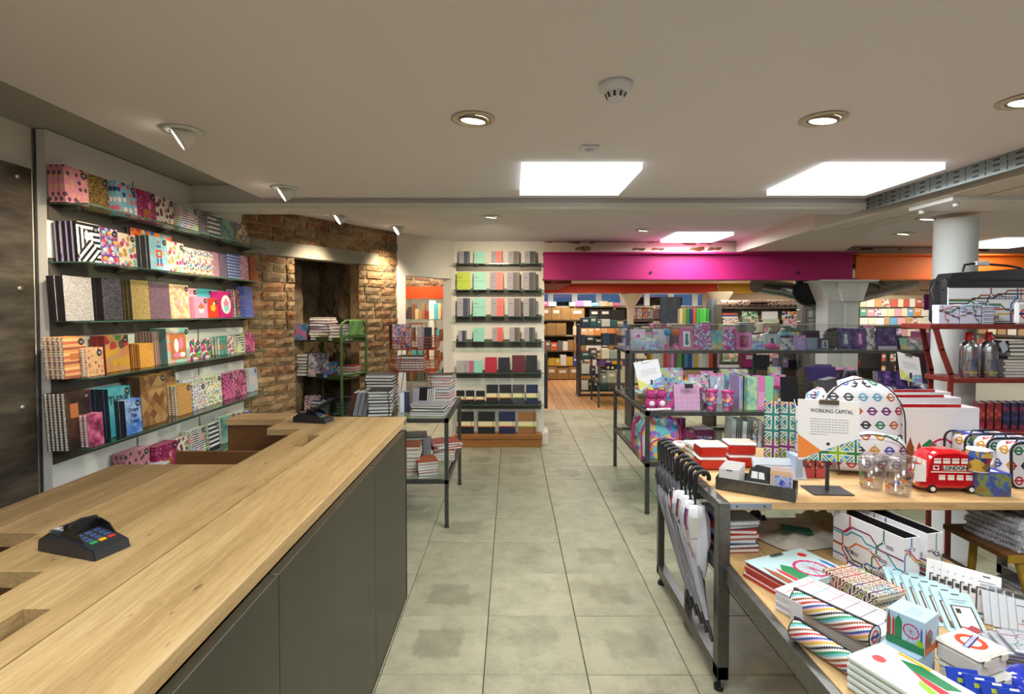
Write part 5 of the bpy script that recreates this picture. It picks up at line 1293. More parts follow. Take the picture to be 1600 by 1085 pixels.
for k, (px, col, nm) in enumerate(((1042, '#3a9ac8', 'turquoise'), (1055, '#e07838', 'orange'))):
    v = PY(px, 548, 4.97); o = thing('pompom_pen', 'pen topped with a fluffy %s pompom' % nm, 'pen', (v.x, 4.97, TZ + .001)); MB().cyl((0, 0, 0), (.005, .01, .13), .004, n=8).lathe([(.02, 0), (.022, .002), (.02, .05), (.0, .05)], 12).build('stem', pink2, o)
    r_ = random.Random(k); mb = MB()
    for i in range(230):
        d = Vector((r_.gauss(0, 1), r_.gauss(0, 1), r_.gauss(0, 1))).normalized(); c0 = Vector((.005, .01, .155)); s_ = d.orthogonal()*.003; e = d*r_.uniform(.034, .048)
        mb.add([c0 + d*.012 - s_, c0 + d*.012 + s_, c0 + e], [(0, 1, 2)])
    mb.ball((.005, .01, .155), .03, 10, 8); mb.build('pompom', mat(col, .9), o)
gift_box(1064, 1084, 512, TZ, 4.96, '#c86aa0', 'pink box with a tall pale window on the tier', window=('#e8f4f0', '#3a8a9a'), yaw=.1)
r = thing('notebook', 'glittery pink and blue notebook in film on the glass tier', 'notebook', (PY(1086, 548, 4.96).x, 4.96, TZ + .001), (-.12, 0, .05)); book_parts(r, .155, .235, .02, glitp)
gift_box(1113, 1130, 516, TZ, 4.98, rainb, 'lilac and peach card box on the tier', depth=.03, window=None)
packet(1131, 1152, 514, TZ, 4.98, glitp, 'clear packet with a pink doll print on the tier')
gift_box(1151, 1176, 520, TZ, 4.96, '#cc6aa4', 'pink carton with a small dark doll window on the tier', window=('#7a4a58', '#c8407a'), depth=.08)
gift_box(1176, 1194, 528, TZ, 4.95, unicorn, 'square pink tin with round motifs on the tier', cat='tin', name='gift_tin')
gift_box(1196, 1218, 522, TZ, 5.05, '#a8c0c0', 'pale box with two blue figures behind the pink slipper', window=('#c8d8d0', '#2a5a8a'))
v = PY(1207, 547, 4.93); o = thing('plush_slipper', 'fluffy pink slipper lying on the glass tier', 'slipper', (v.x, 4.95, TZ + .001), (0, 0, .3)); MB().ball((-.02, 0, .03), (.055, .035, .03), 14, 8).ball((.045, 0, .022), (.04, .03, .022), 12, 8).build('upper', mat('#d85a98', .9, bump=.6, bscale=200), o); MB().ball((.06, -.006, .03), (.02, .02, .014), 10, 6).build('lining', pink3, o)
packet(1221, 1243, 528, TZ, 4.95, silver, 'black and silver patterned pouch on the tier', inner=dark1); packet(1241, 1262, 528, TZ, 5.0, lilac, 'lilac heart print pouch on the tier')
gift_box(1222, 1250, 519, TZ, 5.12, rainb, 'low rainbow striped box behind the pouches'); gift_box(1262, 1279, 528, TZ, 4.98, '#8a94a8', 'grey blue box on the tier', depth=.06); gift_box(1281, 1298, 529, TZ, 4.95, '#2a3060', 'small navy box with a bright picture on the tier', window=('#c8b890', '#2a7ab0'))
gift_box(1256, 1282, 517, TZ, 5.15, '#382040', 'dark plum box behind the grey blue box')
def fur(o_name, label, loc, rad, col, cat, n=420, L=.03, seed=1, hh=1.6):
    o = thing(o_name, label, cat, loc); r_ = random.Random(seed); mb = MB(); mb.ball((0, 0, rad*hh), (rad, rad*.6, rad*hh), 12, 10)
    for i in range(n):
        d = Vector((r_.gauss(0, 1), r_.gauss(0, 1), r_.gauss(0, 1))).normalized(); c0 = Vector((d.x*rad*.95, d.y*rad*.57, rad*hh + d.z*rad*hh*.95)); s_ = d.orthogonal().normalized()*.004
        mb.add([c0 - s_, c0 + s_, c0 + d*L*r_.uniform(.4, 1) + Vector((0, 0, -.012))], [(0, 1, 2)])
    mb.build('fur', mat(col, .9), o); return o
v = PY(1300, 548, 5.0); o = fur('fur_bag', 'grey fluffy bag with a dark bow on the glass tier', (v.x, 5.02, TZ), .07, '#5c5c50', 'bag', hh=1.4); MB().ball((-.03, -.03, .18), (.03, .012, .012), 8, 6).ball((.02, -.03, .19), (.028, .012, .012), 8, 6).build('bow', dark1, o)
gift_box(1311, 1333, 513, TZ, 4.98, galaxy, 'dark blister box with a silver figure on the tier', window=('#5a6a8a', '#c8d0d8'), depth=.03, hang=True); gift_box(1334, 1355, 513, TZ, 4.98, galaxy, 'dark blister box with a purple figure on the tier', window=('#7a4a8a', '#d8a8d8'), depth=.03, hang=True)
packet(1354, 1371, 512, TZ, 5.0, silver, 'crumpled silver packet between the dark boxes'); r = thing('notebook', 'dark purple galaxy notebook with white foot strip on the tier', 'notebook', (PY(1372, 548, 4.97).x, 4.97, TZ + .001), (-.06, 0, 0)); book_parts(r, .175, .195, .03, galaxy); MB().box(.0, .175, -.0014, -.0004, .0, .03).build('foot_strip', mat('#b8b0c8', .4), r)
gift_box(1402, 1411, 524, TZ, 5.0, '#202a50', 'narrow navy box on the tier', depth=.03); gift_box(1409, 1421, 528, TZ, 4.96, rainb, 'small rainbow card on the tier', depth=.01, lean=.3, cat='card', name='gift_card'); packet(1421, 1444, 531, TZ, 4.95, silver, 'blue silver foil pouch at the end of the tier')
# unicorn figures on the tier's back
for k, (px, col, mc) in enumerate(((1194, '#efe6d0', '#c8628a'), (1212, '#d8c0a8', '#5a3a6a'))):
    v = PY(px, 520, 5.3); o = thing('unicorn_figure', ('white unicorn figure with pink mane' if k == 0 else 'tan unicorn figure with dark purple mane') + ' at the back of the tier', 'figurine', (v.x, 5.32, TZ + .001), (0, 0, .3 - k))
    MB().lathe([(.035, 0), (.035, .012), (0, .012)], 12).build('base', pink1, o); mb = MB(); mb.ball((0, 0, .10), (.05, .028, .032), 12, 8)
    for x in (-.03, .03):
        for y in (-.015, .015): mb.cyl((x, y, .01), (x*.9, y*.9, .09), .007, .011, 8)
    mb.tube([(.03, 0, .11), (.05, 0, .15), (.055, 0, .175)], [.02, .015, .014], 8); mb.ball((.072, 0, .175), (.026, .013, .014), 10, 6); mb.build('body', mat(col, .5), o)
    MB().cyl((.062, 0, .188), (.072, 0, .225), .005, .0005, 6).build('horn', mat('#d8a840', .4), o); MB().tube([(.05, 0, .195), (.035, 0, .17), (.025, 0, .14)], [.008, .015, .008], 6).tube([(-.045, 0, .12), (-.07, 0, .10), (-.072, 0, .06)], [.006, .012, .004], 6).build('mane', mat(mc, .6), o)
stand_row(PY(1015, 548, 5.3).x, 5.25, TZ, .16, .2, .03, 2, [mat('#a8b8c8', .3)], 'pale blue notebook', 'lying back on the tier behind the pens', -.4, .5, name='notebook', cat='notebook')

# ---- things on the main glass of the rear table
def sign_board(px, py, z, w, h, label, yaw=0, lean=.35, title='', text_lines=6, post=.30, cols=('#e8b878', None), base_w=.17, rolly=0, big=False):
    v = PZ(px, py, z); r = thing('display_sign', label, 'sign', (v.x, v.y, z + .001), (0, 0, yaw))
    MB().rbox(-base_w/2, base_w/2, -.06, .06, 0, .005, .001).build('base_plate', steel_dark, r); MB().box(-.007, .007, -.004, .004, .005, post + h*.3).build('post', steel_dark, r)
    bd = MB().rbox(-w/2, w/2, 0, .003, 0, h, .0008).build('board', white_p, r, (0, -.012, post), (-lean, rolly, 0))
    MB().rbox(-w*.16, w*.16, -.008, .006, h*.93, h*1.01, .002).build('bulldog_clip', mat('#9a9488', .25, .9), bd)
    m1 = mat('#e0823a', .5); mb = MB()
    mb.prism([(-w/2, .01), (-w/2, h*.42), (-w*.12, h*.16), (-w*.4, .01)], -.0012, -.0004, 'y'); mb.build('orange_corner', m1 if big else mat('#d8d868', .5), bd)
    mb = MB(); mb.prism([(-w*.42, .0), (-w*.12, h*.16), (w/2, h*.40), (w/2, .0)], -.0011, -.0004, 'y'); mb.build('pattern_corner', JACK if big else unicorn, bd)
    if title: text(title, h*.09, mat('#26262c', .6), bd, (-w*.30, -.0012, h*.82), FR, align='LEFT', sx=.85)
    mb = MB(); r_ = random.Random(3)
    for k in range(text_lines):
        for q_ in range(11):
            if k == text_lines - 1 and q_ > 4: break
            x0 = -w*.30 + q_*w*.057; mb.box(x0, x0 + w*.045, -.0009, -.0004, h*(.68 - .042*k), h*(.68 - .042*k) + h*.008)
    mb.build('small_print', mat('#8a8a90', .7), bd); return r
JACK = pat('jack', ['#f0eee8', '#2f7a48', '#c8407a', '#3a8ac8', '#8ab828', '#d8843a', '#38a0b8'], 7.5)
sign_board(1018, 636, AZ, .21, .235, 'white display sign with yellow and floral corners above the pink plush', yaw=.1, lean=.3, post=.15, rolly=-.14)
# pink double cat plush with a tail
v = PZ(1030, 643, AZ); pl = thing('plush_toy', 'magenta plush of two seated cats with yellow bows and a raised tail', 'plush toy', (v.x, v.y + .06, AZ + .001), (0, 0, .1)); fz = mat('#b83a7e', .9, bump=.5, bscale=150); fw = mat('#e8e0e4', .9)
mb = MB()
for sx in (-.055, .03):
    mb.ball((sx, 0, .05), (.048, .04, .055), 12, 8); mb.ball((sx, -.01, .125), (.042, .036, .034), 12, 8)
    for e in (-.026, .026): mb.cyl((sx + e, -.008, .15), (sx + e*1.2, -.008, .178), .014, .002, 8)
mb.tube([(.05, .0, .02), (.095, -.02, .02), (.125, -.01, .06), (.128, 0, .10)], [.03, .026, .018, .010], 10); mb.ball((.115, 0, .12), (.016, .008, .024), 8, 6); mb.ball((.142, 0, .118), (.016, .008, .022), 8, 6); mb.build('body', fz, pl)
MB().ball((-.055, -.032, .055), (.024, .014, .022), 10, 6).ball((.03, -.034, .055), (.026, .014, .024), 10, 6).build('belly', fw, pl)
mb = MB()
for i in range(7): mb.ball((-.09 + i*.028, -.05 - .006*math.sin(i), .012), (.019, .018, .012), 8, 6)
mb.build('fluffy_trim', fw, pl); MB().ball((-.055, -.02, .165), (.02, .012, .008), 8, 6).ball((.03, -.02, .168), (.022, .012, .008), 8, 6).build('bow', mat('#d8c030', .7), pl)
mb = MB()
for sx in (-.055, .03):
    for e in (-.015, .015): mb.ball((sx + e, -.043, .13), .004, 6, 4)
mb.build('eyes', black, pl)
stand_row(PZ(1056, 643, AZ).x, 4.19, AZ, .205, .20, .012, 3, [pat('rdots', ['#d8a8cc', '#e0b0d0'], 4)], 'lilac clipboard pad', 'on the rear glass table', .05, .12, name='clipboard', cat='clipboard')
mb = MB().rbox(.07, .135, -.012, .0, .18, .215, .003); o = mb.build('clip', mat('#5a5660', .3, .8), None, (PZ(1056, 643, AZ).x, 4.17, AZ), (0, 0, .05)); tag(o, 'dark metal bulldog clip on the front lilac pad', 'clip')
stand_row(PZ(1046, 630, AZ).x, 4.28, AZ, .15, .22, .02, 4, [unicorn, rainb], 'pastel spiral notebook', 'behind the lilac pads', -.25, .1, spiral=True, name='notebook', cat='notebook')
stand_row(PY(1035, 600, 4.62).x, 4.62, AZ, .20, .29, .02, 1, [unicorn], 'rainbow unicorn clipboard', 'rear of the glass table behind the white sign', .1, .15, name='clipboard', cat='clipboard')
def tumbler(px, py, z, h, rt, label, body, lid, straw, dots=None, dy=0, name='straw_tumbler'):
    v = PZ(px, py, z); r = thing(name, label, 'tumbler', (v.x, v.y + dy, z + .001)); rb = rt*.74
    MB().lathe([(rb, 0), (rb, .004), (rt*.97, h*.86), (rt*.95, h*.86), (rb*.95, .006), (0, .006)], 24, caps=False).build('cup', body, r)
    MB().lathe([(rt, h*.84), (rt*1.04, h*.86), (rt*1.04, h*.92), (rt*.8, h*.96), (0, h*.965)], 24, caps=False).build('lid', lid, r)
    MB().cyl((.006, 0, h*.1), (.012, 0, h*1.22), .0042, n=8).build('straw', straw, r)
    if dots:
        mb = MB(); r_ = random.Random(int(px)); R_ = None
        for i in range(16):
            t = r_.uniform(0, 2*PI); zz = h*r_.uniform(.12, .74); rr = rb + (rt*.97 - rb)*(zz/h/.86) + .0008; c = r_.choice([pm(k) for k in ('red', 'blue', 'yellow', 'purple', 'green', 'magenta', 'orange', 'black')])
            e = Vector((math.cos(t), math.sin(t), 0)); s_ = Vector((-math.sin(t), math.cos(t), 0)); c0 = e*rr + Vector((0, 0, zz)); k = 14; ro, ri = .0095, .0062
            vs = []
            for q_ in range(k):
                a_ = 2*PI*q_/k; d = s_*math.cos(a_) + Vector((0, 0, math.sin(a_))); vs += [c0 + d*ri - e*(ri*ri*math.cos(a_)**2/(2*rr)), c0 + d*ro - e*(ro*ro*math.cos(a_)**2/(2*rr))]
            mb.add(vs, [(2*q_, 2*q_+1, (2*q_+3) % (2*k), (2*q_+2) % (2*k)) for q_ in range(k)], c)
            mb.add([c0 - s_*.012 + e*.0003 - Vector((0, 0, .0024)), c0 + s_*.012 + e*.0003 - Vector((0, 0, .0024)), c0 + s_*.012 + e*.0003 + Vector((0, 0, .0024)), c0 - s_*.012 + e*.0003 + Vector((0, 0, .0024))], [(0, 1, 2, 3)], c)
        mb.build('printed_rings', list(PC.values()), r)
    return r
pinktum = pat('blobs', ['#a83a6a', '#6aa0c8', '#d87aa0', '#e8a860', '#8a3a6a'], 2.6, w=.55)
for k, (px, dd) in enumerate(((1103, .16), (1120, .06), (1141, 0))): tumbler(px, 643, AZ, .165, .048, 'pink printed tumbler, %s of three on the rear glass table' % ORD[k], pinktum, pink2, pink3, dy=.05 + dd)
for k, (a_, b_, yt, Y) in enumerate(((1078, 1098, 590, 4.55), (1097, 1118, 584, 4.62), (1112, 1135, 588, 4.5), (1088, 1110, 600, 4.42))): packet(a_, b_, yt, AZ, Y, silver if k % 2 else holoP, 'shiny holographic pouch, %s of four behind the pink tumblers' % ORD[k])
stand_row(PY(1127, 600, 4.7).x, 4.7, AZ, .24, .27, .025, 2, [unicorn], 'large turquoise rainbow spiral notebook', 'rear of the glass table', -.05, .1, spiral=True, name='notebook', cat='notebook')
stand_row(PY(1140, 600, 4.45).x, 4.5, AZ, .10, .26, .015, 1, [rainb], 'narrow pale rainbow folder', 'leaning beside the tumblers', .0, .2, name='folder', cat='folder')
spine_row(PY(1153, 640, 4.28).x, 4.26, AZ, [.014]*7, [.26 + .002*i for i in range(7)], .2, [lilac, rainb, dark1, unicorn, mintg, pink3, galaxy], 'slim pastel folder', 'spines beside the green folder', name='folder', cat='folder')
gift_box(1168, 1184, 590, AZ, 4.2, pat('cloud', ['#8ad0a0', '#c8e8b0', '#70b8b8', '#e8d8a0'], 4), 'mint green folder box with a white animal sticker', depth=.10, lean=0); gift_box(1184, 1196, 589, AZ, 4.2, pink1, 'pink folder box between two green ones', depth=.10, lean=0, print_=pink3); gift_box(1196, 1209, 590, AZ, 4.2, mintg, 'plain green folder box at the end of the pastel row', depth=.10, lean=0)
for k, px in enumerate((1213, 1223)):
    v = PZ(px, 632, AZ); o = thing('lip_bottle', 'pink capped bottle, %s of the pair right of the green folders' % ORD[k], 'bottle', (v.x, v.y + .12, AZ + .001)); MB().rbox(-.022, .022, -.018, .018, 0, .11, .004).build('body', rainb, o); MB().rbox(-.022, .022, -.018, .018, .112, .14, .004).build('cap', pink2, o)
gift_box(1205, 1222, 574, AZ, 4.75, unicorn, 'pink unicorn print box at the rear', window=('#e8b0c8', '#d8c040')); packet(1208, 1232, 590, AZ, 4.6, pink1, 'pink rabbit shaped pouch behind the bottles')
v = PZ(1255, 632, AZ); o = fur('fur_charm', 'tall brown fluffy charm hanging beside black gifts', (v.x + .03, v.y + .1, AZ), .045, '#4c4232', 'charm', hh=3.3, seed=4)
gift_box(1228, 1248, 590, AZ, 4.4, '#17161c', 'black box left of the brown fluffy charm', depth=.08); gift_box(1268, 1308, 574, AZ, 4.75, '#3a2c6a', 'purple edged display box behind the khaki notebooks', depth=.12, print_=dark1)
gift_box(1280, 1302, 570, AZ, 4.95, '#6a4a8a', 'lilac tin behind the purple edged box', cat='tin', name='gift_tin')
stand_row(PY(1276, 600, 4.55).x, 4.5, AZ, .28, .20, .018, 4, [khaki], 'khaki furry notebook', 'on the rear glass table', .05, .5, name='notebook', cat='notebook')
packet(1312, 1345, 578, AZ, 4.75, dark1, 'black glittering pouch behind the blue lunch box', puff=.03)
v = PZ(1347, 630, AZ)
def lunch_box(x, y, z, w, d, h, yaw, body, lid, label, top=None, clips=True, name='lunch_box', rim=None):
    r = thing(name, label, 'lunch box', (x, y, z + .001), (0, 0, yaw))
    mb = MB(); mb.rbox(-w/2 + .004, w/2 - .004, -d/2 + .004, d/2 - .004, 0, h*.82, .008); mb.build('tub', body, r)
    mb = MB(); mb.rbox(-w/2, w/2, -d/2, d/2, h*.78, h*.97, .006); mb.rbox(-w/2 + .008, w/2 - .008, -d/2 + .008, d/2 - .008, h*.9, h, .004); mb.build('lid', lid, r)
    if clips:
        for sx in (-1, 1): MB().rbox(sx*w*.28 - .012, sx*w*.28 + .012, -d/2 - .004, -d/2 + .002, h*.62, h*.9, .0015).build('clip', lid, r)
        for sy in (-1, 1): MB().rbox(w/2 - .002, w/2 + .004, sy*d*.26 - .012, sy*d*.26 + .012, h*.62, h*.9, .0015).build('clip', lid, r)
    if top: MB().box(-w/2 + .014, w/2 - .014, -d/2 + .014, d/2 - .014, h, h + .0006).build('lid_print', top, r)
    return r
lunch_box(PY(1345, 600, 4.6).x, 4.6, AZ, .17, .13, .09, .0, mat('#1c2c60', .4), mat('#24407c', .4), 'dark blue lidded lunch box on the rear table')
for k in range(5): tumbler(1350 + k*12, 640, AZ, .15, .033, 'blue lidded cup, %s in the row behind the roundel backpack' % ORD[k], clear('cup_clear', '#c8d0e8', .3), mat('#2038a0', .35), mat('#2038a0', .4), dy=.10)
stand_row(PY(1367, 600, 4.75).x, 4.7, AZ, .26, .25, .02, 3, [galaxy], 'large navy galaxy notebook', 'rear of the table below the second sign', .05, .12, spiral=True, name='notebook', cat='notebook')
stand_row(PY(1402, 600, 4.3).x, 4.3, AZ, .19, .17, .016, 4, [galaxy], 'dark purple galaxy spiral notebook', 'right part of the rear table', -.1, .15, spiral=True, name='notebook', cat='notebook')
sign_board(1422, 640, AZ, .21, .235, 'white display sign leaning above the galaxy notebooks', yaw=.15, lean=.4, post=.22, rolly=.25)
packet(1424, 1444, 588, AZ, 4.5, glitp, 'purple patterned packet below the second sign'); packet(1440, 1460, 600, AZ, 4.4, silver, 'silver packet at the right end of the rear table', inner=dark1)

# ---- below the rear table
pagesw = mat('#d8d8dc', .8); dotsp = pat('rdots', ['#1c1c20', '#e8e8e8'], 1.5)
bpk = thing('backpack', 'rainbow unicorn backpack with pink trim under the rear glass table', 'backpack', (PZ(1030, 722, .40).x + .02, 4.27, .401), (-.06, 0, .15)); rbm = pat('blobs', ['#70c0c8', '#e070a8', '#e8c860', '#8a70c8', '#e8e8f0', '#e88060', '#50a0d0'], 4.0, w=.7); ptr = mat('#c83878', .6)
def soft_pack(w, d, h, seg=10):
    prof = []; mb = MB(); vs = []; n = 20; rows_ = 9
    for j in range(rows_ + 1):
        v_ = j/rows_; s_ = 1 if v_ < .62 else math.sqrt(max(0, 1 - ((v_ - .62)/.38)**2.2))
        for i in range(n):
            t = 2*PI*i/n; c_, q_ = math.cos(t), math.sin(t); p_ = 3.2
            rr = (abs(c_)**p_ + abs(q_)**p_)**(-1/p_)
            vs.append((rr*c_*w/2*max(s_, .02)**.8, rr*q_*d/2*(.75 + .25*math.sin(PI*min(1, v_*1.2)))*max(s_, .05)**.5, h*v_))
    fs = [(j*n+i, j*n+(i+1) % n, (j+1)*n+(i+1) % n, (j+1)*n+i) for j in range(rows_) for i in range(n)] + [tuple(range(n))[::-1], tuple(range(rows_*n, rows_*n+n))]
    return mb.add(vs, fs, 0, True)
soft_pack(.34, .18, .36).build('body', rbm, bpk); pk = MB(); pk.add([(x*.75, y*.35, z*.5) for x, y, z in soft_pack(.34, .18, .36).v], soft_pack(.34, .18, .36).f, 0, True); pk.build('front_pocket', rbm, bpk, (.0, -.09, .01))
def arch(w, h, y, r=.006, n=14, z0=.0): return [(-w/2, y, z0)] + [(w/2*-math.cos(PI*i/n), y, z0 + (h-z0)*(.55 + .45*math.sin(PI*i/n))) for i in range(n+1)] + [(w/2, y, z0)]
MB().tube(arch(.33, .36, -.06), .006, 6).tube(arch(.25, .18, -.115), .006, 6).build('piping', ptr, bpk)
for sx in (-.12, .12): MB().tube([(sx, .08, .33), (sx*1.3, .13, .25), (sx*1.4, .12, .1), (sx, .08, .03)], .012, 6).build('strap', ptr, bpk)
MB().tube([(-.04, .06, .35), (-.03, .06, .39), (.03, .06, .39), (.04, .06, .35)], .006, 6).build('carry_loop', ptr, bpk)
soft = thing('holdall', 'grey silver holographic bag behind the rainbow backpack', 'bag', (1.26, 4.95, .401)); soft_pack(.26, .14, .26).build('body', silver, soft); MB().tube([(-.06, 0, .24), (-.05, 0, .3), (.05, 0, .3), (.06, 0, .24)], .006, 6).build('handle', dark1, soft)
for i in range(9):
    h_ = .30 - .004*(i % 3); c = [white_p, dotsp, white_p, dotsp, floral, whitep, pink3, mat('#1e3a8a', .4), mat('#8a98b8', .4)][i]
    r = thing('notebook', 'upright %s spiral notebook, %s in the row under the rear table' % (['white', 'black dotted', 'white', 'black dotted', 'floral', 'red printed', 'pale pink', 'royal blue', 'grey blue'][i], ORD[i]), 'notebook', (PZ(1118, 702, .40).x + .05 + i*.042 + (.02 if i > 6 else 0), 4.28, .403), (.04 if i < 6 else .28, 0, PI/2 - .1), 'spiral notebooks under the rear table')
    book_parts(r, .20, h_ - (.0 if i < 6 else .03), .034 if i < 6 else .02, c, i in (0, 5), pages=pagesw)
v = PZ(1108, 700, .40)
mb = MB(); vs = []; n = 12
import mathutils.noise as mnoise
for j in range(n+1):
    for i in range(n+1):
        x, y = i/n - .5, j/n - .5; vs.append((x*.16, y*.14, .03 + .05*max(0, 1 - (x*x + y*y)*4)*(1 + .8*mnoise.noise(Vector((x*7, y*7, 1)))) + .012*math.sin(x*60)))
o = mb.add(vs, [(j*(n+1)+i, j*(n+1)+i+1, (j+1)*(n+1)+i+1, (j+1)*(n+1)+i) for j in range(n) for i in range(n)], 0, True).build('scarf', mat('#b03a6a', .5), None, (1.50, 4.55, .49)); sm = o.modifiers.new('t', 'SOLIDIFY'); sm.thickness = .01; tag(o, 'crumpled raspberry pink cloth under the rear table', 'scarf')
g_ = thing('gift_bag', 'dark pink striped gift bag behind the rainbow backpack', 'bag', (1.42, 4.62, .401)); MB().rbox(-.08, .08, -.04, .04, 0, .26, .004).build('bag', pat('stripes', ['#8a2a5a', '#3a2a5a', '#c04a7a'], 1.5), g_); MB().tube([(-.04, -.04, .26), (-.03, -.045, .32), (.03, -.045, .32), (.04, -.04, .26)], .002, 5).build('handle', ptr, g_)
gift_box(1086, 1116, 672, .40, 4.75, '#7a2a58', 'deep pink box under the rear table beyond the cloth', depth=.15, lean=0, print_=glitp)
# ================================================================== front wooden table in its steel frame
BZ = .794
tb = thing('steel_framed_table', 'wooden topped display table in a square steel frame with umbrellas hung on it', 'table', (0, 0, 0))
brushed = mat('#6b6a67', .38, .8, noise=(40, .2), name='raw_steel')
def sidefr(x, name):
    MB().rbox(x, x + .048, 2.165, 2.215, .06, BZ + .002, .002).build('front_post', brushed, tb); MB().rbox(x, x + .035, 3.05, 3.085, .06, BZ + .002, .002).build('rear_post', brushed, tb)
    MB().rbox(x + .002, x + .046, 2.215, 3.05, BZ - .038, BZ + .002, .002).build('top_rail', brushed, tb); MB().rbox(x, x + .046, 2.165, 3.085, .06, .115, .002).build('floor_rail', brushed, tb)
    for y in (2.20, 3.06): MB().cyl((x + .02, y, 0), (x + .02, y, .018), .02, n=12).cyl((x + .02, y, .018), (x + .02, y, .06), .008, n=8).build('foot', black, tb)
sidefr(.848, 'l'); sidefr(2.83, 'r')
MB().rbox(.883, 2.83, 3.05, 3.08, .50, .54, .002).build('rear_rail', brushed, tb)
for y0, y1 in ((2.19, 2.4), (2.402, 2.62), (2.622, 2.84), (2.842, 3.07)): MB().rbox(.897, 2.829, y0, y1, BZ - .036, BZ, .003).build('plank', scaffold_x, tb)
MB().rbox(.90, 1.075, 2.187, 2.19, BZ - .030, BZ - .006, .0008).cyl((.93, 2.185, BZ - .018), (.93, 2.187, BZ - .018), .004, n=8, m=1).cyl((1.045, 2.185, BZ - .018), (1.045, 2.187, BZ - .018), .004, n=8, m=1).build('end_plate', [mat('#93a0ac', .35, .8), steel_dark], tb)
# low table pushed under and in front of it
LBZ = .538
tl = thing('low_wooden_table', 'low plank topped table with steel edge in front of the framed table', 'table', (0, 0, 0))
for i in range(5): MB().rbox(.905 + i*.186, .905 + i*.186 + .184, .75, 2.66, LBZ - .034, LBZ, .002).build('plank', scaffold, tl)
MB().rbox(.872, .904, .72, 2.69, LBZ - .07, LBZ - .004, .002).rbox(1.836, 1.868, .72, 2.69, LBZ - .07, LBZ - .004, .002).rbox(.905, 1.836, 2.662, 2.69, LBZ - .07, LBZ - .004, .002).rbox(.905, 1.836, .72, .748, LBZ - .07, LBZ - .004, .002).build('steel_edge', brushed, tl)
for x in (.893, 1.84):
    for y in (.75, 2.66): MB().box(x - .016, x + .016, y - .016, y + .016, .0, LBZ - .06).build('leg', brushed, tl)

# ---- umbrellas hooked over the top rail
umb_grey = mat('#8a8a90', .55, bump=.3, bscale=40, name='grey_canopy'); umb_dark = mat('#38383c', .6); umb_white = mat('#d8d8e0', .55)
def umbrella(y, kind, i, label):
    r = thing('umbrella', label, 'umbrella', (.862, y, BZ + .034), (0, 0, 0), 'umbrellas hung on the table frame'); R_ = .03
    lean = Vector((-.015, -.58, -.50)).normalized() if kind == 'black' else Vector((.05, -.12, -.80)).normalized()
    hp = [(R_*math.cos(a), .0, R_*math.sin(a)) for a in [PI*k/9 for k in range(-1, 10)]]      # over the rail
    s0 = Vector((-R_, 0, 0)); s1 = s0 + Vector((-.008, lean.y*.06, -.07)); pts = hp[:] + [s1]
    MB().tube(pts, [.0102]*(len(pts)-1) + [.0105], 8).build('handle', black, r)
    L = .72 if kind == 'black' else .37; e = s1 + lean*L
    MB().cyl(s1, s1 + lean*(L + .03), .005, n=6).build('shaft', black, r)
    a = lean; u = a.orthogonal().normalized(); w = a.cross(u); mb = MB(); n = 24; vs = []; prof = [(.06, .010), (.08, .028), (.14, .036), (.22, .032), (.26, .040), (.42, .034), (.8, .018), (.97, .008)] if kind == 'black' else [(.12, .012), (.14, .034), (.3, .045), (.55, .042), (.8, .026), (.97, .01)]
    for (t, rad) in prof:
        for k in range(n):
            th = 2*PI*k/n + t*1.2; q_ = rad*(1 + .28*math.cos(th*8 + i)*(1 if rad > .012 else 0)); vs.append(s1 + a*(L*t) + (u*math.cos(th) + w*math.sin(th))*q_)
    m_ = len(prof); mb.add(vs, [(j*n+k, j*n+(k+1) % n, (j+1)*n+(k+1) % n, (j+1)*n+k) for j in range(m_-1) for k in range(n)], 0, True)
    if kind == 'black':
        mb.m = [1 if (j // n) < 3 else 0 for j in range(len(mb.f))]
    mb.build('canopy', [umb_grey, umb_dark] if kind == 'black' else umb_white, r)
    if kind == 'white':
        mb = MB(); r_ = random.Random(i)
        for c in ('red', 'blue', 'brown', 'navy', 'red'):
            th0 = r_.uniform(0, 6.28); pts = []
            for k in range(9):
                t = .16 + .78*k/8; rad = [p_ for p_ in prof if p_[0] <= t][-1]; nx_ = [p_ for p_ in prof if p_[0] > t][0] if t < .97 else prof[-1]; f_ = (t - rad[0])/max(.01, nx_[0] - rad[0]); rr = (rad[1] + (nx_[1] - rad[1])*f_)*1.25
                th = th0 + (.7 if k in (3, 4, 5) else 0) + k*.1; pts.append(s1 + a*(L*t) + (u*math.cos(th) + w*math.sin(th))*rr)
            mb.tube(pts, .003, 5, pm(c))
        mb.build('map_lines', list(PC.values()), r)
    MB().cyl(e, e + lean*.055, .0075, .0065, 8).build('ferrule', black, r)
    if i % 2 == 0:
        c0 = s1 + Vector((-.02, -.02, -.05)); MB().box(c0.x - .018, c0.x + .018, c0.y - .05, c0.y - .048, c0.z - .12, c0.z - .03).build('swing_tag', mat('#b8c4d0' if kind == 'black' else '#d8d8d0', .6), r)
for i in range(5): umbrella(3.00 - i*.062, 'black', i, 'black handled grey umbrella, %s from the rear of the table rail' % ORD[i])
for i in range(5): umbrella(2.66 - i*.066, 'white', i, 'black handled white map print umbrella, %s of five towards the front post' % ORD[i])

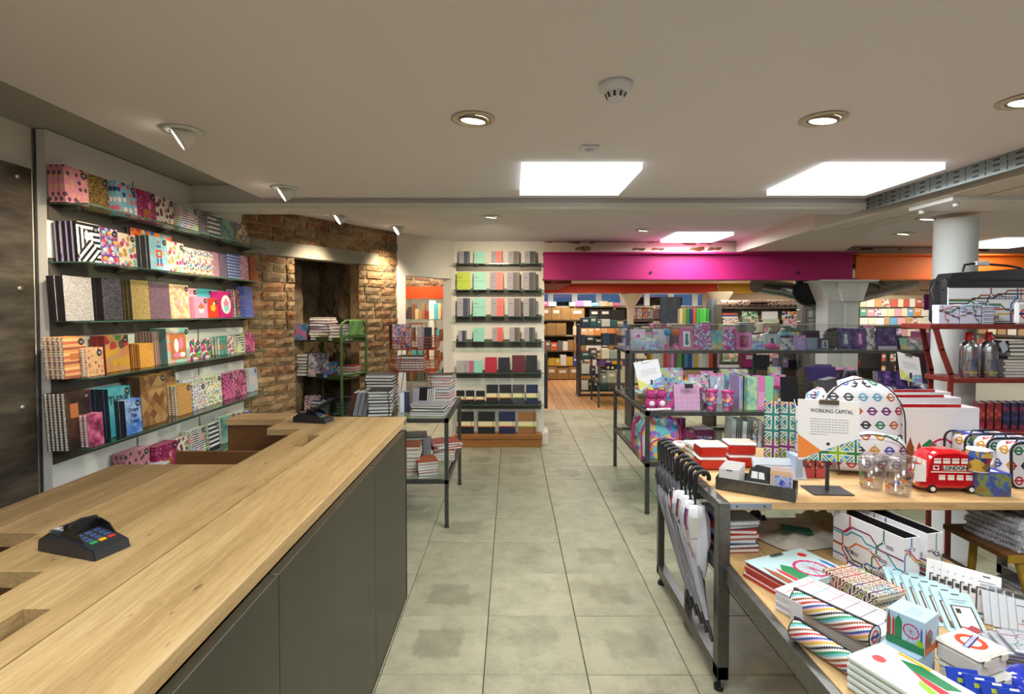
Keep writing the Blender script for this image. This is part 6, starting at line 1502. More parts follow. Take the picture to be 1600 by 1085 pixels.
# ---- on the wooden top
v = PZ(1058, 699, BZ); o = thing('round_tin', 'small round tin with white lid and red mark beside the rearmost umbrella handle', 'tin', (.955, 2.99, BZ + .001)); MB().lathe([(.043, 0), (.045, .003), (.045, .034), (.043, .036)], 28).build('tin_body', mat('#b8a888', .3, .8), o); MB().lathe([(.047, .034), (.047, .046), (.044, .049), (0, .049)], 28).build('lid', white_p, o); roundel(o, .022, (0, 0, .0495), TOP, '')
grn = pat('blobs', ['#a8c8a0', '#e8e8e0', '#c85a4a', '#8ab890'], 5); flat_stack(1.03, 2.90, BZ, .12, .17, .014, 5, [white_p, grn], 'thin green and white booklet', 'pile behind the red lunch boxes', .15, seed=31, name='booklet', cat='booklet', spiral=False)
redlb = mat('#c0281c', .35); orp = pat('cloud', ['#c8a070', '#e0a060', '#b8c8c8', '#d88858'], 1.2)
lunch_box(1.00, 2.68, BZ, .14, .115, .062, -.04, redlb, white_p, 'red lunch box with white lid, lower of the pair beside the umbrella handles', orp, clips=False)
lunch_box(1.00, 2.68, BZ + .063, .14, .115, .062, .0, redlb, white_p, 'red lunch box with orange print lid, upper of the pair beside the umbrella handles', orp, clips=False)
lunch_box(1.165, 2.72, BZ, .14, .115, .062, -.05, redlb, white_p, 'red lunch box, lower of the pair behind the steel tray', orp, clips=False); lunch_box(1.165, 2.72, BZ + .063, .14, .115, .062, -.08, redlb, white_p, 'red lunch box, upper of the pair behind the steel tray', orp, clips=False)
# steel tray
v0, v1 = PZ(1118, 765, BZ), PZ(1243, 786, BZ); yw = math.atan2(v1.y - v0.y, v1.x - v0.x); wT = (v1 - v0).length
tr_ = thing('steel_tray', 'low grey steel tray holding small packets on the wooden table', 'tray', (v0.x, v0.y, BZ + .001), (0, 0, yw)); m_ = MB(); m_.box(0, wT, 0, .0015, 0, .055).box(0, wT, .13, .1315, 0, .055).box(0, .0015, 0, .13, 0, .055).box(wT - .0015, wT, 0, .13, 0, .055).box(0, wT, 0, .13, 0, .0015); m_.build('tray_wall', steel, tr_)
def TW(a, b_, z=0): return (v0.x + a*math.cos(yw) - b_*math.sin(yw), v0.y + a*math.sin(yw) + b_*math.cos(yw), BZ + .003 + z)
for k in range(6):
    o = thing('tag_packet', 'small white packet in the steel tray, %s from front' % ORD[k], 'packet', TW(.006 + k*.002, .022 + k*.016), (-.25, 0, yw)); MB().rbox(0, .085, 0, .008, 0, .088 + .003*k, .002).build('card', mat('#c8c4c4', .5), o); MB().box(.03, .055, -.001, .009, .078, .082).build('hang_slot', black, o)
# black cab shaped luggage tags
for k in range(4):
    o = thing('taxi_tag', 'black taxi shaped luggage tag in the steel tray, %s from front' % ORD[k], 'luggage tag', TW(.105 + k*.004, .016 + k*.025), (-.3, .0, yw)); pr = [(0, .03), (.0, .0), (.115, 0), (.118, .05), (.10, .062), (.09, .10), (.03, .105), (.018, .066)]
    MB().prism(pr, 0, .007, 'y').build('tag_body', mat('#1a1a1e', .5), o); MB().prism([(.034, .065), (.036, .095), (.06, .094), (.06, .065)], -.0012, 0, 'y').prism([(.064, .065), (.064, .094), (.084, .092), (.088, .065)], -.0012, 0, 'y').box(.01, .112, -.0012, 0, .045, .049).cyl((.024, -.001, .012), (.024, -.0003, .012), .014, n=14).cyl((.092, -.001, .012), (.092, -.0003, .012), .014, n=14).build('white_marks', white_p, o)
blp = pat('cloud', ['#2838a0', '#5a6ac8', '#c8d0f0', '#3040b0'], .9)
for k in range(3):
    o = thing('card_pack', 'clear packet with a blue glitter card in the steel tray, %s from front' % ORD[k], 'packet', TW(.215 - k*.002, .016 + k*.028), (-.12, 0, yw)); MB().rbox(0, .085, 0, .006, 0, .115, .001).build('sleeve', mat('#c8b4b0', .3), o); MB().box(.018, .08, -.001, 0, .01, .09).build('blue_card', blp, o); MB().box(.0, .085, -.0012, .0062, .094, .108).build('header', mat('#d8b088', .5), o)
o = thing('envelope', 'pale blue printed sheet behind the steel tray', 'card', (1.15, 2.50, BZ + .002), (-.55, 0, -.12)); MB().rbox(0, .23, 0, .02, 0, .10, .002).build('sheet', mat('#bcc8d8', .6), o); MB().box(.02, .2, -.001, 0, .06, .065).box(.02, .15, -.001, 0, .045, .05).build('small_print', mat('#8090a0', .6), o)
# magazine files
def mag_file(x, y, z, yaw, w, h, d, face, label, inner='#b01c24', map_=None, edge=None, kind='spine'):
    """open magazine file; spine (w wide) looks along -y, low front corner at the back"""
    r = thing('magazine_file', label, 'magazine file', (x, y, z + .001), (0, 0, yaw)); t = .0035; hf = h*.62
    im = mat(inner, .6)
    MB().box(0, w, 0, t, 0, h).prism([(0, 0), (d, 0), (d, hf), (d*.45, h), (0, h)], 0, t, 'x').prism([(0, 0), (d, 0), (d, hf), (d*.45, h), (0, h)], w - t, w, 'x').box(t, w - t, d - t, d, 0, hf).box(t, w - t, t, d - t, 0, t).build('box_shell', face, r)
    MB().box(t + .0004, w - t - .0004, t + .0004, t + .001, t, h - .002).prism([(t, t), (d - t, t), (d - t, hf), (d*.45, h - .001), (t, h - .001)], t + .0003, t + .0009, 'x').prism([(t, t), (d - t, t), (d - t, hf), (d*.45, h - .001), (t, h - .001)], w - t - .0009, w - t - .0003, 'x').box(t, w - t, t, d - t, t, t + .04).build('lining', im, r)
    if map_: map_print(r, w, h, (0, 0, 0), FR, map_, lw=.006, dens=.8)
    return r
JK2 = pat('jack', ['#f0eee8', '#c03040', '#3a5ac0', '#7aa020', '#2a8a8a', '#8a3a7a', '#c87828', '#5a8a20'], 8.0)
redpat = pat('blobs', ['#a8484c', '#5a3a3a', '#d8a0a0', '#b85a5a', '#802a30'], 1.3)
xs = [(1193, 1215), (1217, 1240)]
for k, (a_, b_) in enumerate(xs):
    p0, p1 = PY(a_, 740, 2.63), PY(b_, 740, 2.63); mag_file(p0.x, 2.63, BZ, -.46, (p1.x - p0.x)*.93, .345 - k*.004, .24, JK2, 'magazine file covered in colourful union flags, %s one' % ('left' if k == 0 else 'right'), '#c02420' if k == 0 else '#202024')
p0, p1 = PY(1241, 740, 2.60), PY(1262, 740, 2.60); mag_file(p0.x, 2.60, BZ, -.47, (p1.x - p0.x)*.93, .325, .24, white_p, 'white transport map magazine file left of the white sign', '#1c1c20', map_=11)
for k, (a_, b_) in enumerate(((1256, 1273), (1275, 1291))):
    p0, p1 = PY(a_, 748, 2.50), PY(b_, 748, 2.50); o = thing('spine_box', 'small red and floral box, %s of two under the white sign' % ('left' if k == 0 else 'right'), 'box', (p0.x, 2.50, BZ + .001)); MB().rbox(0, p1.x - p0.x, 0, .09, 0, .10, .002).build('carton', redpat, o); MB().box(.001, p1.x - p0.x - .001, -.001, 0, .002, .045).build('red_label', mat('#b8484c', .6), o)
o = thing('spine_box', 'pale blue small box left of the two floral boxes', 'box', (PY(1243, 748, 2.48).x, 2.48, BZ + .001)); MB().rbox(0, .034, 0, .09, 0, .11, .002).build('carton', mat('#a8bcd8', .5), o)
# white sign
sign_board(1292, 768, BZ, .262, .262, 'large white sign headed WORKING CAPITAL on a black stand', yaw=-.06, lean=.12, title='WORKING CAPITAL', text_lines=7, post=.135, base_w=.17, rolly=.045, big=True)
# roundel backpack
rdp = pat('roundel', ['#e2e4f0', '#b0243c', '#2a4ab0', '#c89018', '#1f7a4a', '#6a2a6a', '#1c1c24', '#b06020', '#5aa0c0'], 6.6)
bpk = thing('backpack', 'white backpack printed with coloured roundels behind the white sign', 'backpack', (PY(1345, 750, 2.62).x, 2.66, BZ + .001), (-.05, 0, -.12))
soft_pack(.40, .20, .46).build('body', rdp, bpk)
pk = MB(); pk.add([(x*.78, y*.4, z*.40) for x, y, z in soft_pack(.40, .20, .46).v], soft_pack(.40, .20, .46).f, 0, True); pk.build('front_pocket', rdp, bpk, (.01, -.115, .02))
MB().tube(arch(.385, .452, -.07), .0035, 6).tube(arch(.30, .195, -.155), .003, 6).build('zip', mat('#2a2a34', .6), bpk)
MB().tube([(-.13, .04, .40), (-.20, .02, .36), (-.235, .0, .22), (-.20, .02, .06)], [.018, .024, .024, .014], 8).build('strap', rdp, bpk); MB().prism([(-.155, .36), (-.10, .36), (-.11, .455), (-.165, .44)], -.05, .03, 'y').build('grey_strap_patch', mat('#3c3c40', .7), bpk)
MB().tube([(-.03, .05, .452), (-.02, .05, .485), (.03, .05, .485), (.04, .05, .452)], .006, 6).build('carry_loop', umb_dark, bpk)
# white skyline magazine boxes
def wbox(px0, px1, Y, h, label, print_=True, yaw=0):
    p0, p1 = PY(px0, 700, Y), PY(px1, 700, Y); w = p1.x - p0.x; d = .11; r = thing('file_box', label, 'file box', (p0.x, Y, BZ + .001), (0, 0, yaw)); t = .003
    MB().box(0, w, 0, t, 0, h).box(0, w, d - t, d, 0, h).box(0, t, t, d - t, 0, h).box(w - t, w, t, d - t, 0, h).box(t, w - t, t, d - t, 0, t).build('box_shell', white_p, r)
    MB().box(t, w - t, t, t + .0006, t, h - .001).box(t, w - t, d - t - .0006, d - t, t, h - .001).box(t, w - t, t, d - t, t, h - .05).build('lining', mat('#a81820', .6), r)
    if print_: skyline(r, w*.98, .135, (w*.04, 0, .035), FR, wheel=.50)
    return r
wbox(1409, 1527, 2.62, .312, 'white box file with coloured skyline print, front one', True, -.02); wbox(1404, 1500, 2.76, .338, 'white box file, second one behind the skyline print', False); wbox(1396, 1484, 2.90, .345, 'white box file furthest back, mostly hidden', False)
# clear tumblers
cupc_ = clear('tumbler_clear', '#f2f2f4', .5, .14)
tumbler(1366, 768, BZ, .165, .056, 'clear straw tumbler with coloured rings, further one', cupc_, cupc_, cupc_, dots=True, dy=.02); tumbler(1411, 779, BZ, .18, .060, 'clear straw tumbler with coloured rings, nearer the red bus', cupc_, cupc_, cupc_, dots=True, dy=.03)
# red double decker
v = PZ(1437, 770, BZ); v1 = PZ(1522, 779, BZ); bus = thing('toy_bus', 'glossy red ceramic double decker bus lettered LONDON', 'toy bus', (v.x - .005, v.y + .0, BZ + .001), (0, 0, -.06)); bus.scale = (1.1, 1.05, 1.08)
rg = mat('#b8101c', .12, coat=1.0, name='red_glaze'); wg = mat('#e4e0d8', .2); bw_ = .105; bl = .235
prof = [(.0, .02), (.0, .055), (.03, .062), (.035, .10), (.045, .150), (.07, .165), (bl*.6, .170), (bl - .02, .158), (bl, .14), (bl + .002, .02)]
mb = MB(); n = len(prof); ns = 8; vs = []
for k in range(ns+1):
    y = bw_*k/ns; e = min(k, ns-k)/2.0; s_ = 1 if e >= 1 else .93 + .07*math.sin(e*PI/2)
    for (x, z) in prof: vs.append((bl/2 + (x - bl/2)*(.97 + .03*min(1, e*2)), y, .02 + (z - .02)*(s_ if z > .06 else 1)))
mb.add(vs, [(k*n+i, (k+1)*n+i, (k+1)*n+(i+1) % n, k*n+(i+1) % n) for k in range(ns) for i in range(n)], 0, True); mb.add(vs, [tuple(range(n)), tuple(range(ns*n, ns*n+n))[::-1]], 0)
mb.build('body', rg, bus)
mb = MB(); yy = -.0012
mb.box(.045, bl - .002, yy - .001, 0, .082, .086)
mb.box(.088, .178, yy - .001, 0, .091, .110); mb.box(.053, .075, yy, 0, .092, .110); mb.box(.188, .208, yy, 0, .092, .110); mb.box(bl - .018, bl - .003, yy, 0, .092, .108)
for i in range(5):
    x = .056 + i*.034; mb.box(x, x + .026, yy, 0, .118, .130); mb.box(x, x + .026, yy, 0, .133, .139)
for i in range(4): x = .075 + i*.034; mb.box(x, x + .024, yy, 0, .052, .064); mb.box(x, x + .024, yy, 0, .066, .072)
mb.build('white_windows', wg, bus)
text('LONDON', .0215, black, bus, (.133, yy - .0015, .1005), FR, sx=.98, bold=.0007)
hb = MB()
for x in (.064, .198):
    hb.prism([(x, .094), (x + .008, .103), (x + .006, .108), (x, .105), (x - .006, .108), (x - .008, .103)], yy - .0008, yy, 'y')
hb.build('hearts', mat('#6a1848', .4), bus)
mb = MB()
for i in range(3): mb.box(-.0004 + .034, .0365, .014 + i*.028, .036 + i*.028, .105 + 0*i, .125)
mb.box(-.002, .0, .02, .085, .030, .044); mb.build('front_windows', wg, bus)
for i, (x, y) in enumerate(((.05, 0), (.195, 0), (.05, bw_), (.195, bw_))):
    sgn = -1 if y == 0 else 1; MB().cyl((x, y - sgn*.01, .016), (x, y + sgn*.006, .016), .016, n=16).cyl((x, y + sgn*.006, .016), (x, y + sgn*.0075, .016), .009, n=14, m=1).build('wheel', [black, wg], bus)
for y in (.02, .085): MB().ball((.0, y, .03), (.005, .006, .006), 8, 6).build('headlamp', mat('#c8a040', .3, .5), bus)
o = MB().rbox(0, .05, 0, .0008, 0, .075, .0002).build('price_tag', white_p, None, (v.x - .03, v.y - .004, BZ + .05), (0, 0, -.1)); tag(o, 'white swing tag leaning on the front of the red bus', 'tag')
# mug and boxes
mugp = pat('blobs', ['#3040a0', '#8a6a3a', '#c8a040', '#b02a2a', '#4a6ab8', '#6a5a48', '#2a3a8a'], 2.4, w=.8); mugb = pat('cloud', ['#28309a', '#6a5a3a', '#3a58b8', '#8a9a40', '#9a7040', '#30409a'], 3.5)
def carton(px, py, w, d, h, z, yaw, m, label, dy=0, top=None):
    p_ = PZ(px, py, z); p_ = Vector(((px - 799)/F*(p_.y + dy), p_.y, z)); r = thing('mug_box', label, 'box', (p_.x, p_.y + dy, z + .001), (0, 0, yaw)); MB().rbox(-w/2, w/2, -d/2, d/2, 0, h - .001, .001).build('carton', m, r); MB().box(-w/2, w/2, -d/2, d/2, h - .001, h).build('top_flap', top or mat('#2c3ca0', .45), r); MB().box(-w*.2, w*.25, -d*.25, d*.2, h, h + .0006).build('label', white_p, r); return r
carton(1547, 777, .125, .10, .098, BZ, -.05, mugb, 'blue patterned mug box with the mug standing on it', .05)
carton(1524, 760, .12, .10, .20, BZ, .25, mugb, 'tall blue patterned mug box behind the mug', .19)
p_ = PZ(1533, 777, BZ); mg = thing('mug', 'white mug with blue and red city print standing on its box', 'mug', ((1533 - 799)/F*(p_.y + .04), p_.y + .04, BZ + .1)); MB().lathe([(.037, 0), (.04, .003), (.041, .097), (.0385, .097), (.037, .006), (0, .006)], 28, caps=False).build('cup', white_p, mg); MB().lathe([(.0405, .006), (.0415, .092)], 28, caps=False).build('printed_band', mugp, mg); MB().tube([(.039, 0, .085), (.062, 0, .085), (.072, 0, .06), (.062, 0, .03), (.039, 0, .02)], .0055, 8).build('handle', white_p, mg)
MB().box(-.022, .022, -.0455, -.0415, .066, .082).build('gold_word_patch', mat('#c8a860', .4), mg)
# roundel wash bags in a row
for k in range(4):
    o = thing('wash_bag', 'white wash bag with coloured roundels and black zip, %s at the right end' % ('front one' if k == 0 else '%s behind it' % ORD[k-1]), 'wash bag', (PZ(1640, 768, BZ).x - .03*k, 2.36 + k*.085, BZ + .001), (-.04, 0, .05)); mb = MB(); w, h = .27, .20 - .0*k; rr = .04; pr = []
    for (cx_, cz_, a0) in ((w - rr, rr, -PI/2), (w - rr, h - rr, 0), (rr, h - rr, PI/2), (rr, rr, PI)): pr += [(cx_ - w/2 + rr*math.cos(a0 + t*PI/8), cz_ + rr*math.sin(a0 + t*PI/8)) for t in range(5)]
    MB().prism(pr, 0, .07, 'y').build('body', rdp, o); MB().tube([(x, .0, z) for x, z in pr], .0055, 6, 0, True).build('zip_piping', mat('#15151a', .6), o); MB().tube([(-.08, .03, h - .002), (-.07, .03, h + .012), (-.02, .03, h + .012), (-.01, .03, h - .002)], .004, 5).build('handle', mat('#15151a', .6), o)
flat_stack(2.30, 2.82, BZ, .2, .24, .022, 8, [mat('#a8a498', .5), white_p, redc, dark1], 'cream cloth folded purse', 'pile behind the roundel wash bags', .1, seed=44, jr=.2, name='folded_purse', cat='purse', jit=.012)

# ================================================================== goods on the low table
LZ_ = LBZ
sky_cover = mat('#a9c4cc', .4)
flat_stack(1.095, 2.03, LZ_, .30, .215, .0145, 4, [white_p, redc, white_p, sky_cover], 'skyline ring folder', 'left stack on the low wooden table', .38, seed=51, jr=.02, spine=redc, name='ring_folder', cat='folder')
tp = thing('folder_cover', 'light blue folder with coloured skyline and wheel on top of the left stack', 'folder', (1.095, 2.03, LZ_ + .061), (0, 0, .38)); MB().rbox(-.152, .152, -.108, .108, 0, .004, .001).build('cover', sky_cover, tp); skyline(tp, .30, .15, (-.15, -.105, .004), TOP, wheel=.62); MB().cyl((.10, .06, .004), (.10, .06, .0048), .017, n=16).build('red_sun', PC['red'], tp); MB().rbox(-.03, .03, .085, .10, .004, .010, .002).build('clip', steel, tp)
# calendars
for k in range(13):
    o = thing('calendar', 'long white planner printed with a line grid, %s' % ('top of the stack' if k == 12 else '%s from the bottom of the stack' % ORD[k]), 'planner', (1.085 + random.uniform(-.003, .003), 1.745 + random.uniform(-.003, .003), LZ_ + .001 + k*.0055), (0, 0, .50 + random.uniform(-.012, .012)), 'white planners stacked on the low table'); MB().rbox(-.095, .095, -.165, .165, 0, .0052, .0008).build('pad', mat('#dcdae0', .6), o)
    if k == 12:
        mb = MB()
        for j in range(6): c = ['red', 'teal', 'magenta', 'purple', 'navy', 'blue'][j]; y = .13 - j*.052; mb.box(-.08, .08, y, y + .0024, .0052, .0058, pm(c))
        for x in (-.08, .06, .08): mb.box(x, x + .0018, -.15, .15, .0052, .0057, pm('black' if x > 0 else 'yellow'))
        mb.ribbon([(.05 + .022*math.cos(t*.6), -.135 + .014*math.sin(t*.6)) for t in range(11)], .004, .0058, pm('black')); mb.build('line_print', list(PC.values()), o)
JK3 = pat('jack', ['#e8e6e0', '#a83a3a', '#2a6a7a', '#7a8a20', '#8a4a2a', '#5a2a5a', '#2a4a7a', '#a86a2a'], 5.5)
flat_stack(1.262, 1.905, LZ_, .14, .21, .018, 4, [JK3], 'union flag patterned notebook', 'stack beside the planners', .36, seed=53, jr=.05, name='notebook', cat='notebook')
# lever arch files with the map
def map_binder(x, y, yaw, label, seed):
    r = thing('lever_arch_file', label, 'binder', (x, y, LZ_ + .001), (0, 0, yaw)); w, h, d = .31, .205, .075
    MB().box(0, w, 0, .003, 0, h).box(0, w, d - .003, d, 0, h).box(w - .003, w, .003, d - .003, 0, h).build('cover', white_p, r); MB().box(.0, w - .003, .003, .006, .001, h - .001).box(0, w - .003, d - .006, d - .003, .001, h - .001).box(.004, w - .006, .01, d - .01, .002, h*.72).build('black_inside', mat('#141418', .6), r)
    map_print(r, w, h, (0, 0, 0), FR, seed, lw=.006, dens=1.3); map_print(r, d, h, (w, 0, 0), (PI/2, 0, PI/2), seed + 1, lw=.005, dens=.5); MB().tube([(w + .0005, d/2, .05), (w + .0012, d/2 + .008, .06), (w + .0005, d/2, .07)], .0015, 5).build('finger_ring', steel, r)
a_ = math.radians(-75); u_ = Vector((math.cos(a_), math.sin(a_), 0)); p0 = PY(1309, 801, 2.24)
p0 = Vector((1.365, 2.245, 0)); bk_ = Vector((-u_.y, u_.x, 0))
for k in range(2):
    q_ = p0 + bk_*(.125*k) + u_*(-.01*k); map_binder(q_.x, q_.y, a_ + .0, 'white transport map binder standing on the low table, %s' % ('front one' if k == 0 else '%s behind' % ORD[k-1]), 20 + k)
# leaning phone case boxes
def case_row(p, step, n, w, h, t, lean, yaw, col, label, kind):
    for k in range(n):
        o = thing('phone_case_box', '%s, %s' % (label, 'front one with window' if k == n-1 else '%s from the back' % ORD[k]), 'box', (p[0] + step[0]*k, p[1] + step[1]*k, LZ_ + .002 + step[2]*k), (-lean, 0, yaw), label + ' row')
        MB().rbox(0, w, 0, t, 0, h, .001).box(w*.36, w*.62, -.0008, 0, h*.92, h*.945, 1).build('carton', [col, PC['black']], o); MB().box(w*.2, w*.8, -.0008, 0, h*.80, h*.815).box(w*.3, w*.7, -.0008, 0, h*.75, h*.76).build('small_print', mat('#7a8894', .6), o)
        MB().rbox(w*.14, w*.86, -.0012, -.0002, h*.08, h*.68, .0004).build('window_frame', mat('#3a3a44' if kind else '#484038', .4), o); MB().rbox(w*.2, w*.8, -.0024, -.0012, h*.11, h*.65, .0005).box(w*.26, w*.42, -.003, -.0024, h*.5, h*.6, 1).build('phone_case', [mat('#d8d0cc', .35), PC['black']], o)
        if kind == 0: MB().prism([(w*.2, h*.11), (w*.8, h*.11), (w*.8, h*.2), (w*.55, h*.26), (w*.4, h*.2), (w*.2, h*.22)], -.003, -.0024, 'y').build('case_skyline', mat('#a03a48', .4), o)
        else: MB().box(0, t, 0, 0, 0, 0) if False else MB().box(-.0004, .0, 0, t, h*.1, h*.115).build('red_line', PC['red'], o)
ltb = mat('#a8c8d4', .45)
case_row((1.36, 1.86), (.0125, -.029, 0), 7, .085, .165, .013, 1.08, -.30, ltb, 'pale blue phone case box leaning', 0)
case_row((1.49, 1.905), (.014, -.0165, 0), 7, .075, .145, .012, .42, -.75, white_p, 'white phone case box leaning', 1)
# clear passport packets
for k in range(5):
    o = thing('passport_holder', 'clear packet with white map passport holder, %s' % ('front one' if k == 4 else '%s from the back' % ORD[k]), 'packet', (1.575 + .014*k, 1.755 - .016*k, LZ_ + .003), (-.55, 0, -.55), 'passport holder packets'); o.scale = (.76, 1, .76); MB().rbox(0, .10, 0, .004, 0, .14, .001).build('holder', white_p, o); MB().rbox(-.004, .104, -.002, .006, -.001, .165, .001).build('film', film, o)
    if k == 4: roundel(o, .012, (.05, -.0014, .085), FR, ''); text('PASSPORT\nHOLDER', .016, black, o, (.05, -.0014, .048), FR); map_print(o, .098, .138, (.001, -.0002, 0), FR, 77, lw=.003, dens=.5, words=False)
for k in range(4):
    o = thing('clear_pack', 'flat clear packet with pale map print at the right edge, %s' % ('top one' if k == 3 else '%s from bottom' % ORD[k]), 'packet', (1.53 + .01*k, 1.60 - .015*k, LZ_ + .002 + k*.016), (0, 0, -.35), 'flat clear packets'); MB().rbox(-.08, .08, -.06, .06, 0, .008, .002).build('contents', mat('#c8c8d0', .5), o); MB().rbox(-.085, .085, -.065, .065, -.001, .012, .002).build('film', film, o)
    if k == 3: map_print(o, .16, .12, (-.08, -.06, .008), TOP, 90, lw=.002, dens=.7, words=False)
# cube boxes
def cube_box(x, y, z, yaw, s_, label):
    r = thing('cube_box', label, 'box', (x, y, z + .001), (0, 0, yaw)); MB().rbox(-s_/2, s_/2, -s_/2, s_/2, 0, s_, .001).build('carton', mat('#a9c6dc', .45), r)
    skyline(r, s_*.98, s_*.8, (-s_*.49, -s_/2 - .0002, s_*.22), FR, wheel=.66); MB().box(-s_*.49, s_*.49, -s_/2 - .0009, -s_/2, .001, s_*.24).build('green_ground', PC['green'], r); skyline(r, s_*.98, s_*.6, (s_/2 + .0002, -s_*.49, s_*.2), (PI/2, 0, PI/2), wheel=.3)
    MB().box(s_/2, s_/2 + .0009, -s_*.49, s_*.49, .001, s_*.22).build('orange_ground', PC['orange'], r); mb = MB()
    for q_ in range(6): mb.box(-s_*.1, s_*.25, -s_*.3 + q_*s_*.09, -s_*.28 + q_*s_*.09, s_, s_ + .0004)
    mb.build('small_print', mat('#8aa0b8', .6), r)
cube_box(1.125, 1.495, LZ_, -1.06, .094, 'light blue skyline cube box, lower one'); cube_box(1.145, 1.505, LZ_ + .0945, -1.0, .094, 'light blue skyline cube box with a pink wheel, upper one')
# white lunch boxes with the roundel
wl = mat('#dcdad2', .3, name='white_plastic')
lunch_box(1.275, 1.45, LZ_, .132, .115, .064, .33, wl, wl, 'white lunch box, lower of the pair in the corner'); r = lunch_box(1.270, 1.455, LZ_ + .0645, .132, .115, .064, .36, wl, wl, 'white lunch box with red ring and UNDERGROUND on its lid')
roundel(r, .036, (0, .0, .0645), (0, 0, .25), 'UNDERGROUND')
# striped pencil cases
SCOL = ['#dcd8d4', '#b8283c', '#dcd8d4', '#2a4a9a', '#e0b8c0', '#d8a820', '#dcd8d4', '#1c1c20', '#dcd8d4', '#2a8a5a', '#70b8c8', '#dcd8d4', '#8a5030']
def pencil_case(a, b_, r0, label, tagit=False):
    a, b_ = Vector(a), Vector(b_); d = (b_ - a); L = d.length; r = thing('pencil_case', label, 'pencil case', a, d.to_track_quat('X', 'Z').to_euler()); mb = MB(); ns, nr = 40, 52; mb.add([(L*j/ns, r0*math.cos(2*PI*k/nr), r0*math.sin(2*PI*k/nr)) for j in range(ns+1) for k in range(nr)], [(j*nr+k, j*nr+(k+1) % nr, (j+1)*nr+(k+1) % nr, (j+1)*nr+k) for j in range(ns) for k in range(nr)], 0, True); mb.f = [f[::-1] for f in mb.f]; mb.m = [((i // nr + i % nr)//2) % 13 for i in range(ns*nr)]; mb.build('body', [mat(c, .5) for c in SCOL], r)
    MB().cyl((-.0005, 0, 0), (.001, 0, 0), r0, n=28, smooth=False).cyl((L - .001, 0, 0), (L + .0005, 0, 0), r0, n=28, smooth=False).build('end_cap', white_p, r); rd = roundel(r, r0*.6, (L + .0012, 0, 0), (PI/2, 0, PI/2), '')
    pts = [(L + .0005, r0*math.cos(t), r0*math.sin(t)) for t in [2*PI*k/20 for k in range(20)]]; MB().tube(pts, .002, 5, 0, True).tube([(-.0005, p_[1], p_[2]) for p_ in pts], .002, 5, 0, True).build('piping', black, r)
    z_ = MB(); z_.box(-.006, L + .002, -.004, .004, r0 - .001, r0 + .0035); z_.build('zip', black, r)
    if tagit: MB().box(.0, .045, -r0 - .006, -r0 - .005, -.055, .02).build('swing_tag', white_p, r, rot=(.2, 0, 0)); 
    return r
pencil_case((.905, 1.675, LZ_ + .034), (1.0, 1.45, LZ_ + .034), .033, 'striped tube pencil case lying on the wooden edge'); pencil_case((.935, 1.735, LZ_ + .098), (1.055, 1.53, LZ_ + .098), .032, 'striped tube pencil case with white tag on top of the other', True)
# folded towels
tow = mat('#d0d8d0', .85, bump=.1, bscale=120, name='towel_cloth')
for k in range(5):
    o = thing('folded_towel', 'folded white tea towel, %s' % ('top one with skyline print' if k == 4 else '%s from bottom' % ORD[k]), 'towel', (1.045, 1.36, LZ_ + .001 + k*.019), (0, 0, .40), 'folded tea towels'); w, d, h = .15, .26, .018; pr = [(-w/2 + .009*(1 - math.cos(t)) if False else -w/2 + .009 - .009*math.sin(t), .009 - .009*math.cos(t)) for t in [PI*q_/6 for q_ in range(7)]]
    pr = pr[::-1]; MB().prism([(w/2, .0), (w/2, h)] + [(x, z) for x, z in pr], -d/2, d/2, 'y').build('cloth', tow, o)
    if k == 4:
        MB().cyl((-.01, .085, h), (-.01, .085, h + .0006), .016, n=18).build('red_sun', PC['red'], o); mb = MB()
        mb.prism([(-.06, -.12), (-.03, -.12), (.0, -.01), (-.02, -.02)], h, h + .0006, 'z', pm('lime')); mb.prism([(-.02, -.12), (.01, -.12), (.02, .02), (.0, -.02)], h, h + .0008, 'z', pm('red')); mb.prism([(.02, -.06), (.05, -.08), (.06, .02), (.04, .06), (.02, .02)], h, h + .0006, 'z', pm('green')); mb.prism([(.06, .0), (.07, .0), (.07, .08), (.06, .08)], h, h + .0006, 'z', pm('yellow')); mb.cyl((-.045, -.10, h), (-.045, -.10, h + .001), .028, n=18, m=pm('blue')); mb.build('skyline_print', list(PC.values()), o)
bluec_ = mat('#1e3fae', .35)
for k in range(6):
    o = thing('blue_card_pack', 'bright blue hanging card pack near the bottom picture edge, %s of the row' % ORD[k], 'packet', (1.125 + .026*k, 1.325 - .020*k, LZ_ + .012), (-.5, 0, -.25), 'blue card packs'); MB().rbox(0, .07, 0, .008, 0, .115 - .004*k, .001).box(.025, .045, -.0006, 0, .1, .105, 1).build('card', [bluec_, PC['white']], o); MB().box(.02, .05, -.001, -.0004, .082, .092).build('yellow_mark', mat('#a8b830', .5), o)
o = thing('blue_pouch', 'shiny bright blue wrapped packet at the bottom right corner', 'packet', (1.42, 1.44, LZ_ + .002), (0, 0, .4)); mb = MB(); n = 10; vs = []
for j in range(n+1):
    for i in range(n+1): x, y = i/n - .5, j/n - .5; vs.append((x*.16, y*.12, .05*(1 - (2*abs(x))**4)*(1 - (2*abs(y))**4)**.5 + .006*mnoise.noise(Vector((x*16, y*16, 3))) + .001))
mb.add(vs, [(j*(n+1)+i, j*(n+1)+i+1, (j+1)*(n+1)+i+1, (j+1)*(n+1)+i) for j in range(n) for i in range(n)], 0, True); mb.build('wrapper', mat('#1c34b0', .15, coat=.6), o); MB().box(-.08, .08, -.06, .06, 0, .002).build('base_card', bluec_, o)
